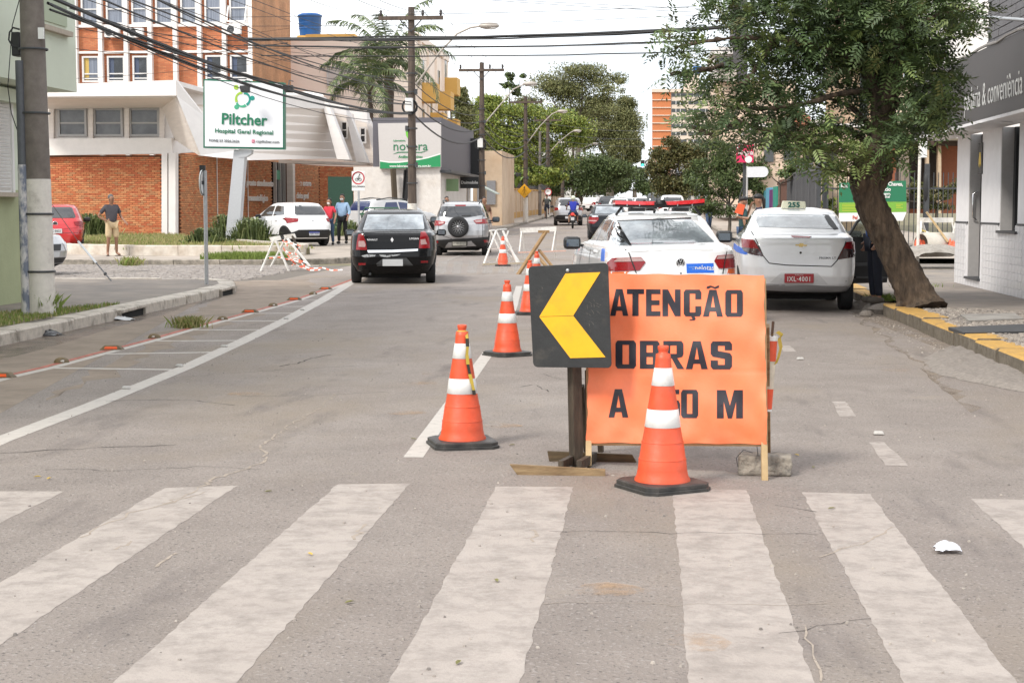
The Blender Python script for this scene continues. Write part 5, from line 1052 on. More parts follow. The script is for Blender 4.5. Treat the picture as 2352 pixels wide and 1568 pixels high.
CURTB=mat('blue_curtain',(.07,.09,.14),.8,var=.3,vscale=6,stretch=(6,6,.2));CURTY=mat('yellow_curtain',(.5,.35,.1),.8)
def window(par,x0,x1,z0,z1,Y,fr=FRAME,gl=CURT,splits=(),vs=(),f=.06,d=.10,nm='window',curtain=None ):
 """opening that looks towards -Y: frame as part, each pane a sub-part"""
 mb=MB()
 for xa,xb in ((x0,x0+f),(x1-f,x1)):mb.box(((xa+xb)/2,Y-d/2,(z0+z1)/2),(xb-xa,d,z1-z0))
 for za in (z0,z1-f):mb.box(((x0+x1)/2,Y-d/2+.004,za+f/2),(x1-x0-2*f,d,f))
 zz=[z0+f]+[z0+(z1-z0)*s for s in splits]+[z1-f];xx=[x0+f]+[x0+(x1-x0)*s for s in vs]+[x1-f]
 for z in zz[1:-1]:mb.box(((x0+x1)/2,Y-d/2+.01,z),(x1-x0-2*f,d*.7,f*.7))
 for x in xx[1:-1]:mb.box((x,Y-d/2+.013,(z0+z1)/2),(f*.7,d*.6,z1-z0-2*f))
 o=mb.build(nm,fr,par,world=True )
 for i in range(len(zz)-1):
  for j in range(len(xx)-1):
   q=MB();q.box(((xx[j]+xx[j+1])/2,Y-.035,(zz[i]+zz[i+1])/2),(xx[j+1]-xx[j]-.01,.012,zz[i+1]-zz[i]-.01));q.build('pane',gl,o,world=True )
 if curtain:
  q=MB();w=x1-x0;q.box((x0+f+w*.14,Y-.046,(z0+z1)/2),(w*.26,.006,z1-z0-2*f-.02));q.build('curtain',curtain,o,world=True )
 return o
def slab(nm,q,m,par,th=.2,ext=None ):
 """outline given as (px, py, depth), built as a solid of its own thickness"""
 pts=[Q(*p) for p in q];return MB().prism(pts,ext or (0,th,0)).build(nm,m,par,world=True )
def facet(nm,q,m,par,th=.12):
 mb=MB();mb.face([Q(*p) for p in q]);return mb.build(nm,m,par,world=True ,solid=th)
 # ---------------- the hospital
hb=thing('hospital','brick hospital with white sculpted concrete canopies on the left corner','hospital',(-21,63,H(63)))
YW=63.0;zb=H(YW)+.12;xl,xr=Q(60,500,YW).x,Q(372,500,YW).x;zt=Q(240,357,YW).z
mb=MB();mb.box(((xl+xr)/2-3,YW+.27,(zb+zt)/2),(xr-xl+6,.5,zt-zb));mb.build('wall',MORT,hb,world=True )
bmesh_=[]
for k in range(5):
 q=MB();q.box((0,0,0),(.218,.05,.062));bmesh_.append(q)
protos=[];rest=MB();cnt=0;rows=int((zt-zb-.03)/.0755);cand=[]
for r_ in range(rows):
 x=xl-(.12 if r_%2 else 0);z=zb+.045+r_*.0755
 while x<xr-.12:
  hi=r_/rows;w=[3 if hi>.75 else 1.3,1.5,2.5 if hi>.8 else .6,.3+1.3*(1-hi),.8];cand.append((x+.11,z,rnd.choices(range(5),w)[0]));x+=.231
vis=[c_ for c_ in cand if Q(118,400,YW).x<c_[0]];chosen=set(rnd.sample(range(len(vis)),min(300,len(vis))));
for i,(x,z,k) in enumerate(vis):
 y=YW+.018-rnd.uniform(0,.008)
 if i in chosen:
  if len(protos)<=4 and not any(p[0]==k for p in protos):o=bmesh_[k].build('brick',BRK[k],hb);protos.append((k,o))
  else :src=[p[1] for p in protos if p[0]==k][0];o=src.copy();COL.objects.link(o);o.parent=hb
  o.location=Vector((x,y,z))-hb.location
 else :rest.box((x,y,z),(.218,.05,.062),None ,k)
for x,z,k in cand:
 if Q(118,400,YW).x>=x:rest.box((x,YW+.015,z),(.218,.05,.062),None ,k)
def brick_run(a,b_,z0,z1,ws,thick=.5,skip=None ):
 a,b_=Vector((*a,0)),Vector((*b_,0));d=(b_-a);L=d.length;d.normalize();n_=Vector((d.y,-d.x,0));rot=Matrix(((d.x,-d.y,0),(d.y,d.x,0),(0,0,1)))
 mb=MB();c0=(a+b_)/2-n_*(thick/2+.012);c0.z=(z0+z1)/2;mb.box(c0,(L,thick,z1-z0),rot);mb.build('wall',MORT,hb,world=True )
 for r_ in range(int((z1-z0)/.0755)):
  s=.06 if r_%2 else .17
  while s<L-.1:
   p=a+d*s+n_*rnd.uniform(-.006,.004);p.z=z0+.04+r_*.0755;rest.box(p,(.218,.04,.062),rot,rnd.choices(range(5),ws)[0]);s+=.231
A0,A1,A2,A3,A4=(-19.05,64.6),(-17.75,75.2),(-17.45,77.8),(-17.0,82.6),(-15.6,85.2)
WS=[.4,1.0,.3,1.5,3.6];gz0=H(70)+.12
brick_run(A0,A1,gz0,3.72,WS);brick_run(A2,A3,gz0,3.72,WS);brick_run(A3,A4,gz0,3.72,[1.5,2,.8,.6,.6])
o=rest.build('brick_rows',BRK,hb,world=True );o['kind']='stuff'
for s in (.36,.70):
 p=Vector(A0).lerp(Vector(A1),s);mb=MB();mb.box((p.x+.05,p.y,2.1),(.03,.05,3.3));mb.build('seam_strip',PLASTER,hb,world=True )
mb=MB();mb.box((-17.75,76.5,2.0),(.1,2.4,3.4));mb.build('entrance_recess',GLASSD,hb,world=True )
for y in (75.35,76.3,77.2):MB().box((-17.62,y,2.0),(.14,.12,3.4)).build('door_frame',FRAMEG,hb,world=True )
MB().box((-17.6,75.85,3.1),(.04,.8,.45)).build('green_panel',mat('panel_green',(.03,.26,.14),.5),hb,world=True )
MB().box((-17.35,77.55,2.0),(.3,.5,3.5)).build('entrance_column',BOARDM,hb,world=True )
wdir=math.atan2(A1[1]-A0[1],A1[0]-A0[0])
def wall_text(tx,px,py,Y,size,m,par,ang,xs=1.,bold=.006,dep=.03):return text_mb(tx,size,face_cam(Q(px,py,Y),ang),dep,bold,xs).build('wall_lettering',m,par,world=True )
wall_text('pronto atendimento',597,421,73.2,.42,WHITE,hb,wdir,1.0);wall_text('traumatológico',592,455,73.0,.42,WHITE,hb,wdir,1.0)
wall_text('pronto socorro',695,421,79.8,.42,WHITE,hb,wdir,.95);wall_text('clínica geral',694,450,79.6,.42,WHITE,hb,wdir,.95)
slab('canopy_fascia',[(40,197,60.5),(404,184,60.5),(405,220,60.5),(40,223,60.5)],PLASTER,hb,.25)
slab('canopy_roof',[(40,197.6,60.76),(404,185,60.76),(404,196,60.76),(40,207,60.76)],PLASTER,hb,8)
facet('canopy_soffit',[(40,223,60.7),(405,220.5,60.7),(374,244,63),(40,248,63)],BOARDM,hb)
facet('canopy_cheek',[(405,221,60.7),(460,356,61.2),(404,320,63.1),(374,244,63.1)],BOARDM,hb)
slab('canopy_fin',[(404.5,184,60.45),(405.5,220,60.45),(461,357,61.0),(500,362,61.6),(575,368,63.6),(545,345,63.2),(470,268,61.8)],PLASTER,hb,.22)
slab('upper_wall',[(40,246,63.3),(376,243,63.3),(410,320,63.3),(40,320,63.3)],PLASTER,hb,.2)
slab('white_beam',[(40,319,62.75),(394,317,62.75),(396,353,62.75),(40,358,62.75)],PLASTER,hb,.5);slab('beam_end',[(394,317,62.75),(430,322,64.2),(443,350,64.6),(396,353,62.75)],PLASTER,hb,.3)
for a,b_ in ((371,384),(387,403)):slab('corner_pillar',[(a,352,62.6),(b_,351,62.6),(b_,549,62.6),(a,549,62.6)],PLASTER,hb,.4)
for a,b_ in ((135,200),(217,283),(299,367)):
 p,q=Q(a,314,63.3),Q(b_,248,63.3);window(hb,p.x,q.x,p.z,q.z,63.29,FRAMEG,mat('frosted_grey_glass',(.13,.135,.14),.2,col2=(.07,.07,.075),vscale=2,spec=.6,coat=.3),(.47,),f=.09)
for a in (118,208,291,371):slab('mullion_post',[(a-5,246,63.1),(a+5,246,63.1),(a+5,318,63.1),(a-5,318,63.1)],BOARDM,hb,.18)
slab('entrance_fascia',[(412,207,64.4),(744,223,72),(744,250,72),(412,239,64.4)],PLASTER,hb,.25)
facet('entrance_roof',[(412,207.5,64.5),(744,223.5,72.1),(735,215,82),(300,195,82)],PLASTER,hb)
SOFB=mat('soffit_boards_pale',(.86,.80,.75),.8,var=.02,vscale=.6);us=[Q(412,239,64.55),Q(744,250,72.1),Q(790,364,75.5),Q(552,368.5,67.0)];nb=6
for k in range(nb):
 a0,a1=us[0].lerp(us[3],k/nb),us[1].lerp(us[2],k/nb);b0,b1=us[0].lerp(us[3],(k+.9992)/nb),us[1].lerp(us[2],(k+.9992)/nb);MB().prism([a0,a1,b1,b0],(0,.14,0)).build('soffit_board',SOFB,hb,world=True )
for q in ([(743,222,72),(753,236,72),(804,367,72),(774,366,72),(744,251,72)],[(790,238,75.5),(802,258,75.5),(845,374,75.5),(818,372,75.5),(794,265,75.5)],[(837,253,79),(848,272,79),(886,377,79),(862,376,79),(841,282,79)]):slab('canopy_fin',q,PLASTER,hb,.9,(-.1,1.2,0))
for q in ([(750,235,74.2),(794,242,74.4),(797,266,74.4),(760,258,74.2)],[(798,250,77.6),(842,258,77.8),(845,283,77.8),(806,274,77.6)]):slab('roof_edge',q,PLASTER,hb,.8)
for q in ([(757,255,76.4),(810,262,76.4),(830,372,76.4),(790,370,76.4)],[(805,272,79.6),(850,280,79.6),(872,376,79.6),(830,374,79.6)]):slab('recess_wall',q,BOARDM,hb,.3)
for a,b_,Y in (((783,320),(800,278),76.3),((826,330),(842,292),79.5)):
 p,q=Q(*a,Y),Q(*b_,Y);window(hb,p.x,q.x,p.z,q.z,Y,FRAME,GLASSD,(.5,),f=.08)
slab('canopy_lip',[(640,367,70.5),(888,376,82),(888,381,82),(640,374,70.5)],BOARDM,hb,1.2)
YT=85.0;tx0,tx1=Q(168,100,YT).x,Q(580,100,YT).x;zt0=3.5;T=thing('hospital_tower','tall brick ward block with white pilasters and curtained windows behind the canopies','building',(tx1-4,YT,H(YT)))
mb=MB();mb.box(((tx0+tx1)/2-1,YT+4.3,10),(tx1-tx0+2,8.6,20));mb.build('wall',BTEX,T,world=True )
mb=MB();mb.box((tx1+.06,YT+4.2,10),(.12,8.9,20));mb.build('side_wall',BTEX2,T,world=True )
C1=lambda x,y:(x/3.341,y/3.341)
pilx=[598,790,985,1168,1360,1545,1735,1935]
for b_ in pilx:
 p=Q(*C1(b_,700),YT);MB().box((p.x,YT-.15,10.5),(.22,.34,19)).build('pilaster',PLASTER,T,world=True )
zrow=lambda y:Q(*C1(1200,y),YT).z
for y,h in ((200,.14),(402,.12)):MB().box(((tx0+tx1)/2-.5,YT-.10,zrow(y)),(tx1-tx0+1,.2,h)).build('ledge',PLASTER,T,world=True )
MB().box(((tx0+tx1)/2-.5,YT-.3,zrow(735)),(tx1-tx0+1,.6,.75)).build('ledge',PLASTER,T,world=True )
for i in range(7):
 x0,x1=Q(*C1(pilx[i]+30,100),YT).x,Q(*C1(pilx[i+1]-30,100),YT).x
 window(T,x0,x1,zrow(188),zrow(-70),YT,FRAME,CURT,(.46,),f=.09,d=.16)
 window(T,x0,x1,zrow(-200),zrow(-440),YT,FRAME,CURT,(.46,),f=.09,d=.16)
 if i in (0,1,2,5,6):
  window(T,x0,x1,zrow(630),zrow(430),YT,FRAME,CURTD if i!=0 else CURT,(.14,.32),f=.09,d=.16,curtain=CURTB if i!=0 else CURTY)
x0,x1=Q(*C1(pilx[0]-150,100),YT).x,Q(*C1(pilx[0]-30,100),YT).x
for a,b_ in ((188,-70),(630,430)):window(T,x0,x1,zrow(a),zrow(b_),YT,FRAME,CURT,(.4,),f=.09,d=.16)
x0,x1=Q(*C1(1757,100),YT).x,Q(*C1(1895,100),YT).x;mb=MB();z1_,z0_=zrow(55),zrow(178)
for a,b_ in (((x0,YT-.12,z1_),(x0,YT-.5,z0_)),((x1,YT-.12,z1_),(x1,YT-.5,z0_)),((x0,YT-.5,z0_),(x1,YT-.5,z0_))):mb.bar(a,b_,.07)
mb.build('open_sash',WHITE,T,world=True )
ac0=None
for (a,b_),lab in (((862,252),'white air conditioner on the brick front, leftmost of three'),((1045,255),'white air conditioner on the brick front, second of three'),((1795,228),'white air conditioner below the open tilted window')):
 p=Q(*C1(a,b_),YT-.45)
 if ac0 is None :
  ac0=thing('air_conditioner',lab,'air conditioner',p,0,'air conditioners on the ward block');MB().box((0,0,0),(.78,.32,.5)).build('casing',WHITE,ac0,bevel=.02)
  mb=MB();mb.lathe([(.19,-.165),(.19,-.18),(.15,-.18),(.15,-.17),(.11,-.17),(.11,-.18),(.07,-.18),(.07,-.17),(.001,-.17)],20,(-.14,0,0),axis='Y',closed=False );mb.build('fan_grille',DARKMETAL,ac0);mb=MB();mb.box((-.25,.1,-.28),(.04,.6,.05));mb.build('bracket',DARKMETAL,ac0);mb=MB();mb.box((.25,.1,-.28),(.04,.6,.05));mb.build('bracket',DARKMETAL,ac0)
 else :clone(ac0,p,0,lab)
 # ---------------- hospital sign on its leaning pylon
pb=P(529,560,.2);YS_=pb.y;sg=thing('hospital_sign','white Piltcher hospital sign with green frame on a slanted grey pylon','sign',pb)
PYL=mat('pylon_grey_paint',(.47,.48,.50),.4,.3,var=.06)
fr=lambda x,y,o_=0.:Q(x,y,YS_-.15-o_+.30*(x-560)/185)
pq=[(516,561),(547,561),(563,346),(537,344)]
MB().prism([Q(*p,YS_) for p in pq],(0,.38,0)).build('pylon',PYL,sg,world=True ,bevel=.03);MB().box(Q(532,560,YS_+.2),(.75,.7,.12)).build('pylon_foot',PYL,sg,world=True );MB().prism([Q(*p,YS_-.02) for p in ((548,343),(578,344),(577,353),(566,360),(548,362))],(0,.3,0)).build('bracket',PYL,sg,world=True )
GRN=mat('sign_frame_green',(.008,.13,.075),.45)
MB().prism([fr(467,182),fr(652.5,190),fr(652.5,343.5),fr(467,340)],(0,.3,0)).build('frame',GRN,sg,world=True );MB().prism([fr(470,185.5,.02),fr(649.5,193,.02),fr(649.5,339,.02),fr(470.5,336.5,.02)],(0,.015,0)).build('panel',mat('sign_white',(.76,.77,.80),.4),sg,world=True )
an=math.atan2(.30,185/(F_PX/YS_))
def stext(tx,cx,cy,w,m,bold=0.,name='sign_text',xs=1.):
 sc=F_PX/YS_;p=fr(cx/3.341,cy/3.341,.036);t_=text_mb(tx,1,Matrix.Identity(4),.0,0);xs_=[v[0] for v in t_.v];ww=max(xs_)-min(xs_);size=w/3.341/sc/ww/xs
 return text_mb(tx,size,face_cam(p,an)@Matrix.Rotation(R(-2),4,'Z'),.012,bold,xs).build(name,m,sg,world=True )
DG=mat('letter_green',(.006,.16,.08),.45);TG=mat('letter_grey',(.10,.11,.12),.5)
stext('Piltcher',1873,922,345,DG,.012,xs=.95);stext('Hospital Geral Regional',1873,1012,445,DG,.003);stext('FONE 53 3026.2626',1720,1082,232,TG,.001);stext('ccpiltcher.com',2055,1088,178,TG,.001)
p=fr(1943/3.341,1084/3.341,.04);mb=MB();mb.box((p.x,p.y,p.z),(.10,.02,.11));ic=mb.build('app_icon',mat('icon_pink',(.55,.06,.16),.5),sg,world=True ,bevel=.008);mb=MB();mb.lathe([(.034,-.012),(.024,-.012)],14,(p.x,p.y,p.z),axis='Y',closed=False );mb.build('icon_ring',WHITE,ic,world=True ,solid=.004)
def arc(cx,cy,r0,r1,a0,a1,m,nm='logo_arc',n=18):
 pts=[(cx+(r0)*math.cos(R(a0+(a1-a0)*i/n)),cy-r0*math.sin(R(a0+(a1-a0)*i/n))) for i in range(n+1)]
 pi=[(cx+4*math.sin(R((a1+a0)/2))+(r1+7*math.sin(math.pi*i/n))*math.cos(R(a0+(a1-a0)*i/n)),cy-(r1+7*math.sin(math.pi*i/n))*math.sin(R(a0+(a1-a0)*i/n))) for i in range(n+1)]
 MB().prism([fr(x/3.341,y/3.341,.034) for x,y in pts+pi[::-1]],(0,.008,0)).build(nm,m,sg,world=True )
LIME,TEAL,MIDG=mat('logo_lime',(.33,.52,.05),.5),mat('logo_teal',(.01,.27,.22),.5),mat('logo_mid_green',(.06,.38,.22),.5)
arc(1862,762,60,40,95,205,LIME);arc(1862,764,62,40,212,300,MIDG);arc(1862,764,62,40,305,440,TEAL)
for x,y,r_,m in ((1812,671,19,LIME),(1936,754,18,TEAL),(1815,822,18,MIDG)):
 MB().prism([fr((x+r_*math.cos(a))/3.341,(y+r_*math.sin(a))/3.341,.034) for a in [k*math.pi/10 for k in range(20)]],(0,.008,0)).build('logo_dot',m,sg,world=True )
for x,lab in ((563,'black floodlight hanging before the logo of the hospital sign'),(663,'black floodlight at the right end of the hospital sign')):
 p=Q(x,204,YS_-.8);t=thing('floodlight',lab,'floodlight',p,0,'floodlights on the hospital sign');MB().prism([(-.18,-.08,.10),(.16,-.08,.12),(.15,-.1,-.11),(-.14,-.1,-.10)],(0,.2,-.03)).build('housing',TRIM,t,bevel=.02);mb=MB();mb.tube([(0,0,.1),(0,.1,.28),(0,.7,.3)],.02,6);mb.build('arm',DARKMETAL,t)
 # ---------------- laboratory corner and the grey shop
YL=70.0;lb_=thing('laboratory','rough white stucco laboratory with a large Novera sign board above','building',(-10.5,YL,H(YL)))
STUC=mat('rough_stucco',(.66,.62,.58),.9,col2=(.52,.46,.40),vscale=1.1,var=.1,bump=1.2,bscale=7,ramp=(.5,.8))
x0,x1=Q(812,400,YL).x,Q(1012,400,YL).x;zt=Q(900,386,YL).z
MB().box(((x0+x1)/2,YL+5,(zt+H(YL))/2),(x1-x0,10,zt-H(YL)+.1)).build('wall',STUC,lb_,world=True )
bq=[(868,283.5),(1012.5,281.5),(1012.5,384),(872,388)];bd=lambda x,y,o_=0.:Q(x,y,YL-.22-o_)
MB().prism([bd(*p) for p in bq],(0,.18,0)).build('sign_board',mat('board_pale_grey',(.52,.49,.47),.6,var=.04),lb_,world=True )
C4=lambda x,y:(x/3.341+737.5,y/3.341)
sw=[(452,1240),(520,1250),(600,1250),(700,1238),(820,1215),(916,1186),(917,1280),(452,1295)]
LG=mat('novera_green',(.015,.25,.085),.5);LD=mat('novera_dark_green',(.012,.17,.07),.5);LLG=mat('novera_leaf_green',(.16,.5,.05),.5)
MB().prism([bd(*C4(*p),.01) for p in sw],(0,.008,0)).build('green_swoosh',LG,lb_,world=True );MB().prism([bd(*C4(*p),.008) for p in [(x,y-9) for x,y in sw[:6]]+sw[5::-1]],(0,.006,0)).build('white_edge',WHITE,lb_,world=True )
def ltext(tx,cx,cy,w,m,bold=0.,xs=1.):
 t_=text_mb(tx,1,Matrix.Identity(4));ww=max(v[0] for v in t_.v)-min(v[0] for v in t_.v);text_mb(tx,w/3.341/(F_PX/YL)/ww/xs,face_cam(bd(*C4(cx,cy),.014)),.006,bold,xs).build('sign_text',m,lb_,world=True )
ltext('Laboratório',600,1080,92,LG,.002);ltext('novera',685,1125,265,LD,.0);ltext('Análises Clínicas',686,1204,186,LG,.003);ltext('www.laboratorionovera.com.br',684,1275,320,WHITE,.004)
MB().prism([bd(*C4(*p),.012) for p in ((550,1184),(590,1166),(690,1165),(760,1168),(815,1158),(770,1174),(690,1173),(600,1173))],(0,.006,0)).build('underline',LD,lb_,world=True )
for q,m in (([(652,1015),(668,975),(690,960),(690,1005),(670,1010)],LG),([(648,1008),(672,1012),(692,1030),(692,1082),(665,1064),(652,1040)],LLG)):MB().prism([bd(*C4(*p),.012) for p in q],(0,.006,0)).build('leaf_mark',m,lb_,world=True )
for a,b_,m,w in (((903,388),(909,470),mat('brown_post',(.075,.055,.035),.8,var=.2),.2),((939,386),(925,462),TRIM,.26),((931,390),(925,440),TRIM,.05)):MB().bar(Q(*a,YL-.35),Q(b_[0],500,YL-.5),w,.15).build('sign_post',m,lb_,world=True )
MB().box((x0-.6,YL+.1,1.6),(1.1,.1,2.6)).build('green_gate',mat('gate_green',(.012,.05,.03),.6,var=.2),lb_,world=True )
gs=thing('grey_shop','grey upstairs shop front with black signs beside the laboratory','shop',(-9,76,H(76)));GP=mat('purple_grey_cladding',(.105,.10,.115),.6,var=.08);xs=-9.02
MB().box((xs-1.5,76.6,4.3),(3,13.1,2.3)).build('upper_cladding',GP,gs,world=True );MB().box((xs-1.6,76.6,1.7),(2.9,13,3.2)).build('lower_wall',PLASTER,gs,world=True );MB().box((xs+.2,76.6,3.12),(.5,13.2,.12)).build('awning_edge',DARKMETAL,gs,world=True )
for y in (71.2,73.6,76,78.4,80.8):MB().box((xs-.13,y,1.75),(.08,1.5,2.5)).build('shop_door',GLASSD,gs,world=True )
MB().box((xs+.45,77.2,2.75),(.9,.12,.55)).build('projecting_sign',TRIM,gs,world=True );text_mb('Daimobile',.2,face_cam((xs+.45,77.13,2.75)),.01,.002).build('sign_text',WHITE,gs,world=True )
MB().box((xs+.2,81.8,4.1),(.5,.15,1.9)).build('banner_panel',TRIM,gs,world=True );MB().box((xs+.3,71.6,2.55),(.55,.1,.55)).build('green_sign',mat('dull_green_sign',(.16,.24,.12),.6),gs,world=True );MB().prism([(xs,82.3,2.9),(xs+1.2,82.3,2.3),(xs+1.2,82.3,2.25),(xs,82.3,2.8)],(0,2.5,0)).build('awning',mat('pale_awning',(.5,.56,.5),.6),gs,world=True )
ch=thing('cream_house','cream plastered house end beside the wooden pole','house',(-10,88,H(88)));CRM=mat('cream_plaster',(.60,.47,.34),.8,col2=(.50,.36,.24),vscale=.7,var=.1)
xa,xb=Q(1086,400,88).x,Q(1153,400,88).x;MB().box(((xa+xb)/2,92,2.4),(xb-xa,8,4.5)).build('wall',CRM,ch,world=True )
for a,b_ in ((1118,1138),(1096,1112)):p,q=Q(a,470,87.9),Q(b_,415,87.9);MB().box(((p.x+q.x)/2,87.93,(p.z+q.z)/2),(q.x-p.x,.1,q.z-p.z)).build('metal_door',mat('grey_roller',(.25,.25,.26),.6,var=.15),ch,world=True )
fw=thing('boundary_wall','long cream panelled wall topped by grey railings on the left pavement','wall',(-9.3,125,H(125)));Ys=list(range(97,190,4));OCH=mat('ochre_base',(.48,.28,.09),.85,var=.2)
for a,b_ in zip(Ys[:-1],Ys[1:]):
 x=-9.3+B((a+b_)/2);z=H((a+b_)/2);MB().box((x,(a+b_)/2,z+1.05),(.2,3.7,2.0)).build('panel',CRM,fw,world=True );MB().box((x+.03,b_-.02,z+1.1),(.26,.3,2.15)).build('pilaster',CRM,fw,world=True );MB().box((x+.115,(a+b_)/2,z+.3),(.03,3.7,.45)).build('base_band',OCH,fw,world=True );MB().box((x+.01,(a+b_)/2,z+2.13),(.3,3.68,.12)).build('coping',OCH,fw,world=True )
 for k in range(12):MB().box((x,a+.2+k*.31,z+2.75),(.03,.05,1.15)).build('rail_bar',DARKMETAL,fw,world=True )
 for zz in (2.3,3.2):MB().box((x,(a+b_)/2,z+zz),(.035,3.9,.05)).build('rail',DARKMETAL,fw,world=True )
 # ---------------- peach apartment house with yellow balconies, roof tank
YP=97.0;pa=thing('peach_apartments','peach apartment house with yellow balconies behind the palms','building',(-16,YP,H(YP)));PEA=mat('peach_render',(.84,.74,.65),.8,var=.05,vscale=.4);YEL=mat('yellow_render',(.62,.37,.10),.75,var=.08)
x0,x1=Q(640,200,YP).x,Q(955,200,YP).x;zt=Q(800,90,YP).z
MB().box(((x0+x1)/2,YP+8,zt/2),(x1-x0,16,zt)).build('wall',PEA,pa,world=True );MB().box(((x0+x1)/2-1.2,YP+6,zt+.2),((x1-x0)*.36,10,.42)).build('roof_parapet',YEL,pa,world=True )
MB().box((x1-.2,YP+8,zt+.2),(.6,15.5,.4)).build('roof_edge',PEA,pa,world=True )
p,q=Q(751,198,YP),Q(800,153,YP);window(pa,p.x,q.x,p.z,q.z,YP,FRAME,mat('closed_blind',(.55,.52,.5),.6),(),f=.06)
for yb,zlist in ((99.5,(2.6,5.6,8.6)),(103.2,(4.1,7.0)),(107,(2.6,5.6,8.6)),(110.6,(4.1,7.0,9.8))):
 for z in zlist:
  b_=MB().box((x1+.5,yb,z),(1.0,1.9,1.15)).build('balcony',YEL,pa,world=True );MB().box((x1+.02,yb+.1,z+1.35),(.06,1.6,1.4)).build('window',GLASSD,pa,world=True );MB().box((x1+.055,yb+.1,z+1.35),(.04,.08,1.4)).build('window_bar',WHITE,pa,world=True )
 MB().box((x1+.08,yb-1.15,6),(.16,.3,11.5)).build('pilaster',PEA,pa,world=True )
tk=Q(712,58,YP+5);t=thing('water_tank','blue water tank on the roof left of the palm trees','water tank',tk);TKB=mat('tank_blue',(.012,.10,.33),.4,var=.1);s=(YP+5)/F_PX
MB().lathe([(24*s,-25*s),(27*s,18*s),(28.5*s,19*s),(28.5*s,22*s),(20*s,26*s),(.05,27*s)],24,closed=False ).build('tank',TKB,t)
for zz in (-10,2,12):MB().lathe([(25.4*s+zz*.03*s,zz*s),(26.8*s+zz*.03*s,(zz+1.5)*s),(25.6*s+zz*.03*s,(zz+3)*s)],24,closed=False ).build('rib',TKB,t)
MB().box((0,0,-34*s),(50*s,50*s,16*s)).build('plinth',YEL,t)
# ---------------- right side: bakery
bk=thing('bakery','bakery with dark fascia lettered padaria & conveniência and white tiled base','bakery',(5.6,25,.15));XB=5.56;WB=mat('bakery_white',(.72,.70,.70),.7,var=.06,vscale=1.5);YF,YN=29.9,12.0
def wallx(y0,y1,z0,z1,m,nm='wall',x=XB,th=.5):return MB().box((x+th/2,(y0+y1)/2,(z0+z1)/2),(th,y1-y0,z1-z0)).build(nm,m,bk,world=True )
D0,D1,W0,W1=27.7,28.77,25.0,26.24
wallx(D1,YF,.15,2.78,WB);wallx(W1,D0,.15,2.78,WB);wallx(W0,W1,.15,1.12,WB);wallx(22.6,W0,.15,2.78,WB);wallx(YN,22.6,.15,2.78,WB)
JG=mat('jamb_grey',(.40,.385,.38),.7,var=.08)
for y0,y1,z0 in ((D0,D1,.32),(W0,W1,1.15)):
 MB().box((XB+.30,(y0+y1)/2,(z0+2.78)/2),(.02,y1-y0,2.78-z0)).build('glass_pane',GLASSD,bk,world=True );MB().box((XB+.16,y1-.012,(z0+2.78)/2),(.30,.02,2.78-z0)).build('jamb',JG,bk,world=True );MB().box((XB+.22,y1-.10,(z0+2.78)/2),(.06,.14,2.78-z0)).build('frame_post',TRIM,bk,world=True );MB().box((XB+.12,(y0+y1)/2,z0-.02),(.34,y1-y0+.1,.04)).build('sill',DARKMETAL,bk,world=True )
mb=MB();mb.tube([(XB+.13,D1-.06,1.3),(XB+.06,D1-.08,1.34),(XB+.06,D1-.08,1.75),(XB+.13,D1-.06,1.79)],.014,8);mb.build('door_handle',CHROME,bk,world=True )
TILE=mat('white_glazed_tile',(.72,.71,.72),.25,var=.12,vscale=1.6,coat=.3);MB().box((XB+.0,20,.7),(.012,4.9,1.1)).build('tile_base',WB,bk,world=True )
tl,th_=.232,.116;tpro=None ;joints=MB();nT=0
for r_ in range(9):
 z=.16+r_*.12+.06;y=YF-.12-(0 if r_%2 else 0)
 while y>22.2:
  inside=(D0-.02<y+.11 and y-.11<D1+.02 and z>.28) or (W0<y<W1 and z>1.1)
  if not inside:
   if nT<300:
    if tpro is None :q=MB();q.box((0,0,0),(.012,tl,th_));tpro=q.build('tile',TILE,bk,bevel=.003);o=tpro
    else :o=tpro.copy();COL.objects.link(o);o.parent=bk
    o.location=Vector((XB-.006-rnd.uniform(0,.0015),y,z))-bk.location;nT+=1
   else :joints.box((XB-.006,y,z),(.012,tl,th_))
  y-=.24
if joints.v:joints.build('tile_rows',TILE,bk,world=True )['kind']='stuff'
for y0,y1 in ((D1,YF+.01),(W1,D0),(20,W0)):MB().box((XB-.008,(y0+y1)/2,1.255),(.022,y1-y0,.03)).build('dado_line',DARKMETAL,bk,world=True )
FASC=mat('fascia_dark_grey',(.052,.047,.046),.5,var=.08,vscale=.7)
MB().box((5.18,20.5,3.34),(.46,21.6,1.04)).build('fascia',FASC,bk,world=True );MB().box((5.26,20.5,2.80),(.62,21.6,.05)).build('soffit',WB,bk,world=True )
mb=MB();mb.tube([(4.95+.01*math.sin(y),y,3.885+.02*math.sin(y*3.1)) for y in np.linspace(31,12,30)],.022,5);mb.build('loose_cable',mat('faded_cable',(.3,.28,.26),.7),bk,world=True )
tm=text_mb('padaria & conveniência',1,Matrix.Identity(4));ww=max(v[0] for v in tm.v)-min(v[0] for v in tm.v);ya,yb_=QX(2215,250,4.945).y,QX(2347,240,4.945).y
text_mb('padaria & conveniência',.50,face_left((4.946,(ya+yb_)/2,3.17)),.004,-.002,(ya-yb_)/ww/.50).build('fascia_lettering',mat('letter_steel',(.62,.62,.6),.4,.2),bk,world=True )
for y in (28.5,26.5,24.5):MB().lathe([(.09,-.01),(.08,-.02),(.001,-.02)],16,(5.25,y,2.77),closed=False ).build('down_light',WB,bk,world=True )
MB().box((5.3,21.15,3.9),(.62,.12,3.4)).build('end_board',TRIM,bk,world=True )
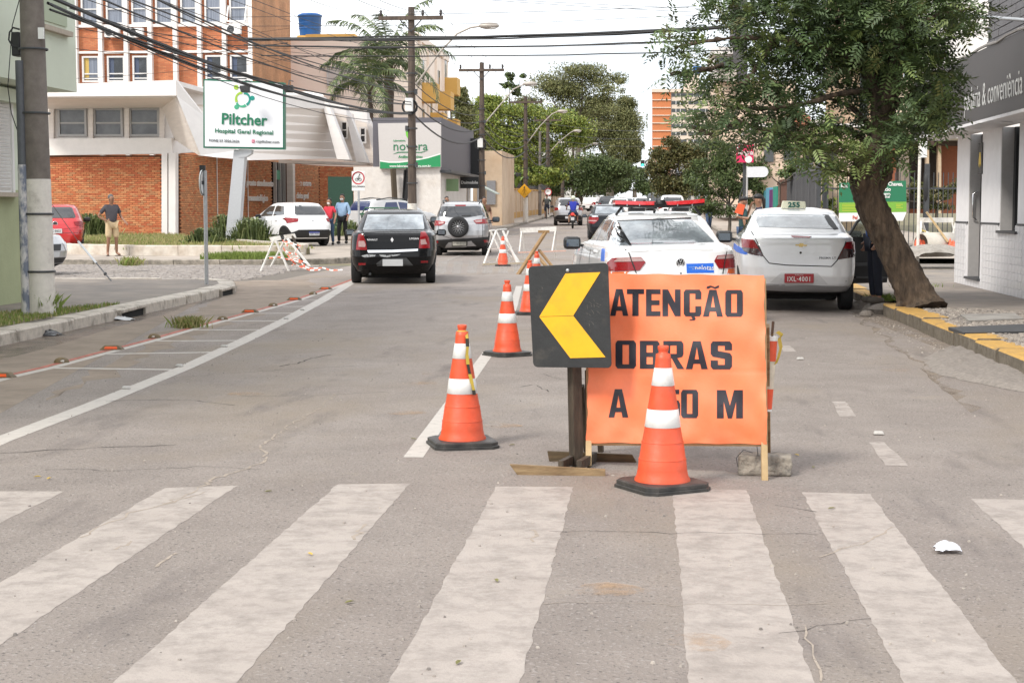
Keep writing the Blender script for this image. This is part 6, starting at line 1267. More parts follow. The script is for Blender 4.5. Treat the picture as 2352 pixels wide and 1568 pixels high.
SLA=mat('dark_slate',(.11,.105,.11),.55,var=.15,vscale=2.5,bump=.15,bscale=30);MB().box((XB+.32,20,6.2),(.5,15.6,4.7)).build('upper_wall',mat('slate_joint',(.03,.03,.032),.9),bk,world=True );sp=None
for r_ in range(22):
 y=27.75-(.3 if r_%2 else 0);z=3.95+r_*.125;first=True
 while y>20.6:
  l_=.6 if not (first and r_%2) else .6;yy=y-.3
  if sp is None :q=MB();q.box((0,0,0),(.03,.585,.112));sp=q.build('slate',SLA,bk);o=sp
  else :o=sp.copy();COL.objects.link(o);o.parent=bk
  o.location=Vector((XB+.058-rnd.uniform(0,.006),yy,z))-bk.location;y-=.6
po=QX(2252,364,XB-.01);t=thing('poster','black poster with a yellow figure beside the bakery door','poster',po)
MB().box((0,0,0),(.012,.34,.52)).build('sheet',TRIM,t);MB().prism([(-.008,-.09,-.02),(-.008,-.05,.1),(-.008,.05,.1),(-.008,.09,-.02),(-.008,.1,-.14),(-.008,.03,-.08),(-.008,0,-.16),(-.008,-.04,-.08),(-.008,-.1,-.14)],(-.003,0,0)).build('print',mat('poster_yellow',(.6,.42,.06),.6),t)
a,b_=Q(2174,33,26.5),QX(2360,47,5.4);t=thing('wall_lamp_arm','long grey pipe arm with a black floodlight over the bakery','lamp',b_);MB().tube([a,b_],.028,10).build('arm',STEEL,t,world=True );p=Q(2168,53,26.5);MB().box(p,(.24,.16,.13),Matrix.Rotation(.15,3,'Y')).build('housing',TRIM,t,world=True ,bevel=.01);MB().bar(p,a+(b_-a)*.06,.03).build('bracket',TRIM,t,world=True )
for q,lab,m in (([(2205,725),(2330,722),(2352,735),(2225,740)],'pale concrete cover slab in the gravel',CONC),([(2178,755),(2420,745),(2440,763),(2215,768)],'dark steel cover plate on the gravel by the yellow kerb',DARKMETAL)):
 o=patch('cover_plate',[tuple(P(*p,.17)[:2]) for p in q],.19,m,h=.035);tag(o,lab,'cover plate')
TACT=mat('tactile_ochre',(.42,.29,.13),.8,var=.2,vscale=9);
for k in range(14):
 for j in range(2):
  y=15.2+k*.42;x=4.62+j*.42 if y<19 else 4.62+j*.42
  o=MB().box((x,y,.156),(.40,.40,.012)).build('tactile_tile',TACT,pr)
mb=MB()
for k in range(14):
 for j in range(2):
  for a in range(4):
   for b_ in range(4):mb.box((4.62+j*.42-.15+a*.1,15.2+k*.42-.15+b_*.1,.166),(.035,.035,.01),taper=.6)
mb.build('tactile_studs',TACT,pr)['kind']='stuff'
# ---------------- right corner beyond the side street: fences, banner, houses
YR=47.0;fe=thing('iron_fence','dark iron railing with spear bars round the corner garden','fence',(7,YR,H(YR)+.13));zf=H(YR)+.13
xa,xb=Q(1880,450,YR).x,Q(2290,450,YR).x;n=int((xb-xa)/.135)
for i in range(n):MB().box((xa+i*.135,YR,zf+1.2),(.022,.022,2.3)).build('bar',DARKMETAL,fe,world=True )
for z in (.25,1.9):MB().box(((xa+xb)/2,YR,zf+z),(xb-xa,.03,.05)).build('rail',DARKMETAL,fe,world=True )
for px in (1880,2128):MB().box((Q(px,450,YR).x,YR-.03,zf+1.3),(.13,.12,2.6)).build('post',DARKMETAL,fe,world=True )
wl_=thing('garden_wall','pale cream wall seen through the iron railing','wall',(5.6,48.5,zf));xa=Q(1888,450,48.4).x;MB().box((xa+.6,48.4,zf+1.1),(1.3,.2,2.2)).build('panel',CRM,wl_,world=True )
mf=thing('metal_fence','solid grey metal sheet fence along the right pavement','fence',(5.05,53,zf));GF=mat('grey_fence_sheet',(.105,.105,.11),.55,.2,var=.15,vscale=3,stretch=(1,3,.3))
for i in range(6):
 y=47.2+i*2.2;MB().box((5.1,y+1.1,H(y)+1.45),(.04,2.12,2.3)).build('panel',GF,mf,world=True );MB().box((5.07,y,H(y)+1.5),(.12,.12,2.75)).build('post',GF,mf,world=True )
 for k in range(7):MB().box((5.07,y+.28+k*.28,H(y)+1.45),(.02,.03,2.25)).build('rib',GF,mf,world=True )
 MB().box((5.07,y+1.1,H(y)+2.62),(.07,2.1,.05)).build('rail',GF,mf,world=True )
gt=thing('brown_gate','brown timber gate beyond the grey metal fence','gate',(5.1,62,H(62)));BRW=mat('brown_gate_boards',(.10,.038,.02),.7,var=.25,vscale=2,stretch=(2,2,.2))
for i in range(8):MB().box((5.1,60.6+i*.5,H(62)+1.3),(.06,.48,2.3)).build('plank',BRW,gt,world=True )
for z in (.5,1.4,2.3):MB().box((5.05,62.4,H(62)+z),(.05,4,.1)).build('rail',BRW,gt,world=True )
mu=thing('painted_wall','low street wall painted teal and purple behind the small tree','wall',(5.1,69,H(69)))
for i,c_ in enumerate(((.02,.24,.17),(.13,.02,.14),(.10,.30,.42),(.05,.22,.25),(.2,.03,.14))):MB().box((5.1,65.4+i*2,H(68)+1.1),(.15,1.98,2.1-.2*(i%2))).build('panel',mat('mural_%s'%('teal','purple','sky','sea','magenta')[i],c_,.7,var=.15),mu,world=True )
yb_=46.75;bn=thing('works_banner','green public works banner on the corner railing behind the leaning trunk','banner',Q(2004,508,yb_));
bq=lambda x,y,o_=0.:Q(x,y,yb_-o_)
DGR=mat('banner_dark_green',(.012,.15,.07),.5,var=.05);LGR=mat('banner_light_green',(.16,.36,.04),.5,var=.05)
MB().prism([bq(1927,420),bq(2081,415),bq(2082,463),bq(1927,465)],(0,.02,0)).build('upper_panel',DGR,bn,world=True );MB().prism([bq(1927,465.3),bq(2082,463.3),bq(2082,487),bq(1927,489)],(0,.02,0)).build('middle_panel',LGR,bn,world=True );MB().prism([bq(1927,489.3),bq(2082,487.3),bq(2074,507),bq(1927,509)],(0,.02,0)).build('lower_panel',WHITE,bn,world=True )
def btext(tx,x,y,size,m,al='LEFT',bold=.004):text_mb(tx,size,face_cam(bq(x,y,.012)),.006,bold,.85,al).build('banner_text',m,bn,world=True )
btext('Rec',1931,427,.155,WHITE);btext('alves Chaves,',2074,423,.155,WHITE,'RIGHT');btext('Felício',2046,435,.155,WHITE,'RIGHT');btext('Drenagem,',2046,445,.10,WHITE,'RIGHT',.002);btext('e vertical',2044,452,.10,WHITE,'RIGHT',.002);btext('Pel',1958,500,.14,mat('banner_red',(.5,.08,.05),.5),'LEFT');YLT=mat('banner_yellow_print',(.5,.55,.05),.5)
for k in range(5):
 for x0,x1 in ((1934,1934+42-(k%3)*6),(2058,2074-(k%2)*5)):
  if x0>2000 and k>2:continue
  MB().prism([bq(x0,469+k*3.6,.008),bq(x1,469+k*3.6,.008),bq(x1,470.2+k*3.6,.008),bq(x0,470.2+k*3.6,.008)],(0,.004,0)).build('print_line',YLT,bn,world=True )
th=thing('terracotta_house','terracotta and cream house with slim columns behind the corner garden','house',(9,55,H(55)));TER=mat('terracotta_render',(.37,.13,.07),.8,var=.12);DKV=mat('porch_shade_dark',(.035,.025,.02),.9);Yh=55.
def hq(nm,a,b_,c_,d,m,Y=Yh,t_=.4):MB().prism([Q(a,c_,Y),Q(b_,c_,Y),Q(b_,d,Y),Q(a,d,Y)],(0,t_,0)).build(nm,m,th,world=True )
hq('wall',2040,2400,316,490,TER,Yh+1.2);hq('porch_shade_slab',2062,2158,330,480,DKV,Yh+.6);hq('upper_wall',2060,2400,180,318,mat('cream_wall',(.62,.5,.38),.8,var=.06),Yh,5);hq('lintel',2040,2300,318,334,mat('dark_lintel',(.08,.05,.04),.8),Yh-.3,.6);MB().prism([Q(2165,-200,53),Q(2420,-200,53),Q(2420,318,53),Q(2165,318,53)],(0,5,0)).build('white_wall',PLASTER,th,world=True )  # near-black slab before the wall paints in the porch shade
for a,b_,m in ((2068,2088,mat('stone_pillar',(.24,.19,.15),.85,var=.2)),(2128,2134,CRM),(2155,2162,CRM)):hq('column',a,b_,332,490,m,Yh-.2,.35)
hq('window',2090,2126,200,290,GLASSD,Yh-.05,.1);hq('window_bar',2106,2110,200,290,CRM,Yh-.1,.1)
o=patch('garden_lawn',[(5.3,47.3),(13,47.3),(13,53),(5.3,53)],.135,mat('lawn_soil',(.06,.09,.02),.95,var=.3),kind='structure');blades('lawn_grass','green garden lawn behind the iron railing',lambda :(rnd.uniform(5.4,12),rnd.uniform(47.3,52)),6000,.05,.14,[GRASSM],.13,w=.02)
rb_=thing('peach_building','pale peach building with a dark topped stair tower behind the leaning tree','building',(10,100,H(100)));PE2=mat('pale_peach_render',(.68,.52,.40),.8,var=.05,vscale=.3)
def rq(nm,a,b_,c_,d,m,Y,t_):return MB().prism([Q(a,c_,Y),Q(b_,c_,Y),Q(b_,d,Y),Q(a,d,Y)],(0,t_,0)).build(nm,m,rb_,world=True )
rq('wall',1645,1830,186,470,PE2,100,14);rq('penthouse',1641,1700,122,186,PLASTER,101,8);rq('penthouse_window',1643,1680,133,162,GLASSD,100.9,.2);rq('roof_slab',1636,1715,108,124,PLASTER,100.5,9);rq('stair_tower',1685,1717,-80,186,mat('dark_grey_render',(.085,.08,.085),.8,var=.08),99.5,5);rq('balcony_wall',1655,1692,160,187,mat('stained_concrete',(.42,.37,.33),.9,var=.25),99.3,1.5);rq('low_wing',1735,1990,290,480,PE2,72,10);rq('parapet',1731,1990,284,292,PLASTER,71.8,10)
for a in (1755,1800,1850,1900):rq('window',a,a+22,330,372,GLASSD,71.9,.2)
rq('upper_block',1960,2075,-60,300,mat('ochre_render',(.40,.28,.18),.8,var=.1),78,12)
for a in (1975,2010,2045):
 for b_ in (60,150,215):rq('window',a,a+16,b_,b_+60,GLASSD,77.9,.2)
MB().prism([Q(1808,285,70),Q(1862,285,70),Q(1862,268,70),Q(1835,250,70)],(0,6,0)).build('tiled_gable',mat('roof_terracotta',(.40,.16,.09),.8,var=.2),rb_,world=True )
YO=600.;ot=thing('orange_tower','tall orange brick apartment tower far down the right side','apartment tower',(12,YO,H(YO)));ORG=mat('orange_brick_far',(.50,.17,.065),.8,var=.05,vscale=.1);CRB=mat('cream_band',(.62,.52,.43),.8)
def oq(nm,a,b_,c_,d,m,Y=YO,t_=12,par=None ):return MB().prism([Q(a,c_,Y),Q(b_,c_,Y),Q(b_,d,Y),Q(a,d,Y)],(0,t_,0)).build(nm,m,par or ot,world=True )
oq('brick_face',1498,1541,212,460,ORG);oq('window_wing',1541.2,1640,212,460,CRB,YO+.5);oq('parapet',1497,1641,204.5,212,CRB,YO-.5,13);oq('penthouse',1571,1607,172,204,CRB,YO+2,8)
MB().box(Q(1601,161,YO+4),(3,3,2.5)).build('roof_tank',TKB,ot,world=True )
for k in range(14):
 y=213+k*17.7;oq('floor_band',1497.5,1541,y+15.6,y+17.6,CRB,YO-.4,.5);w=oq('window_strip',1542.5,1577,y+1.5,y+9.5,GLASSD,YO+.4,.3);oq('window_strip',1581,1636,y+1.5,y+9.5,GLASSD,YO+.4,.3)
 for a in (1552,1562,1592,1606,1620):oq('window_bar',a,a+1.2,y+1.5,y+9.5,WHITE,YO+.3,.2)
ps=Q(1711,352,66);t=thing('pink_shop_sign','bright pink vertical shop sign lettered Alegria over the small trees','shop sign',ps);s=66/F_PX
MB().box((0,0,0),(38*s,.15,42*s)).build('panel',mat('sign_pink',(.62,.02,.10),.5),t);text_mb('Alegria',15*s,face_cam((1*s,-.09,1*s)),.02,.004,.8).build('sign_text',WHITE,t);MB().lathe([(8*s,-.085),(.001,-.085)],20,(8*s,0,-14*s),axis='Y',closed=False ).build('sign_disc',WHITE,t);MB().lathe([(7*s,-.085),(4*s,-.085)],20,(-12*s,0,15*s),axis='Y',closed=False ).build('sign_ring',WHITE,t,solid=.01);MB().box((0,.2,-60*s),(.12,.12,80*s)).build('post',DARKMETAL,t)
r4=random.Random(21);cl=[(.5,.42,.36),(.42,.2,.12),(.55,.53,.5),(.3,.28,.27),(.5,.36,.2),(.36,.38,.42)];cn=['beige','brick red','white','grey','ochre','blue grey']
for side,y,seq in ((-1,235,(2,0,4,3,1,2,5,0,3,4)),(1,128,(0,4,1,2,3,5,0,1,2,3,4))):
 seen={}
 for i,k in enumerate(seq):
  L=r4.uniform(17,26);h=r4.uniform(4.5,7.5) if side>0 else r4.uniform(6,11);x=(-9.2 if side<0 else 5.8)+B(y);z=H(y);seen[k]=seen.get(k,0)+1
  t=thing('street_house','%s house front on the far %s side of the street%s'%(cn[k],'left' if side<0 else 'right','' if seen[k]==1 else ', farther one'),'house',(x,y,z),0,'houses along the far street')
  MB().box((side*5,L/2,h/2),(10,L,h)).build('wall',mat('far_render_%s'%cn[k].replace(' ','_'),cl[k],.8,var=.12,vscale=.3),t);MB().box((side*4.9,L/2,h+.15),(10.3,L+.2,.3)).build('roof_edge',BOARDM,t)
  for fl in range(max(1,int(h/3))):
   for j in range(int(L/4)):MB().box((-side*.02,2+j*4,1.6+fl*3),(.1,1.4,1.4)).build('window',GLASSD,t)
  y+=L+r4.uniform(0,3)
  # ---------------- left foreground: pale green house with overhanging upper floor
gh=thing('green_house','pale green plastered house with white shutter at the left edge','house',(-10,20,.14));GL1=mat('pale_green_render',(.64,.69,.57),.85,var=.04,vscale=.8,bump=.15,bscale=40);GL2=mat('olive_green_render',(.36,.39,.23),.88,var=.08,vscale=.9,bump=.25,bscale=30,col2=(.40,.43,.26));XG,YE=-9.02,QX(67,600,-9.02).y
MB().box((XG-3,YE-8.75,.95),(6,17.5,1.62)).build('lower_wall',GL2,gh,world=True );MB().box((XG-3.01,YE-8.75,2.55),(6,17.5,1.58)).build('wall',GL1,gh,world=True )
ysh=QX(20,330,XG).y-.75;xo=-8.40;MB().box((xo-3.3,QX(175,150,xo).y-8.85,6.4),(6.6,17.7,6.4)).build('upper_floor',GL1,gh,world=True );MB().box((XG-2.9,YE-8.8,3.06),(6.2,17.6,.18)).build('string_course',GL1,gh,world=True )
o=MB().box((XG+.012,ysh,2.35),(.03,1.5,1.3)).build('shutter',WHITE,gh,world=True )
for k in range(24):MB().box((XG+.035,ysh,1.78+k*.05),(.02,1.36,.036),Matrix.Rotation(.5,3,'Y')).build('slat',WHITE,o,world=True )
MB().box((XG+.06,ysh+.05,1.69),(.2,1.75,.06)).build('sill',mat('sill_stone',(.42,.36,.29),.85,var=.15),gh,world=True );MB().box((XG+.03,ysh+.78,2.35),(.05,.07,1.3)).build('shutter_frame',WHITE,gh,world=True )
a,b_=QX(100,80,xo).y,QX(152,90,xo).y;MB().box((xo-.06,(a+b_)/2,5.2),(.16,abs(b_-a),2.2)).build('window_recess_shade',mat('recess_shade_green',(.40,.45,.33),.85),gh,world=True );MB().box((xo+.02,(a+b_)/2-.05,4.0),(.14,abs(b_-a)+.2,.07)).build('sill',MATS['sill_stone'],gh,world=True )  # nearly flush panel, darker wall green paints the window recess shade
# ================================================================== poles, street signs, wires
WPOLE=mat('wood_pole',(.115,.085,.065),.85,col2=(.065,.048,.038),vscale=3,var=.3,bump=.3,bscale=20,stretch=(3,3,.3));CPOLE=mat('concrete_pole',(.19,.165,.145),.85,col2=(.13,.11,.095),vscale=2.5,var=.2,bump=.3,bscale=30)
LIMEW=mat('limewash',(.66,.62,.56),.85,col2=(.40,.36,.32),vscale=3.5,var=.12,ramp=(.55,.72),bump=.2)
INSU=mat('insulator_dark',(.03,.022,.02),.3);KIT=mat('lamp_housing',(.38,.34,.30),.5,.3)
pb=Vector(P(97,722,.14));t=thing('utility_pole','thick concrete utility pole with white painted foot on the left grass verge','utility pole',pb)
lean=Matrix.Rotation(R(-.25),4,'Y');ax=lambda z:pb+Vector((-.0105*z,0,z))
MB().tube([ax(-.1),ax(1.72)],[.172,.162],28).build('painted_foot',LIMEW,t,world=True );MB().tube([ax(1.72),ax(6),ax(9.5)],[.160,.135,.115],28).build('shaft',CPOLE,t,world=True )
cd=lambda z:ax(z)+Vector((-.165-.012*0+.008*z,-.10,0));MB().tube([cd(-.05),cd(1.9)],.062,14).build('conduit',mat('conduit_peeling',(.55,.53,.52),.7,col2=(.16,.18,.23),vscale=6,ramp=(.46,.56),stretch=(1,1,.5)),t,world=True );MB().tube([cd(1.9),cd(3.2)],.058,14).build('conduit',mat('conduit_grey',(.085,.09,.1),.6,var=.2),t,world=True )
for z in (.55,1.28,2.55,3.35):MB().lathe([(.178,-.014),(.186,-.010),(.186,.010),(.178,.014)],24,ax(z),closed=False ).build('steel_band',DARKMETAL,t,world=True )
MB().box(Q(42,103,20.1),(.11,.2,.30)).build('junction_box',TRIM,t,world=True ,bevel=.015);mb=MB();mb.tube([Q(70,0,20.0),Q(68,60,20.0),Q(64,150,20.0),Q(66,260,20.0)],.03,8);mb.build('cable_riser',TRIM,t,world=True )
mb=MB();mb.tube([Q(45,68,20.0),Q(30,64,20),Q(22,75,20),Q(20,92,20),Q(28,106,20),Q(40,110,20)],.012,6);mb.tube([Q(50,-20,20),Q(28,60,20),Q(18,200,20),Q(26,260,20),Q(58,352,20)],.006,5);mb.build('cable_loop',TRIM,t,world=True )
MB().box(Q(92,77,19.9),(.1,.03,.14)).build('white_tag',STICK,t,world=True )
a,b_=Q(180,555,31),Q(258,648,29.3);t=thing('stay_wire','slanting steel stay wire anchored in the left pavement','stay wire',b_);MB().tube([a,a.lerp(b_,.55)],.022,8).build('sleeve',STEEL,t,world=True );MB().tube([a.lerp(b_,.55),b_],.012,6).build('rod',DARKMETAL,t,world=True );MB().tube([Q(120,470,26),a],.006,5).build('wire',DARKMETAL,t,world=True );MB().ball(a.lerp(b_,.8),.035,8).build('coupling',DARKMETAL,t,world=True )
def wpole(px,Y,top,lab,arm=None ,white=True ,cross=True ,r=.15,m=WPOLE,lampdx=None ):
 x=Q(px,480,Y).x;z0=H(Y)+.1;zt=Q(px,top,Y).z;t=thing('utility_pole',lab,'utility pole',(x,Y,z0),0,'utility poles along the left pavement');L=zt-z0
 MB().tube([(0,0,0),(0,0,L)],[r,r*.68],16).build('shaft',m,t)
 if white:MB().tube([(0,0,0),(0,0,1.5)],[r+.012,r+.008],16).build('painted_foot',LIMEW,t)
 if cross:
  zc=L-.35;MB().box((0,-.12,zc),(2.05,.10,.12)).build('crossarm',WPOLE,t)
  for k,xi in enumerate((-.95,.38,.95)):
   mb=MB();mb.lathe([(.02,0),(.05,.06),(.05,.09),(.035,.11),(.05,.14),(.03,.19),(.001,.2)],10,(xi,-.12,zc+.06),closed=False );mb.build('insulator',INSU,t)
  for s in (-1,1):MB().bar((s*.35,-.14,zc-.05),(0,-.14,zc-.42),.035).build('brace',DARKMETAL,t)
 for k in range(7):
  z=L*(.28+.075*k);MB().lathe([(r+.03,-.02),(r+.03,.02)],12,(0,0,z),closed=False ).build('steel_band',DARKMETAL,t)
  if k%2:MB().box((r*(1 if k%3 else -1),-.1,z),(.09,.09,.16)).build('clamp',DARKMETAL,t)
 if arm:
  q=[Q(*p,Y)-Vector((x,Y,z0)) for p in arm];MB().tube(q,.032,8).build('lamp_arm',KIT,t);e=q[-1];mb=MB();mb.ball((0,0,0),(.33,.13,.11),14);mb.build('lamp_head',KIT,t,loc=e+Vector((.25,0,.0)));MB().ball((.07,0,-.05),(.2,.1,.07),12).build('lamp_glass',WHITE,t,loc=e+Vector((.25,0,0)))
 return t,x,Y,z0,L
P2=wpole(947,51,17,'tall wooden utility pole before the laboratory sign, crossarm and lamp on top',[(955,195),(975,168),(1010,120),(1050,78),(1080,64),(1105,60)])
P3=wpole(1107,73,144,'second wooden utility pole with crossarm beside the cream house',[(1112,285),(1150,240),(1180,205),(1205,193)])
P4=wpole(1207,98,222,'third wooden pole carrying the yellow crossing sign',[(1210,330),(1240,290),(1268,262),(1282,256)])
P5=wpole(1258,122,266,'fourth wooden pole near the cyclist',[(1262,350),(1285,325),(1310,305),(1318,301)],r=.17)
P6=wpole(1292,150,330,'fifth pole before the dark park trees',None ,white=False ,r=.18);P7=wpole(1316,172,315,'sixth pole, carrying a white box',[(1318,370),(1340,340),(1362,330)],white=False ,r=.18);P8=wpole(1343,210,340,'seventh pole, low among the park trees',[(1345,382),(1365,358),(1380,353)],white=False ,cross=False ,r=.18,m=CPOLE);P9=wpole(1240,128,302,'short concrete post between the third and fourth wooden poles',None ,white=False ,cross=False ,r=.13,m=CPOLE)
for (pp,zf,lab) in ((P2,.60,'white meter box strapped to the pole before the laboratory sign'),(P3,.53,'white meter box strapped to the pole beside the cream house'),(P7,.55,'white box hanging on a far wooden pole')):
 _,x,Y,z0,L=pp;t=thing('meter_box',lab,'meter box',(x+(-.05 if pp is not P7 else -.45),Y-.24,z0+L*zf),0,'boxes on the utility poles');MB().box((0,0,0),(.24,.14,.42) if pp is not P7 else (.8,.3,.8)).build('case',WHITE,t,bevel=.02);MB().lathe([(.26,-.02),(.26,.02),(.2,.02),(.2,-.02),(.26,-.02)],20,(0,.14,-.05),axis='Y',closed=False ).build('cable_coil',TRIM,t)
def signpost(name,lab,cat,px,top,base_py,Y,r=.03,m=STEEL,x=None ):
 x=Q(px,480,Y).x;t=thing(name,lab,cat,(x,Y,H(Y)+.1));MB().tube([(0,0,0),(0,0,Q(px,top,Y).z-H(Y)-.1)],r,10).build('post',m,t);return t,x,Y,H(Y)+.1
SGW=mat('sign_face_white',(.70,.70,.69),.45,var=.04);SGR=mat('sign_ring_red',(.42,.02,.03),.45);SGK=mat('sign_black',(.02,.02,.022),.5);SGY=mat('sign_amber',(.72,.36,.01),.45)
def disc(par,c,r,m,nm,rot=0.,th=.012,ri=0.):
 mb=MB();mb.lathe([(r,-th/2),(r,th/2),(max(ri,.001),th/2),(max(ri,.001),-th/2),(r,-th/2)],28,axis='Y',closed=False );return mb.build(nm,m,par,loc=c,rot=(0,0,rot))
t,x,Y,z=signpost('no_entry_sign','round sign on a grey post seen almost edge on at the left street corner','road sign',472,392,655,28.2,.035)
zc=Q(466,420,28.2).z-z;ro=R(92);d_=disc(t,(-.04,-.03,zc),.225,SGW,'face',ro,.02);disc(d_,(0,-.014,0),.225,SGK,'rim',0,.006,.205);MB().box((0,-.014,0),(.22,.006,.06)).build('bar',SGK,d_)
MB().box((-.05,.03,zc+.1),(.06,.1,.42),Matrix.Rotation(ro,3,'Z')).build('bracket',SGK,t)
t,x,Y,z=signpost('cycle_lane_sign','white CICLOFAIXA sign with red ringed bicycle on a steel post','road sign',824,438,560,46,.03)
s=46/F_PX;zc=Q(824,416,46).z-z;pl=MB().box((0,-.03,zc),(30.5*s,.015,45*s)).build('plate',SGW,t,bevel=.006);rc=(0,-.042,zc+7*s);disc(pl,rc,15*s,SGR,'ring',0,.006,12.2*s)
mb=MB();yb_=-.046
for wx in (-4.2,4.2):mb.lathe([(3.6*s,-.002),(3.6*s,.002),(2.9*s,.002),(2.9*s,-.002)],16,(wx*s,yb_,zc+3.4*s),axis='Y',closed=False )
for a,b_ in (((-4.2,3.4),(-1,7)),((-1,7),(4,6.6)),((4.2,3.4),(3,8.6)),((0,3),(-1,7)),((0,3),(2,7)),((-1.5,9),(2,13)),((2,13),(4.5,9.4)),((-1,9),(2,6.5)),((2,6.5),(.5,3))):mb.bar((a[0]*s,yb_,zc+a[1]*s),(b_[0]*s,yb_,zc+b_[1]*s),1.2*s,.004)
mb.ball((3.2*s,yb_,zc+15*s),(1.5*s,.004,1.5*s),10);mb.build('cyclist_icon',SGK,pl);text_mb('CICLOFAIXA',5.2*s,face_cam((0,-.04,zc-13*s)),.003,.0015,1.02).build('sign_text',SGK,pl)
def amber(px,py,Y,sz,lab):
 x=Q(px,480,Y).x;t=thing('crossing_sign',lab,'road sign',(x-.05,Y-.25,Q(px,py,Y).z));MB().box((0,0,0),(sz,.015,sz),Matrix.Rotation(R(45),3,'Y')).build('plate',SGY,t)
 mb=MB();mb.ball((0,-.012,sz*.36),(.05,.004,.05),8);mb.bar((0,-.012,.2),(-.01,-.012,-.02),.11,.004)
 for k in (-1,1):mb.bar((0,-.012,-.02),(k*.1,-.012,-.26),.05,.004);mb.bar((0,-.012,.15),(k*.14,-.012,-.03),.035,.004);mb.bar((k*.2,-.012,-.12),(k*.27,-.012,-.28),.05,.004)
 mb.build('walker_icon',SGK,t);return t
amber(1207,439,97.8,.62,'yellow diamond crossing sign strapped to the third wooden pole')
t,x,Y,z=signpost('speed_sign','small red ringed round sign at the kerb by the cyclist','road sign',1259,432,500,118,.05,LIMEW);zc=Q(1259,441,118).z-z;disc(t,(0,-.06,zc),.26,SGW,'face');disc(t,(0,-.07,zc),.27,SGR,'ring',0,.01,.21);MB().box((0,-.07,zc-.48),(.4,.02,.3)).build('plate',SGW,t)
t,x,Y,z=signpost('parking_sign','white sign with circled letter E among the small trees','road sign',1607,408,520,74,.03);s=74/F_PX;zc=Q(1607,424,74).z-z;pl=MB().box((0,-.04,zc),(16*s,.015,31*s)).build('plate',SGW,t);disc(pl,(0,-.05,zc+5*s),7*s,SGK,'ring',0,.006,5.6*s);text_mb('E',9*s,face_cam((0,-.052,zc+5*s)),.004,.006).build('letter',SGK,pl)
t,x,Y,z=signpost('street_name_sign','blank white street name plate with rounded end on a thin post','street sign',1715,382,590,44,.025,FRAMEG);s=44/F_PX;zc=Q(1715,395,44).z-z
pts=[(0,-12),(36,-12)]+[(36+11.5*math.sin(R(a)),-12*math.cos(R(a))) for a in range(20,180,20)]+[(36,12),(0,11)]
MB().prism([(px*s,-.03,zc+py*s) for px,py in pts],(0,.015,0)).build('plate',mat('faded_white',(.64,.64,.66),.5,var=.06),t)
t,x,Y,z=signpost('corner_post','thin white steel post on the corner before the iron railing','post',2110,318,592,41,.04,LIMEW);MB().box((.09,-.02,2.95),(.16,.04,.62)).build('plate',SGW,t);MB().ball((.16,-.05,1.9),(.07,.07,.36),10).build('dark_sack',TRIM,t)
t=thing('traffic_light','far hanging traffic light showing green over the street','traffic light',Q(1476,375,330));s=330/F_PX;MB().box((0,0,0),(.8,.4,14*s)).build('housing',TRIM,t);MB().lathe([(.28,-.22),(.001,-.24)],12,(0,0,-.4),axis='Y',closed=False ).build('green_lens',mat('lens_green_lit',(.02,.4,.2),.4,emit=(.05,.9,.5,1.5)),t);MB().tube([(0,0,.55),(1.2,0,.6),(6.2,.5,.4),(6.3,.5,-6)],.07,8).build('arm',STEEL,t);disc(t,(1.35,-.1,.05),.75,SGW,'round_sign');disc(t,(1.35,-.14,.05),.77,SGK,'sign_ring',0,.04,.62)
p=Vector((-9.15,56,H(56)+.12));t=thing('dumpster','dark green steel dumpster behind the black sedan','dumpster',p,R(-8));DGN=mat('dumpster_green',(.018,.085,.04),.55,var=.15,vscale=2)
MB().prism([(-.62,-.5,.12),(.62,-.5,.12),(.75,-.6,1.05),(-.75,-.6,1.05)],(0,1.05,0)).build('bin',DGN,t,bevel=.02);MB().box((0,-.05,1.09),(1.58,1.25,.07)).build('rim',DGN,t);mb=MB();mb.tube([(-.7,-.55,1.12),(-.6,-.55,1.3),(.6,-.55,1.3),(.7,-.55,1.12)],.025,6);mb.build('lifting_bar',DGN,t);MB().tube([(-.25,-.55,1.12),(-.25,-.55,1.3)],.02,6).build('bar_stay',DGN,t);MB().ball((-.72,-.62,.62),(.14,.12,.2),8).build('brown_sack',mat('dull_brown_sack',(.07,.04,.035),.8),t)
p=Q(2118,562,41.3);t=thing('concrete_pipe','pale concrete pipe lying among orange netting at the works','pipe',p);MB().lathe([(.27,-.0),(.31,-.0),(.31,.95),(.27,.95),(.27,0)],24,axis='X',closed=False ).build('pipe',mat('pale_pipe',(.5,.46,.4),.85,var=.12),t,rot=(0,0,R(30)),loc=(-.05,-.1,.0))
t=thing('trestle_barrier','white trestle with yellow and orange tape at the works by the bakery','barrier',Q(2150,580,41.6));Yq=41.6
MB().prism([Q(2112,500,Yq),Q(2190,500,Yq),Q(2190,511,Yq),Q(2112,511,Yq)],(0,.04,0)).build('top_board',TRW,t,world=True );qb((2116,508),(2110,590),Yq,Yq-.2);qb((2118,512),(2134,560),Yq,Yq+.3);qb((2196,508),(2178,585),Yq,Yq-.1);qb((2186,508),(2200,570),Yq,Yq);qb((2108,556),(2192,552),Yq,Yq,.05,.03,'cross_slat');qb((2090,576),(2190,540),Yq+.3,Yq+.2,.05,.04,'loose_batten');qb((2128,487),(2178,556),Yq-.2,Yq-.4,.10,.04,'loose_plank',WOODPALE)
o=tape('tape_tangle',[Q(*q,Yq-.1) for q in ((2118,530),(2140,538),(2128,552),(2160,548),(2178,556),(2196,552))],t);o.data.materials[0]=TAPEY
for px,lab in ((2112,'orange netting bundle on the left of the concrete pipe'),(2186,'orange netting bundle at the right end of the concrete pipe')):
 p=Q(px,580,41.2);crumple('netting_bundle',p,.16,.2,.42,TAPEO,lab,'netting',sharp=.7)
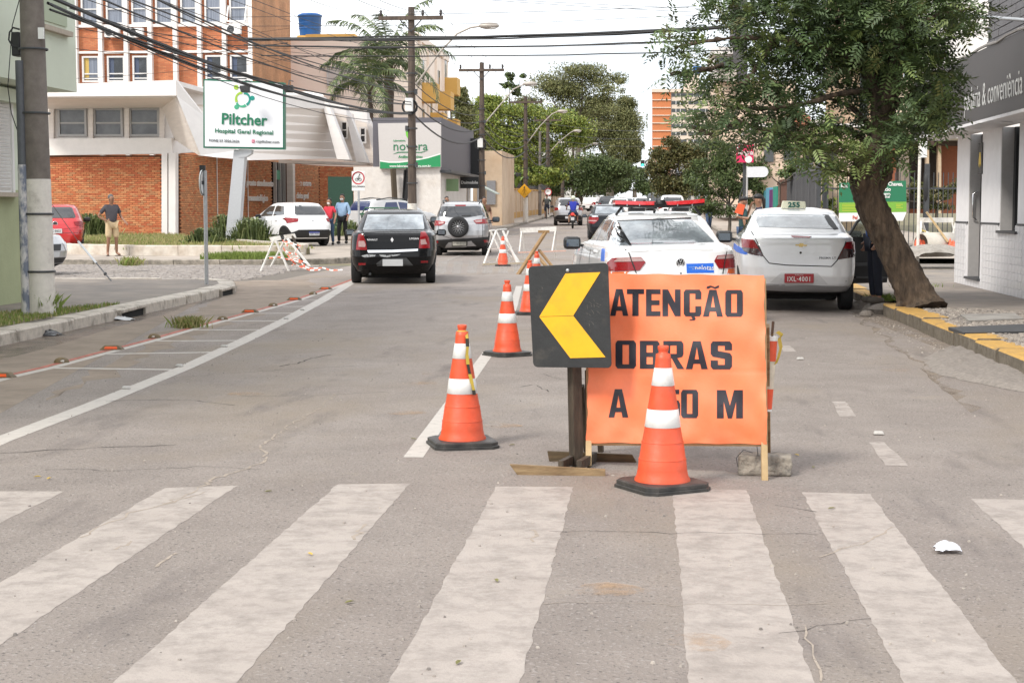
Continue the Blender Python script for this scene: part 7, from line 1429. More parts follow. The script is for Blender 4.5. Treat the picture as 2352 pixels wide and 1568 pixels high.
o=crumple('cement_sacks',Q(2145,588,40.8),.95,.5,.3,mat('cement_grey',(.29,.265,.235),.95,var=.3,bump=.4),'low heap of grey sand below the concrete pipe','sand heap',18,.25)
for i,(px,py,s) in enumerate(((1975,705,.2),(2002,712,.16),(2030,716,.22),(2012,700,.14),(1990,722,.10))):
 p=P(px,py,.03);mb=MB();mb.ball((0,0,0),(s,s*.8,s*.55),8,jit=.2);tag(mb.build('broken_stone',mat('broken_kerb_stone',(.24,.21,.185),.9,var=.3,vscale=6,bump=.6),loc=p,smooth=False ),('pale','largest grey','flat dark','small rear','smallest front')[i]+' broken kerb stone at the foot of the leaning tree','stone','broken kerb stones')
 # ---------------- overhead cables
CAB=mat('cable_black',(.012,.012,.013),.6);CABG=mat('cable_grey',(.13,.13,.14),.6)
def wire(p,q,r,lab,sag=.0,m=CAB,n=14,grp='overhead cables',wob=0.,strands=1):
 p,q=Vector(p),Vector(q);t=None ;mb=MB()
 for s_ in range(strands):
  o_=Vector((0,rnd.uniform(-.05,.05),rnd.uniform(-.08,.08))) if s_ else Vector()
  mb.tube([p.lerp(q,i/n)+o_*math.sin(math.pi*i/n*(1+s_%3))+Vector((0,0,-sag*4*(i/n)*(1-i/n)+rnd.uniform(-wob,wob))) for i in range(n+1)],r*(1 if s_==0 else .6),5,cap=False )
 return tag(mb.build('overhead_cable',m),lab,'cable',grp)
for a,b_,r,sg_,st_,lab in (((560,90),(1780,55),.035,.12,4,'thick black cable bundle crossing high over the street'),((560,104),(1800,82),.022,.15,2,'thinner black cable just under the thick crossing bundle'),((600,128),(1850,108),.016,.1,1,'third black cable down crossing over the street'),((540,60),(1700,30),.006,.1,1,'thin wire just above the crossing cable bundle')):wire(Q(*a,41),Q(*b_,40),r,lab,sg_,strands=st_,wob=.01)
x2,z2=P2[1],P2[3];at2=lambda py,dx=0:Q(947+dx,py,51)
near=lambda px,py:Q(px,py,20.2)
k=0
for a,py,r,sg_,st_ in (((100,-14),262,.028,.35,3),((110,8),258,.02,.45,2),((115,22),240,.016,.3,2),((180,-25),235,.014,.25,1),((250,-20),190,.012,.2,1),((330,-15),215,.014,.2,2),((160,20),200,.007,.25,1),((200,0),175,.006,.3,1),((290,-30),168,.006,.2,1),((400,-20),205,.006,.15,1),((120,15),275,.008,.5,1),((230,-30),225,.006,.3,1),((450,-30),130,.005,.1,1),((520,-25),118,.005,.1,1)):
 wire(near(*a),at2(py),r,('thickest','second thickest','third','fourth')[(k:=k+1)-1]+' black cable bundle sweeping from the concrete pole to the first wooden pole' if st_>1 else 'thin wire fanning down to the first wooden pole',sg_,strands=st_,wob=.006,grp='cables from the concrete pole' if st_>1 else 'thin wires to the first wooden pole')
for a,b_,r in (((-60,190),(960,92),.006),((-60,60),(950,110),.006),((172,38),(660,92),.012),((172,62),(660,100),.01),((172,112),(660,98),.010),((172,40),(980,140),.006),((172,68),(700,60),.005)):wire(Q(*a,45),Q(*b_,50),r,'slack wire crossing before the hospital ward block',.25,wob=.008,grp='wires before the ward block')
def poleline(A,Bp,fr_,lab,r=.012,sag=.5,dx=0.,grp='cables between the wooden poles'):
 a=Vector((A[1]+dx,A[2],A[3]+A[4]*fr_));b_=Vector((Bp[1]+dx,Bp[2],Bp[3]+Bp[4]*fr_));wire(a,b_,r,lab,sag,grp=grp,wob=.004)
for i,(A,Bp) in enumerate(((P2,P3),(P3,P4),(P4,P5),(P5,P6),(P6,P7),(P7,P8))):
 sp_=('first and second','second and third','third and fourth','fourth and fifth','fifth and sixth','sixth and seventh')[i]
 for f_,r,s_,w_ in ((.62,.025,.5,'second lowest'),(.66,.018,.45,'middle'),(.70,.016,.4,'second highest'),(.57,.03,.6,'lowest'),(.75,.01,.3,'highest')):poleline(A,Bp,f_,'%s slack cable strung between the %s poles of the left pavement'%(w_,sp_),r,s_*(Bp[2]-A[2])/22)
 if i<5:
  for dx,w_ in ((-.95,'left'),(.38,'middle'),(.95,'right')):poleline(A,Bp,.985,'%s power line between the crossarms of the %s poles'%(w_,sp_),.008,.3,dx,'power lines on the crossarms')
for dx,e in ((-.95,(620,-40)),(.38,(760,-30)),(.95,(800,-35))):a=Vector((x2+dx,51,P2[3]+P2[4]*.985));wire(Q(*e,24),a,.007,'%s power line rising from the first crossarm towards the camera'%{-.95:'left',.38:'middle',.95:'right'}[dx],.2,grp='power lines on the crossarms')
for (a,b_) in (((880,-20),(2000,40)),((1000,-10),(2300,30)),((520,40),(2352,-20)),((740,92),(1500,100))):wire(Q(*a,36),Q(*b_,34),.006,'very thin wire high across the white sky',.1,grp='thin wires across the sky')
for py,r in ((395,.03),(402,.03),(412,.025),(386,.03)):wire(Q(1380,py,330),Q(1560,py-4,330),r,'cable crossing the far end of the street',.3,grp='cables across the far street')
for a,b_ in (((1150,262),(1500,300)),((1150,285),(1500,318)),((1160,300),(1500,335))):wire(Q(*a,110),Q(*b_,140),.012,'thin wire before the park trees crossing to the right',.4,CABG,grp='wires before the park trees')
# ================================================================== trees and plants
def leafmat(nm,c1,c2,tr=.25):
 m=mat(nm,c1,.55,col2=c2,vscale=1.3,var=.35,detail=3,ramp=(.3,.7),spec=.35);return m
LF={'euc':[leafmat('olive_leaf_a',(.12,.13,.045),(.17,.175,.065)),leafmat('olive_leaf_b',(.08,.095,.035),(.12,.13,.05)),leafmat('olive_leaf_c',(.19,.19,.08),(.22,.215,.09))],'bright':[leafmat('bright_leaf_a',(.17,.22,.035),(.22,.26,.05)),leafmat('bright_leaf_b',(.10,.15,.03),(.14,.19,.04)),leafmat('bright_leaf_c',(.25,.28,.055),(.28,.3,.07))],'dark':[leafmat('dark_leaf_a',(.07,.105,.033),(.10,.135,.045)),leafmat('dark_leaf_b',(.05,.075,.027),(.07,.095,.035)),leafmat('dark_leaf_c',(.09,.12,.04),(.11,.14,.045))],'brown':[leafmat('bronze_leaf_a',(.08,.085,.028),(.12,.115,.035)),leafmat('bronze_leaf_b',(.05,.062,.022),(.08,.088,.03)),leafmat('bronze_leaf_c',(.13,.11,.045),(.15,.14,.055))],'near':[leafmat('near_leaf_a',(.075,.12,.042),(.115,.16,.055)),leafmat('near_leaf_b',(.045,.075,.03),(.075,.108,.042)),leafmat('near_leaf_c',(.14,.19,.06),(.18,.22,.07)),leafmat('near_leaf_d',(.11,.095,.03),(.09,.11,.035))]}
BARK=mat('tree_bark',(.042,.03,.022),.95,col2=(.125,.088,.06),vscale=5,var=.4,bump=1.,bscale=16,stretch=(2.5,2.5,.5));BARKF=mat('grey_bark',(.14,.115,.09),.9,var=.3,vscale=3)
def leaves(nm,clumps,size,mats,par,asp=.5,droop=.3,wts=None ):
 """leaf-sized rhombs filling ellipsoidal clumps: (x, y, z, rx, ry, rz, n)"""
 r=np.random.default_rng(len(clumps)*7+int(size*1000));V,Fs,M_=[],[],[];k=0
 for cx,cy,cz,rx,ry,rz,n in clumps:
  n=int(n);p=np.clip(r.normal(size=(n,3)),-2.1,2.1)*.50*np.array([rx,ry,rz])+np.array([cx,cy,cz])
  a=r.normal(size=(n,3));a[:,2]-=droop;a/=np.linalg.norm(a,axis=1)[:,None ];b_=np.cross(a,r.normal(size=(n,3)));b_/=np.linalg.norm(b_,axis=1)[:,None ];s=size*r.uniform(.6,1.35,n)
  q=np.stack([p-a*s[:,None ]/2,p+b_*(s*asp/2)[:,None ],p+a*s[:,None ]/2,p-b_*(s*asp/2)[:,None ]],1).reshape(-1,3)
  V.append(q);i0=np.arange(n)*4+k;Fs.append(np.stack([i0,i0+1,i0+2,i0+3],1));k+=4*n;M_.append(r.choice(len(mats),n,p=wts))
 V=np.concatenate(V);Fs=np.concatenate(Fs);M_=np.concatenate(M_);inv=base(par).inverted().translation if par else Vector()
 V=V+np.array(inv);me=bpy.data.meshes.new(nm);me.vertices.add(len(V));me.vertices.foreach_set('co',V.astype(np.float32).ravel());me.loops.add(len(Fs)*4);me.loops.foreach_set('vertex_index',Fs.astype(np.int32).ravel());me.polygons.add(len(Fs));me.polygons.foreach_set('loop_start',(np.arange(len(Fs))*4).astype(np.int32))
 for m in mats:me.materials.append(m)
 me.polygons.foreach_set('material_index',M_.astype(np.int32));me.update(calc_edges=True );me.validate();o=bpy.data.objects.new(nm,me);COL.objects.link(o);o.parent=par;return o
def branch(mb,p,q,r0,r1,n=5,w=.08,nn=8):
 p,q=Vector(p),Vector(q);L=(q-p).length;pts=[p.lerp(q,i/n)+(Vector((rnd.gauss(0,w),rnd.gauss(0,w),rnd.gauss(0,w)))*L*.3 if 0<i<n else Vector()) for i in range(n+1)];mb.tube(pts,[r0+(r1-r0)*i/n for i in range(n+1)],nn);return pts
def far_tree(lab,px,base_py,Y,clumps,kind,size,dens,trunk_r=.35,nm='park_tree',dy=.7,grp='trees of the park on the left'):
 """clumps in photo pixels at depth Y: (px, py, rx, ry)"""
 s=Y/F_PX;b_=Q(px,base_py,Y);t=thing(nm,lab,'tree',b_,0,grp);cl=[]
 for cx,cy,rx,ry in clumps:
  c=Q(cx,cy,Y);m=max(rx,ry)*s*dy;k=max(1,int(rx*ry/420));
  for _ in range(3+k):
   o_=Vector((rnd.uniform(-.75,.75)*rx*s,rnd.uniform(-1,1)*m,rnd.uniform(-.7,.75)*ry*s));f_=rnd.uniform(.38,.7);cl.append((*(c+o_),rx*s*f_,m*f_,ry*s*f_*.8,dens*75*(rx*s*ry*s)*f_*f_*4/size**2/(3+k)))
 leaves('crown',cl,size,LF[kind],t);mb=MB();top=Vector(Q(sum(c[0] for c in clumps)/len(clumps),sum(c[1] for c in clumps)/len(clumps),Y));fk=b_.lerp(Vector((b_.x,b_.y,top.z)),.6);branch(mb,b_,fk,trunk_r,trunk_r*.7,4,.03)
 for cx,cy,rx,ry in clumps[:7]:branch(mb,fk,Q(cx,cy,Y)+Vector((0,rnd.uniform(-1,1),0)),trunk_r*.5,trunk_r*.1,5,.05,6)
 mb.build('trunk',BARKF,t,world=True );return t
far_tree('tall airy eucalyptus rising highest over the park',1330,470,165,[(1300,185,70,30),(1340,165,55,28),(1395,190,45,30),(1260,215,60,30),(1330,230,70,30),(1400,225,40,18),(1225,250,35,25),(1290,255,60,25),(1430,200,14,18),(1360,260,50,25)],'euc',.22,.5,.3,'eucalyptus_tree')
far_tree('bright green spreading tree in front of the park',1190,470,135,[(1080,270,60,35),(1150,250,70,30),(1230,262,70,32),(1290,275,50,30),(1110,310,80,40),(1200,310,90,40),(1290,320,60,40),(1330,300,30,30),(1150,350,80,35),(1240,355,70,30),(1130,238,40,16)],'bright',.21,1.05)
far_tree('olive dense tree at the right of the park, drooping over the street',1400,470,190,[(1380,262,50,35),(1430,260,34,35),(1400,310,60,40),(1440,320,40,45),(1360,310,40,40),(1455,365,20,35),(1410,360,50,30),(1440,235,20,18),(1470,330,10,25)],'euc',.22,1.15,.5)
far_tree('dark shaded trees low behind the pavement poles',1330,470,158,[(1250,400,50,40),(1310,400,60,50),(1370,400,50,45),(1420,400,35,30),(1190,400,60,40)],'dark',.24,1.2)  # dark leaf set paints in the shade under the canopy
far_tree('small dark tree top poking above the bright tree',1170,470,150,[(1172,180,16,12),(1195,172,10,8),(1160,200,14,10),(1180,205,18,14),(1190,215,12,10)],'dark',.40,.7,.18)
far_tree('olive trees beside the peach apartment house',1055,470,118,[(1048,215,26,26),(1070,208,16,18),(1055,250,40,30),(1060,300,45,35),(1085,330,40,30),(1030,230,10,30)],'euc',.2,.95,.3)
far_tree('low round shrubs over the cream boundary wall',1200,460,120,[(1210,400,40,22),(1250,405,40,18),(1175,395,30,20),(1280,412,25,14)],'bright',.26,1.1,.1,'garden_shrub',.7,None )
far_tree('distant round tree closing the far end of the street',1460,460,620,[(1455,396,50,12),(1480,405,40,18),(1430,405,30,14)],'dark',1.2,1.3,.5,'distant_tree',.5,None )
far_tree('dark tree mass filling the street end under the traffic light',1455,455,420,[(1450,425,40,22),(1480,418,26,28),(1420,432,26,18),(1400,420,22,26),(1490,440,16,16)],'dark',.7,1.3,.3,'distant_tree',.5,None )
far_tree('tree at the left pavement just past the white van',1392,470,260,[(1385,420,26,30),(1410,425,18,24)],'dark',.5,1.2,.25,'distant_tree',.5,None )
far_tree('bronze leaved street tree left of the small sign E',1560,520,118,[(1545,370,45,40),(1510,400,22,40),(1570,400,50,45),(1600,360,40,35),(1545,440,45,30),(1600,430,40,30),(1560,340,30,22)],'brown',.2,1.2,.16,'street_tree',.8,None )
far_tree('green street tree in front of the pink sign',1675,560,72,[(1640,380,45,40),(1680,390,40,35),(1710,415,30,30),(1630,430,45,30),(1650,470,40,25),(1690,450,40,25),(1600,400,25,30),(1655,345,35,22),(1610,470,30,20),(1760,380,30,25),(1735,430,24,20)],'dark',.13,.75,.085,'street_tree',.8,None )
far_tree('hedge of green shrubs topping the grey metal fence',1790,470,58,[(1790,395,40,18),(1840,385,40,20),(1890,385,40,18),(1760,400,20,14)],'near',.12,.9,.05,'garden_shrub',.6,None )
far_tree('mixed shrubs behind the iron railing near the bakery',2150,500,49,[(2120,440,25,20),(2160,450,30,18),(2185,440,20,22),(2140,465,40,14),(2070,460,20,20)],'brown',.09,.9,.04,'garden_shrub',.5,None )
far_tree('tall grassy shrub left of the green banner',1905,500,47.5,[(1900,480,12,20),(1915,470,10,22),(1890,490,10,14)],'bright',.12,1.,.03,'garden_shrub',.5,None )
t=thing('banana_plant','banana plant with broad pale leaves behind the boundary wall','banana plant',Q(1180,440,112));mb=MB();s=112/F_PX;BAN_L=leafmat('banana_leaf',(.16,.26,.04),(.22,.32,.07))
for i in range(11):
 a=rnd.uniform(0,6.28);L=rnd.uniform(1.3,2.0);pts=[Vector((math.cos(a)*L*.45*k_**1.2,math.sin(a)*L*.45*k_**1.2,.3+L*(k_-.45*k_*k_)))+Vector(((i%4-1.5)*.35,0,0)) for k_ in (0,.25,.5,.75,1)];w=Vector((-math.sin(a),math.cos(a),.25))*.22
 for k_ in range(4):mb.face([pts[k_]-w*math.sin(math.pi*(k_*.23+.08)),pts[k_]+w*math.sin(math.pi*(k_*.23+.08)),pts[k_+1]+w*math.sin(math.pi*((k_+1)*.23+.08)),pts[k_+1]-w*math.sin(math.pi*((k_+1)*.23+.08))],0,True )
mb.build('leaves',BAN_L,t)
# ---------------- palms
PALM=[leafmat('palm_leaf_a',(.10,.14,.06),(.15,.19,.08)),leafmat('palm_leaf_b',(.06,.085,.04),(.09,.12,.055)),leafmat('palm_leaf_c',(.12,.16,.05),(.16,.19,.07))]
def frond(mb,o,az,el,L,bend,leaf):
 n=15;p=Vector(o);e=el;pts=[];step=L/n
 for i in range(n+1):
  pts.append(p.copy());p=p+Vector((math.cos(az)*math.cos(e),math.sin(az)*math.cos(e),math.sin(e)))*step;e-=bend/n*(.5+1.2*i/n)
 mb.tube(pts,[.03-.025*i/n for i in range(n+1)],4,3,cap=False )
 for i in range(2,n):
  d=(pts[min(i+1,n)]-pts[i-1]).normalized();sd=Vector((-math.sin(az),math.cos(az),0))
  for sgn in (-1,1):
   for h_ in range(4):
    b_=pts[i].lerp(pts[min(i+1,n)],h_/4);l_=leaf*(1-abs(i/n-.45)*.8)*rnd.uniform(.75,1.15);dr=(sd*sgn*rnd.uniform(.5,.8)+d*rnd.uniform(.3,.6)+Vector((0,0,-rnd.uniform(.15,.8)))).normalized();m_=b_+dr*l_*.5+Vector((0,0,.06));t_=b_+dr*l_+Vector((0,0,-.12*l_));w=d*.026
    mb.face([b_-w,b_+w,m_+w,t_,m_-w],rnd.choices((0,1,2),(.45,.35,.2))[0])
def palm(lab,px,Y,cy,base_py,lean,tall,fr_,leaf,tr,seed,mk=.0):
 rnd.seed(seed);c=Q(px,cy,Y);b_=Q(px+lean,base_py,Y);t=thing('palm_tree',lab,'palm tree',b_,0,'palm trees beside the laboratory');mb=MB()
 for i in range(fr_):
  az=i*2.399+rnd.uniform(-.2,.2);k_=i/fr_;frond(mb,c,az,1.45-1.55*k_+rnd.uniform(-.12,.12),tall*rnd.uniform(.85,1.1),1.25+.75*k_,leaf)
 mb.build('crown',PALM+[mat('palm_rib',(.16,.17,.06),.6)],t,world=True );mb=MB();n=12;mb.tube([b_.lerp(c,i/n) for i in range(n+1)],[tr*(1 if i<n-3 else 1.2-.05*(i-n+3)) for i in range(n+1)],14);mb.build('trunk',mat('palm_trunk',(.12,.085,.065),.9,col2=(.07,.05,.04),vscale=4,var=.3,bump=.6,bscale=14,stretch=(.6,.6,5)),t,world=True )
 mb=MB()
 for i in range(16):a=i*.8;p=c+Vector((math.cos(a)*tr,math.sin(a)*tr,-.9+.05*i));mb.bar(p,p+Vector((math.cos(a)*.28,math.sin(a)*.28,.45)),.09,.03)
 mb.build('leaf_stubs',mat('palm_boot',(.14,.09,.06),.9),t,world=True )
palm('taller palm with full crown behind the first wooden pole',893,86,148,420,3,4.1,16,.85,.23,11)
palm('lower palm with drooping fronds left of the taller palm',846,84,190,420,22,3.0,11,.85,.10,5)
rnd.seed(77)
STRAP=[leafmat('strap_leaf_a',(.11,.15,.05),(.16,.2,.07)),leafmat('strap_leaf_b',(.06,.09,.035),(.09,.12,.045)),leafmat('strap_leaf_c',(.2,.24,.09),(.25,.27,.12))]
def strap_bush(lab,px,py,Y,rx,h,n):
 b_=Q(px,py,Y);b_.z=H(Y)+.28;t=thing('strap_leaf_bush',lab,'bush',b_,0,'strap-leaved bushes on the hospital lawn');mb=MB()
 for _ in range(n):
  o_=Vector((rnd.gauss(0,rx*.42),rnd.gauss(0,rx*.35),0));a=rnd.uniform(0,6.28);L=h*rnd.uniform(.6,1.15);d=Vector((math.cos(a),math.sin(a),0));w=Vector((-d.y,d.x,0))*.022;k0=max(.35,1-(abs(o_.x)/rx)**2);p1=o_+d*L*.25+Vector((0,0,L*.8*k0));p2=o_+d*L*.6+Vector((0,0,L*.75*k0));mi=rnd.choices((0,1,2),(.45,.3,.25))[0]
  mb.face([o_-w,o_+w,p1+w,p1-w],mi,True );mb.face([p1-w,p1+w,p2],mi,True )
 mb.build('foliage',STRAP,t)
strap_bush('dark strap-leaved bush behind the man in the grey polo shirt',208,545,60,.75,1.0,700);strap_bush('small strap-leaved bush left of the pylon foot',470,560,51,.66,.62,520);strap_bush('tall strap-leaved bush directly behind the pylon',525,548,56,.7,1.05,560);strap_bush('wide strap-leaved bush between pylon and white hatchback',578,550,53.0,.72,.95,720)
strap_bush('low strap-leaved plants beside the dumpster',800,535,62,.8,.7,200)
# ---------------- the leaning tree on the right pavement
tb_=P(2112,706,.15);t=thing('leaning_tree','leaning dark-barked tree with feathery leaves growing by the yellow kerb','tree',tb_);Yt=tb_.y;mb=MB();s=Yt/F_PX
def limb(pts,rr,n=14):
 P_=[Q(x,y,Yt+d) for x,y,d in pts];out,ro=[],[]
 for i in range(len(P_)-1):
  for k in range(5):
   f_=k/5;p0,p1,p2,p3=P_[max(i-1,0)],P_[i],P_[i+1],P_[min(i+2,len(P_)-1)];out.append(.5*((2*p1)+(p2-p0)*f_+(2*p0-5*p1+4*p2-p3)*f_**2+(3*p1-p0-3*p2+p3)*f_**3));ro.append((rr[i]+(rr[i+1]-rr[i])*f_)*s*rnd.uniform(.95,1.06))
 out.append(P_[-1]);ro.append(rr[-1]*s);mb.tube(out,ro,n);return out
limb([(2118,716,-.05),(2108,690,0),(2075,620,.05),(2035,540,.1),(2000,470,.1),(1985,420,.1)],[58,43,36,34,34,30],22)
for a in ((2062,712),(2160,708),(2100,720)):limb([(2108,670,0),((2108+a[0])/2,694,-.05),(a[0],a[1],-.1)],[30,22,6])
limb([(1990,440,.1),(1978,400,.0),(1984,370,-.1),(2000,350,-.1)],[34,26,20,18]);limb([(1995,450,.1),(2025,410,.2),(2036,385,.2),(2020,360,.2)],[28,20,16,12])
M1=limb([(1985,425,.1),(2005,360,.0),(2030,290,.1),(2020,210,.1),(1990,140,.2),(1960,60,.3),(1940,-60,.3)],[32,30,27,25,21,17,13],18)
limb([(2025,270,.1),(2050,190,-.2),(2062,100,-.3),(2090,-20,-.3)],[22,19,16,12]);limb([(2010,190,.1),(1985,120,.4),(1920,110,.6),(1860,60,.7),(1830,10,.8)],[14,11,8,6,5])
BR=[[(1990,370,0),(1930,350,-.3),(1850,320,-.5),(1760,300,-.6),(1680,270,-.7)],[(2005,300,0),(1960,250,.3),(1900,225,.5),(1820,180,.6)],[(2000,210,.1),(1930,215,-.4),(1840,240,-.6),(1740,250,-.7),(1640,240,-.8)],[(2005,160,.1),(1900,110,-.3),(1780,90,-.6),(1660,90,-.8),(1550,110,-.9)],[(1975,90,.2),(1880,30,.2),(1760,30,.2),(1640,50,.2)],[(1660,150,-.7),(1600,165,-.8),(1540,170,-.9)],[(2035,260,.1),(2090,220,-.3),(2150,190,-.5),(2190,160,-.5)],[(2050,180,0),(2110,110,-.3),(2180,90,-.4)],[(2020,340,.1),(2080,290,-.3),(2120,240,-.5),(2180,230,-.6)],[(2060,100,-.3),(2140,40,-.5),(2230,20,-.6)],[(1985,400,.1),(1930,400,-.2),(1880,380,-.3)],[(2015,380,.1),(2060,350,-.2),(2110,330,-.3)],[(1700,280,-.6),(1640,310,-.7),(1590,290,-.7)],[(1780,90,-.5),(1720,180,-.6),(1690,210,-.6)],[(1990,330,0),(1930,290,.5),(1870,290,.7),(1800,250,.9)]]
twigs=[]
for b_ in BR:
 k=len(b_);twigs+=limb(b_,[9,7,5.5,4,2.5][:k] if k==5 else [7,5,3.5,2][:k],7)
o=mb.build('trunk',BARK,t,world=True ,smooth=True )
sd=o.modifiers.new('sub','SUBSURF');sd.levels=sd.render_levels=1;tx=bpy.data.textures.new('bark_lumps','CLOUDS');tx.noise_scale=.075;dm=o.modifiers.new('lumps','DISPLACE');dm.texture=tx;dm.strength=.075;dm.mid_level=.5
def sprays(nm,zones,par,mats,L=.25,nl=11):
 r=np.random.default_rng(5);V,Fs,Ms=[],[],[];k=0
 for cx,cy,rx,ry,dp,n,w in zones:
  for _ in range(int(n)):
   while True :
    u,v=r.uniform(-1,1,2)
    if u*u+v*v<=1:break
   p=np.array(Q(cx+u*rx,cy+v*ry,Yt+dp+r.uniform(-1,1)*(.25+.9*math.sqrt(max(0,1-u*u-v*v)))))
   a=r.uniform(0,2*np.pi);e=r.normal(-.15,.55);d=np.array([math.cos(a)*math.cos(e),math.sin(a)*math.cos(e),math.sin(e)]);up=np.array([0,0,1.])+r.normal(0,.35,3);sd_=np.cross(d,up);sd_/=np.linalg.norm(sd_);nr=np.cross(sd_,d);l_=L*r.uniform(.7,1.25);mi=r.choice(len(mats),p=w)
   for i in range(nl):
    f_=(i//2+1)/(nl//2+1);q=p+d*l_*f_-np.array([0,0,.25*l_*f_*f_]);sg=1 if i%2 else -1
    ld=(sd_*sg*.9+d*.55-nr*r.uniform(0,.4)) if i<nl-1 else d;ld=ld/np.linalg.norm(ld);ll=.092*r.uniform(.75,1.25);wv=np.cross(ld,nr);wv=wv/(np.linalg.norm(wv)+1e-9)*.0155
    V+=[q,q+ld*ll*.45+wv,q+ld*ll,q+ld*ll*.45-wv];Fs.append((k,k+1,k+2,k+3));Ms.append(mi);k+=4
 me=bpy.data.meshes.new(nm);V=np.array(V)-np.array(base(par).translation);me.from_pydata(V.tolist(),[],Fs)
 for m in mats:me.materials.append(m)
 me.polygons.foreach_set('material_index',Ms);o=bpy.data.objects.new(nm,me);COL.objects.link(o);o.parent=par;return o
wd_,wm_,wb_=[.35,.5,.1,.05],[.42,.28,.22,.08],[.25,.1,.6,.05]
Z=[(1690,30,95,55,-.3,107,wm_),(1800,60,120,90,0,374,wd_),(1560,65,60,32,-.8,32,wm_),(1545,110,40,22,-.9,18,wm_),(1620,140,60,35,-.7,32,wm_),(1570,172,45,26,-.8,25,wd_),(1540,165,18,12,-.9,7,wd_),(1650,190,45,26,-.7,27,wd_),(1920,60,120,100,.2,656,wd_),(1850,150,110,70,.2,289,wd_),(1730,130,80,50,-.2,86,wm_),(1760,230,90,60,-.3,198,wd_),(1640,250,75,40,-.7,74,wm_),(1600,285,45,26,-.7,35,wb_),(1700,300,80,42,-.6,85,wd_),(1840,270,90,55,-.2,121,wd_),(1900,320,70,45,-.3,124,wb_),(1940,350,60,50,-.4,62,wb_),(1860,340,55,30,-.4,40,wb_),(2040,60,110,100,0,552,wd_),(2130,40,95,70,-.4,284,wm_),(2010,200,80,90,.6,171,wd_),(2110,140,80,60,-.4,233,wd_),(2160,190,50,50,-.5,103,wd_),(2120,250,65,45,-.4,146,wd_),(2150,270,40,30,-.5,43,wd_),(2080,290,50,35,-.4,111,wd_),(2020,300,60,50,.5,90,wd_),(2210,30,60,30,-.6,94,wm_),(1960,380,45,22,-.4,22,wb_),(2050,350,50,25,-.3,45,wm_),(1960,240,60,60,.7,99,wd_),(1800,310,40,26,-.5,47,wm_),(1900,-30,320,60,.1,432,wd_)]
sprays('crown',Z,t,LF['near'])
# ================================================================== people
SKIN=mat('skin',(.30,.155,.095),.5,var=.06,vscale=8);SKIND=mat('skin_tanned',(.25,.125,.075),.5,var=.06,vscale=8);HAIR=mat('dark_hair',(.015,.011,.009),.6,var=.3,vscale=30);HAIRG=mat('grey_hair',(.09,.085,.08),.6,var=.3,vscale=30);SHOE=mat('black_shoe',(.014,.013,.013),.5);FLIP=mat('flip_flop',(.05,.03,.025),.6)
def skin_obj(name,nodes,edges,m,par,lv=2):
 names=list(nodes);me=bpy.data.meshes.new(name);me.from_pydata([nodes[n][0] for n in names],[(names.index(a),names.index(b_)) for a,b_ in edges],[]);o=bpy.data.objects.new(name,me);COL.objects.link(o);sk=o.modifiers.new('skin','SKIN');sk.use_smooth_shade=True
 for i,n in enumerate(names):
  r=nodes[n][1];v=me.skin_vertices[0].data[i];v.radius=r if isinstance(r,tuple) else (r,r);v.use_root=i==0
 ss=o.modifiers.new('sub','SUBSURF');ss.levels=ss.render_levels=lv;dg=bpy.context.evaluated_depsgraph_get();nm=bpy.data.meshes.new_from_object(o.evaluated_get(dg));o.modifiers.clear();o.data=nm;nm.materials.clear();nm.materials.append(m);nm.polygons.foreach_set('use_smooth',[True ]*len(nm.polygons));o.parent=par;BASE[o.name]=base(par);return o
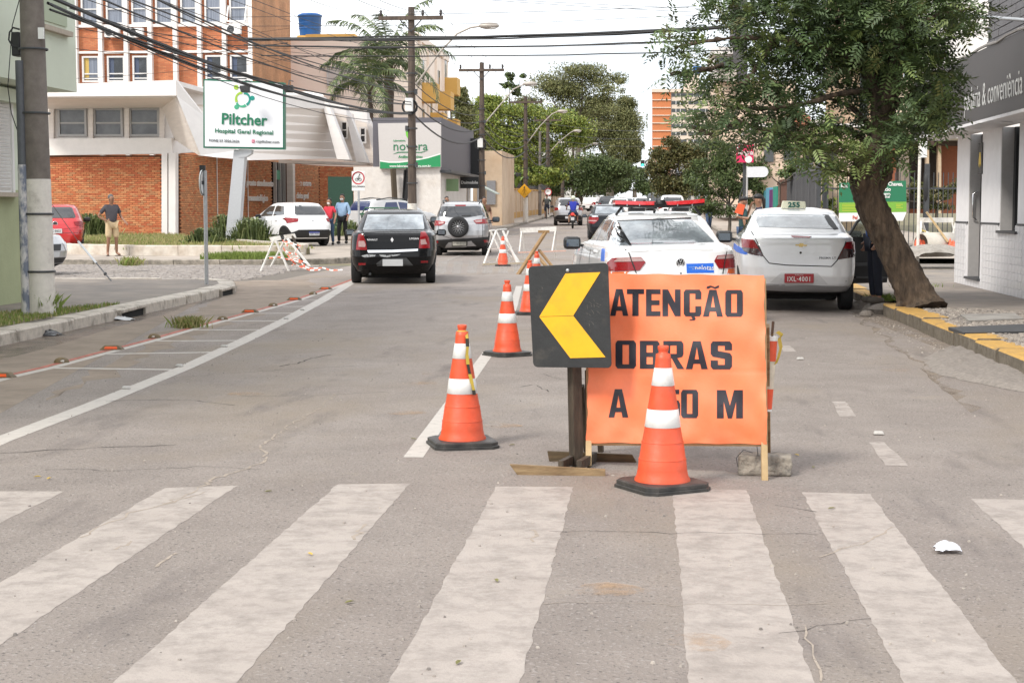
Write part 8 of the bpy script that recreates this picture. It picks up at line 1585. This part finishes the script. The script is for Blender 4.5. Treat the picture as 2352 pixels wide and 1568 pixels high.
def person(lab,loc,rz,h,pose,top,bottom,shoe=SHOE,skin=SKIN,hair=HAIR,sleeve='short',leg='long',female=False ,belly=0.,mask=False ,cap=None ,group=None ,hairlong=False ,helmet=None ,face=True ):
 """pose: joint -> local position at 1.75 m standing height (x right, -y is the side the person faces)"""
 k=h/1.75;t=thing('person',lab,'person',loc,rz,group);sw=.165 if female else .19
 J={'pel':(0,0,.94),'wst':(0,0,1.08),'chs':(0,.01,1.28),'nck':(0,.015,1.47),'hd0':(0,.0,1.55),'hd1':(0,-.012,1.655)}
 for s,n in ((-1,'l'),(1,'r')):J.update({n+'sh':(s*sw,.015,1.41),n+'el':(s*(sw+.06),.03,1.13),n+'wr':(s*(sw+.07),-.03,.89),n+'hp':(s*.09,0,.91),n+'kn':(s*.10,-.015,.50),n+'an':(s*.10,.02,.09),n+'to':(s*.12,-.13,.035)})
 J.update(pose);J={a:tuple(c*k for c in v) for a,v in J.items()};T=lambda a,b_,f_:tuple(J[a][i]+(J[b_][i]-J[a][i])*f_ for i in range(3));r=lambda v:v*k
 N={'pel':(J['pel'],(r(.13),r(.095))),'wst':(J['wst'],(r(.115),r(.085+belly))),'chs':(J['chs'],(r(.135),r(.10+belly*.4))),'nck':(J['nck'],r(.05)),'hd0':(J['hd0'],(r(.070),r(.085))),'hd1':(J['hd1'],(r(.085),r(.105))),'hd2':(T('hd0','hd1',1.72),(r(.06),r(.075)))};E=[('pel','wst'),('wst','chs'),('chs','nck'),('nck','hd0'),('hd0','hd1'),('hd1','hd2')]
 for n in 'lr':
  N.update({n+'sh':(J[n+'sh'],r(.052)),n+'el':(J[n+'el'],r(.04)),n+'wr':(J[n+'wr'],r(.027)),n+'hp':(J[n+'hp'],r(.088)),n+'kn':(J[n+'kn'],r(.056)),n+'an':(J[n+'an'],r(.038)),n+'to':(J[n+'to'],(r(.036),r(.028)))});E+=[('chs',n+'sh'),(n+'sh',n+'el'),(n+'el',n+'wr'),('pel',n+'hp'),(n+'hp',n+'kn'),(n+'kn',n+'an'),(n+'an',n+'to')]
  d=Vector(J[n+'wr'])-Vector(J[n+'el']);d.normalize();w=Vector(J[n+'wr']);pm=w+d*r(.075);N[n+'pm']=(tuple(pm),(r(.036),r(.018)));E.append((n+'wr',n+'pm'));sx=d.orthogonal().normalized()
  for i in range(4):q=pm+sx*r((i-1.5)*.019)+d*r((.03,.04,.042,.034)[i]+.03);N['%sf%d'%(n,i)]=(tuple(q+Vector((0,-r(.012),0))),r(.0085));E.append((n+'pm','%sf%d'%(n,i)))
  q=w+d*r(.05)+sx*r(.05)+Vector((0,-r(.02),0));N[n+'th']=(tuple(q),r(.01));E.append((n+'wr',n+'th'))
 body=skin_obj('body',N,E,skin,t)
 hc=Vector(J['hd1']);hd=hc-Vector(J['hd0']);fw=Vector(pose.get('face',(0,-1,0))).normalized();rt=Vector((-fw.y,fw.x,0)).normalized() if abs(fw.z)<.95 else Vector((1,0,0));up=hd.normalized()
 if face:
  c0=hc-up*r(.045);mb=MB();mb.ball(c0+fw*r(.100)-up*r(.02),(r(.014),r(.016),r(.022)),8);mb.build('nose',skin,body)
  for s in (-1,1):MB().ball(c0+fw*r(.088)+rt*s*r(.03)+up*r(.018),r(.0095),8).build('eye',mat('eye_dark',(.02,.015,.012),.2),body);MB().ball(c0+rt*s*r(.086),(r(.012),r(.022),r(.03)),8).build('ear',skin,body)
  if not mask:MB().ball(c0+fw*r(.09)-up*r(.052),(r(.024),r(.01),r(.007)),8).build('mouth',mat('lips',(.25,.09,.07),.5),body)
 if mask:mb=MB();mb.ball(c0+fw*r(.058)-up*r(.03),(r(.058),r(.05),r(.048)),14);mb.build('face_mask',WHITE,t)
 if helmet:MB().ball(hc+up*r(.0),(r(.125),r(.14),r(.135)),18).build('helmet',helmet,t)
 else :
  mb=MB();bc=hc-fw*r(.03)+up*r(.036);vs=[];n_=16
  mb.ball(bc,(r(.082),r(.088),r(.078)),n_,jit=.03)
  if hairlong:mb.tube([bc-fw*r(.06)+up*r(.0),bc-fw*r(.10)-up*r(.08),bc-fw*r(.09)-up*r(.22),bc-fw*r(.08)-up*r(.30)],[r(.04),r(.045),r(.035),r(.012)],10)
  mb.build('hair',hair,t)
 if cap:mb=MB();mb.ball(hc+up*r(.045),(r(.092),r(.10),r(.07)),16);mb.prism([hc+up*r(.05)+fw*r(.06)+rt*r(.07),hc+up*r(.04)+fw*r(.17)+rt*r(.05),hc+up*r(.04)+fw*r(.17)-rt*r(.05),hc+up*r(.05)+fw*r(.06)-rt*r(.07)],up*r(.012));mb.build('cap',cap,t)
 g_=r(.016);tn={'wst0':(T('pel','wst',-.12 if sleeve=='short' else -.1),(r(.16 if not female else .15),r(.12+belly*.9))),'wst':(J['wst'],(r(.155 if not female else .125),r(.112+belly))),'chs':(J['chs'],(r(.165 if not female else .145),r(.122+belly*.4))),'col':(T('chs','nck',.86),(r(.082),r(.075)))};te=[('wst0','wst'),('wst','chs'),('chs','col')]
 for n in 'lr':
  tn[n+'sh']=(T('chs',n+'sh',.92),r(.078));te.append(('chs',n+'sh'))
  if sleeve=='short':tn[n+'sl']=(T(n+'sh',n+'el',.72),r(.062));te.append((n+'sh',n+'sl'))
  else :tn[n+'el']=(J[n+'el'],r(.056));tn[n+'sl']=(T(n+'el',n+'wr',.55 if sleeve=='rolled' else .92),r(.045));te+=[(n+'sh',n+'el'),(n+'el',n+'sl')]
 skin_obj('shirt',tn,te,top,t)
 bn_={'pel':(J['pel'],(r(.14),r(.105+belly*.5)))};be=[]
 for n in 'lr':
  bn_[n+'hp']=(J[n+'hp'],r(.102));be.append(('pel',n+'hp'))
  if leg=='long':bn_[n+'kn']=(J[n+'kn'],r(.072));bn_[n+'an']=(T(n+'kn',n+'an',.97),r(.058));be+=[(n+'hp',n+'kn'),(n+'kn',n+'an')]
  else :bn_[n+'kn']=(T(n+'hp',n+'kn',.98),r(.098));be.append((n+'hp',n+'kn'))
 skin_obj('trousers' if leg=='long' else 'shorts',bn_,be,bottom,t)
 for n in 'lr':a,b_=Vector(J[n+'an']),Vector(J[n+'to']);mb=MB();d=(b_-a);d.z=0;d=d.normalized();c0=Vector((a.x,a.y,0))+d*r(.055);ht=r(.055) if shoe is not FLIP else r(.014);mb.ball((0,0,ht),(r(.052),r(.14),ht),14);mb.build('shoe',shoe,t,loc=(c0.x,c0.y,a.z-r(.09)),rot=(0,0,math.atan2(-d.x,d.y)))
 return t
CL=lambda n,c,**kw:mat(n,c,.85,var=.12,vscale=5,bump=.15,bscale=25,**kw)
p=P(258,589,.0);p=Vector((Q(258,480,50).x,50,.0));p=Vector((-15.6,46.9,0));p=P(258,588,.12)
person('man in dark grey polo and beige shorts, hand on hip, on the hospital pavement',p,R(40),1.74,{'lel':(-.36,.09,1.13),'lwr':(-.17,-.04,1.01),'rel':(.27,-.02,1.13),'rwr':(.32,-.22,.98),'lan':(-.13,.02,.09),'ran':(.14,.02,.09),'lto':(-.17,-.12,.035),'rto':(.2,-.11,.035),'lkn':(-.11,-.02,.5),'rkn':(.12,-.02,.5),'face':(.35,-1,0)},CL('polo_grey',(.055,.05,.058)),CL('shorts_beige',(.50,.38,.23)),FLIP,SKIND,HAIRG,leg='short',belly=.05)
walk={'lkn':(-.10,-.10,.52),'lan':(-.10,-.08,.10),'lto':(-.11,-.22,.04),'rkn':(.10,.03,.50),'ran':(.10,.14,.11),'rto':(.11,.02,.035),'lel':(-.26,.06,1.14),'rel':(.26,.02,1.14),'lwr':(-.25,-.04,.90),'rwr':(.25,-.14,.93)}
pc_=P(787,561,.12);pw=P(757,564,.12)
person('man in light blue shirt, black trousers and white mask walking by the hospital',pc_,R(-10),1.78,dict(walk),CL('shirt_blue',(.34,.48,.66)),CL('trousers_black',(.012,.012,.014)),SHOE,SKIN,HAIR,sleeve='rolled',belly=.05,mask=True )
person('woman in red t-shirt and blue jeans with white mask beside the walking man',pw,R(-5),1.63,{**walk,'face':(-.2,-1,-.2)},CL('tshirt_red',(.55,.035,.055)),CL('jeans_blue',(.05,.085,.16)),SHOE,SKIN,HAIR,female=True ,mask=True ,hairlong=True )
bpk=Vector((MOTO.location.x,MOTO.location.y,MOTO.location.z))
ride={'pel':(0,-.02,.9),'wst':(0,-.06,1.05),'chs':(0,-.12,1.26),'nck':(0,-.15,1.44),'hd0':(0,-.18,1.52),'hd1':(0,-.19,1.62),'lsh':(-.2,-.13,1.38),'rsh':(.2,-.13,1.38),'lel':(-.33,-.32,1.2),'rel':(.33,-.32,1.2),'lwr':(-.36,-.56,1.06),'rwr':(.36,-.56,1.06),'lhp':(-.1,-.04,.88),'rhp':(.1,-.04,.88),'lkn':(-.22,-.42,.72),'rkn':(.22,-.42,.72),'lan':(-.22,-.22,.32),'ran':(.22,-.22,.32),'lto':(-.25,-.38,.27),'rto':(.25,-.38,.27)}
yaw_away=R(180)
person('motorcyclist in royal blue shirt and white green helmet seen from behind',bpk+Vector((0,.62,.0)),yaw_away+R(2),1.75,{a:(v if a not in ('x',) else v) for a,v in ride.items()},CL('shirt_royal_blue',(.02,.035,.33)),CL('shorts_navy',(.03,.045,.10)),SHOE,SKIND,helmet=mat('helmet_white',(.6,.65,.5),.3,coat=1.),leg='short',face=False )
person('motorcyclist in black far ahead beside the white van',MOTO2.location+Vector((0,.62,0)),yaw_away,1.75,ride,CL('jacket_black',(.015,.015,.016)),MATS['trousers_black'],helmet=TRIM,face=False ,sleeve='long')
cy={**ride,'pel':(0,0,.98),'wst':(0,-.03,1.12),'chs':(0,-.09,1.32),'lhp':(-.09,-.02,.96),'rhp':(.09,-.02,.96),'lwr':(-.31,-.5,1.04),'rwr':(.31,-.5,1.04),'lkn':(-.12,-.32,.78),'rkn':(.12,-.2,.58),'lan':(-.12,-.18,.42),'ran':(.12,-.14,.15),'lto':(-.12,-.32,.38),'rto':(.12,-.28,.11),'lsh':(-.19,-.1,1.43),'rsh':(.19,-.1,1.43),'nck':(0,-.12,1.49),'hd0':(0,-.14,1.57),'hd1':(0,-.15,1.68)}
cp_=person('cyclist with dark backpack and green sleeves riding away at the left kerb',Vector((bx,by-.22,H(by))),yaw_away+R(3),1.72,cy,CL('shirt_bottle_green',(.025,.06,.045)),CL('shorts_dark_blue',(.03,.04,.07)),SHOE,SKIND,HAIR,leg='short',face=False )
tt_=thing('backpack','dark grey backpack worn by the cyclist','backpack',Vector((bx,by-.30,H(by)+1.22)));MB().ball((0,0,0),(.17,.12,.24),12).build('bag',mat('backpack_grey',(.05,.05,.05),.8),tt_);MB().box((0,-.1,-.06),(.2,.06,.2)).build('pocket',DARKMETAL,tt_)
pm=P(2010,697,.12)
person('man in blue shirt and navy trousers hidden behind the leaning trunk',pm,R(-75),1.72,{'rel':(.24,.0,1.14),'rwr':(.26,-.1,.92),'lel':(-.24,.02,1.13),'lwr':(-.26,-.05,.9)},CL('shirt_cobalt',(.018,.07,.26)),CL('trousers_navy',(.010,.013,.025)),mat('shoe_grey',(.10,.085,.07),.7),SKIND,HAIR,sleeve='rolled',belly=.06)
pa_=Vector((Q(1742,480,36).x,36,0.0));ztop=Q(1742,447,36).z;
person('woman in black cap and navy uniform standing beyond the taxi roof',Vector((pa_.x,36,ztop-1.68)),R(-85),1.68,{'rel':(.2,-.12,1.18),'rwr':(.12,-.36,1.22),'lel':(-.2,-.12,1.18),'lwr':(-.1,-.36,1.22),'face':(0,-1,-.1)},CL('uniform_navy',(.018,.022,.05)),MATS['trousers_navy'],SHOE,SKIN,HAIR,female=True ,cap=TRIM,hairlong=True )
pb2=Vector((Q(1712,480,39).x,39,0));person('person in dark cap with orange shoulder bag beside the street name post',Vector((pb2.x-.05,39,Q(1712,452,39).z-1.66)),R(100),1.66,{'rel':(.2,-.14,1.25),'rwr':(.06,-.2,1.5)},CL('tshirt_teal_dark',(.03,.07,.07)),MATS['jeans_blue'],SHOE,SKIN,HAIR,cap=TRIM)
tt_=thing('shoulder_bag','bright orange shoulder bag beside the street name post','bag',Q(1700,480,38.8));MB().box((0,0,0),(.20,.12,.24),Matrix.Rotation(.3,3,'Y'),0,.8).build('bag',mat('bag_orange',(.72,.10,.03),.6),tt_);MB().tube([(-.05,0,.15),(.05,0,.5),(.12,0,.42)],.012,6).build('strap',DARKMETAL,tt_)
for px,py,Y,lab,m in ((1165,470,62,'person in black whose head shows left of the spare wheel car','tshirt_black'),(1628,492,76,'person in dark clothes behind the patrol car roof near the thin tree','tshirt_dark_grey'),(1140,469,66,'person with brown hair half hidden right of the spare wheel car','tshirt_brown')):
 x=Q(px,480,Y).x;
 if px==1140:Y=57;x=Q(1112,480,Y).x
 if px==1165:x=Q(1026,480,Y).x
 person(lab,Vector((x,Y,H(Y)+.08)),R(20),1.72,dict(walk),CL(m,{'tshirt_black':(.015,.015,.016),'tshirt_dark_grey':(.04,.045,.05),'tshirt_brown':(.12,.06,.04)}[m]),MATS['jeans_blue'])
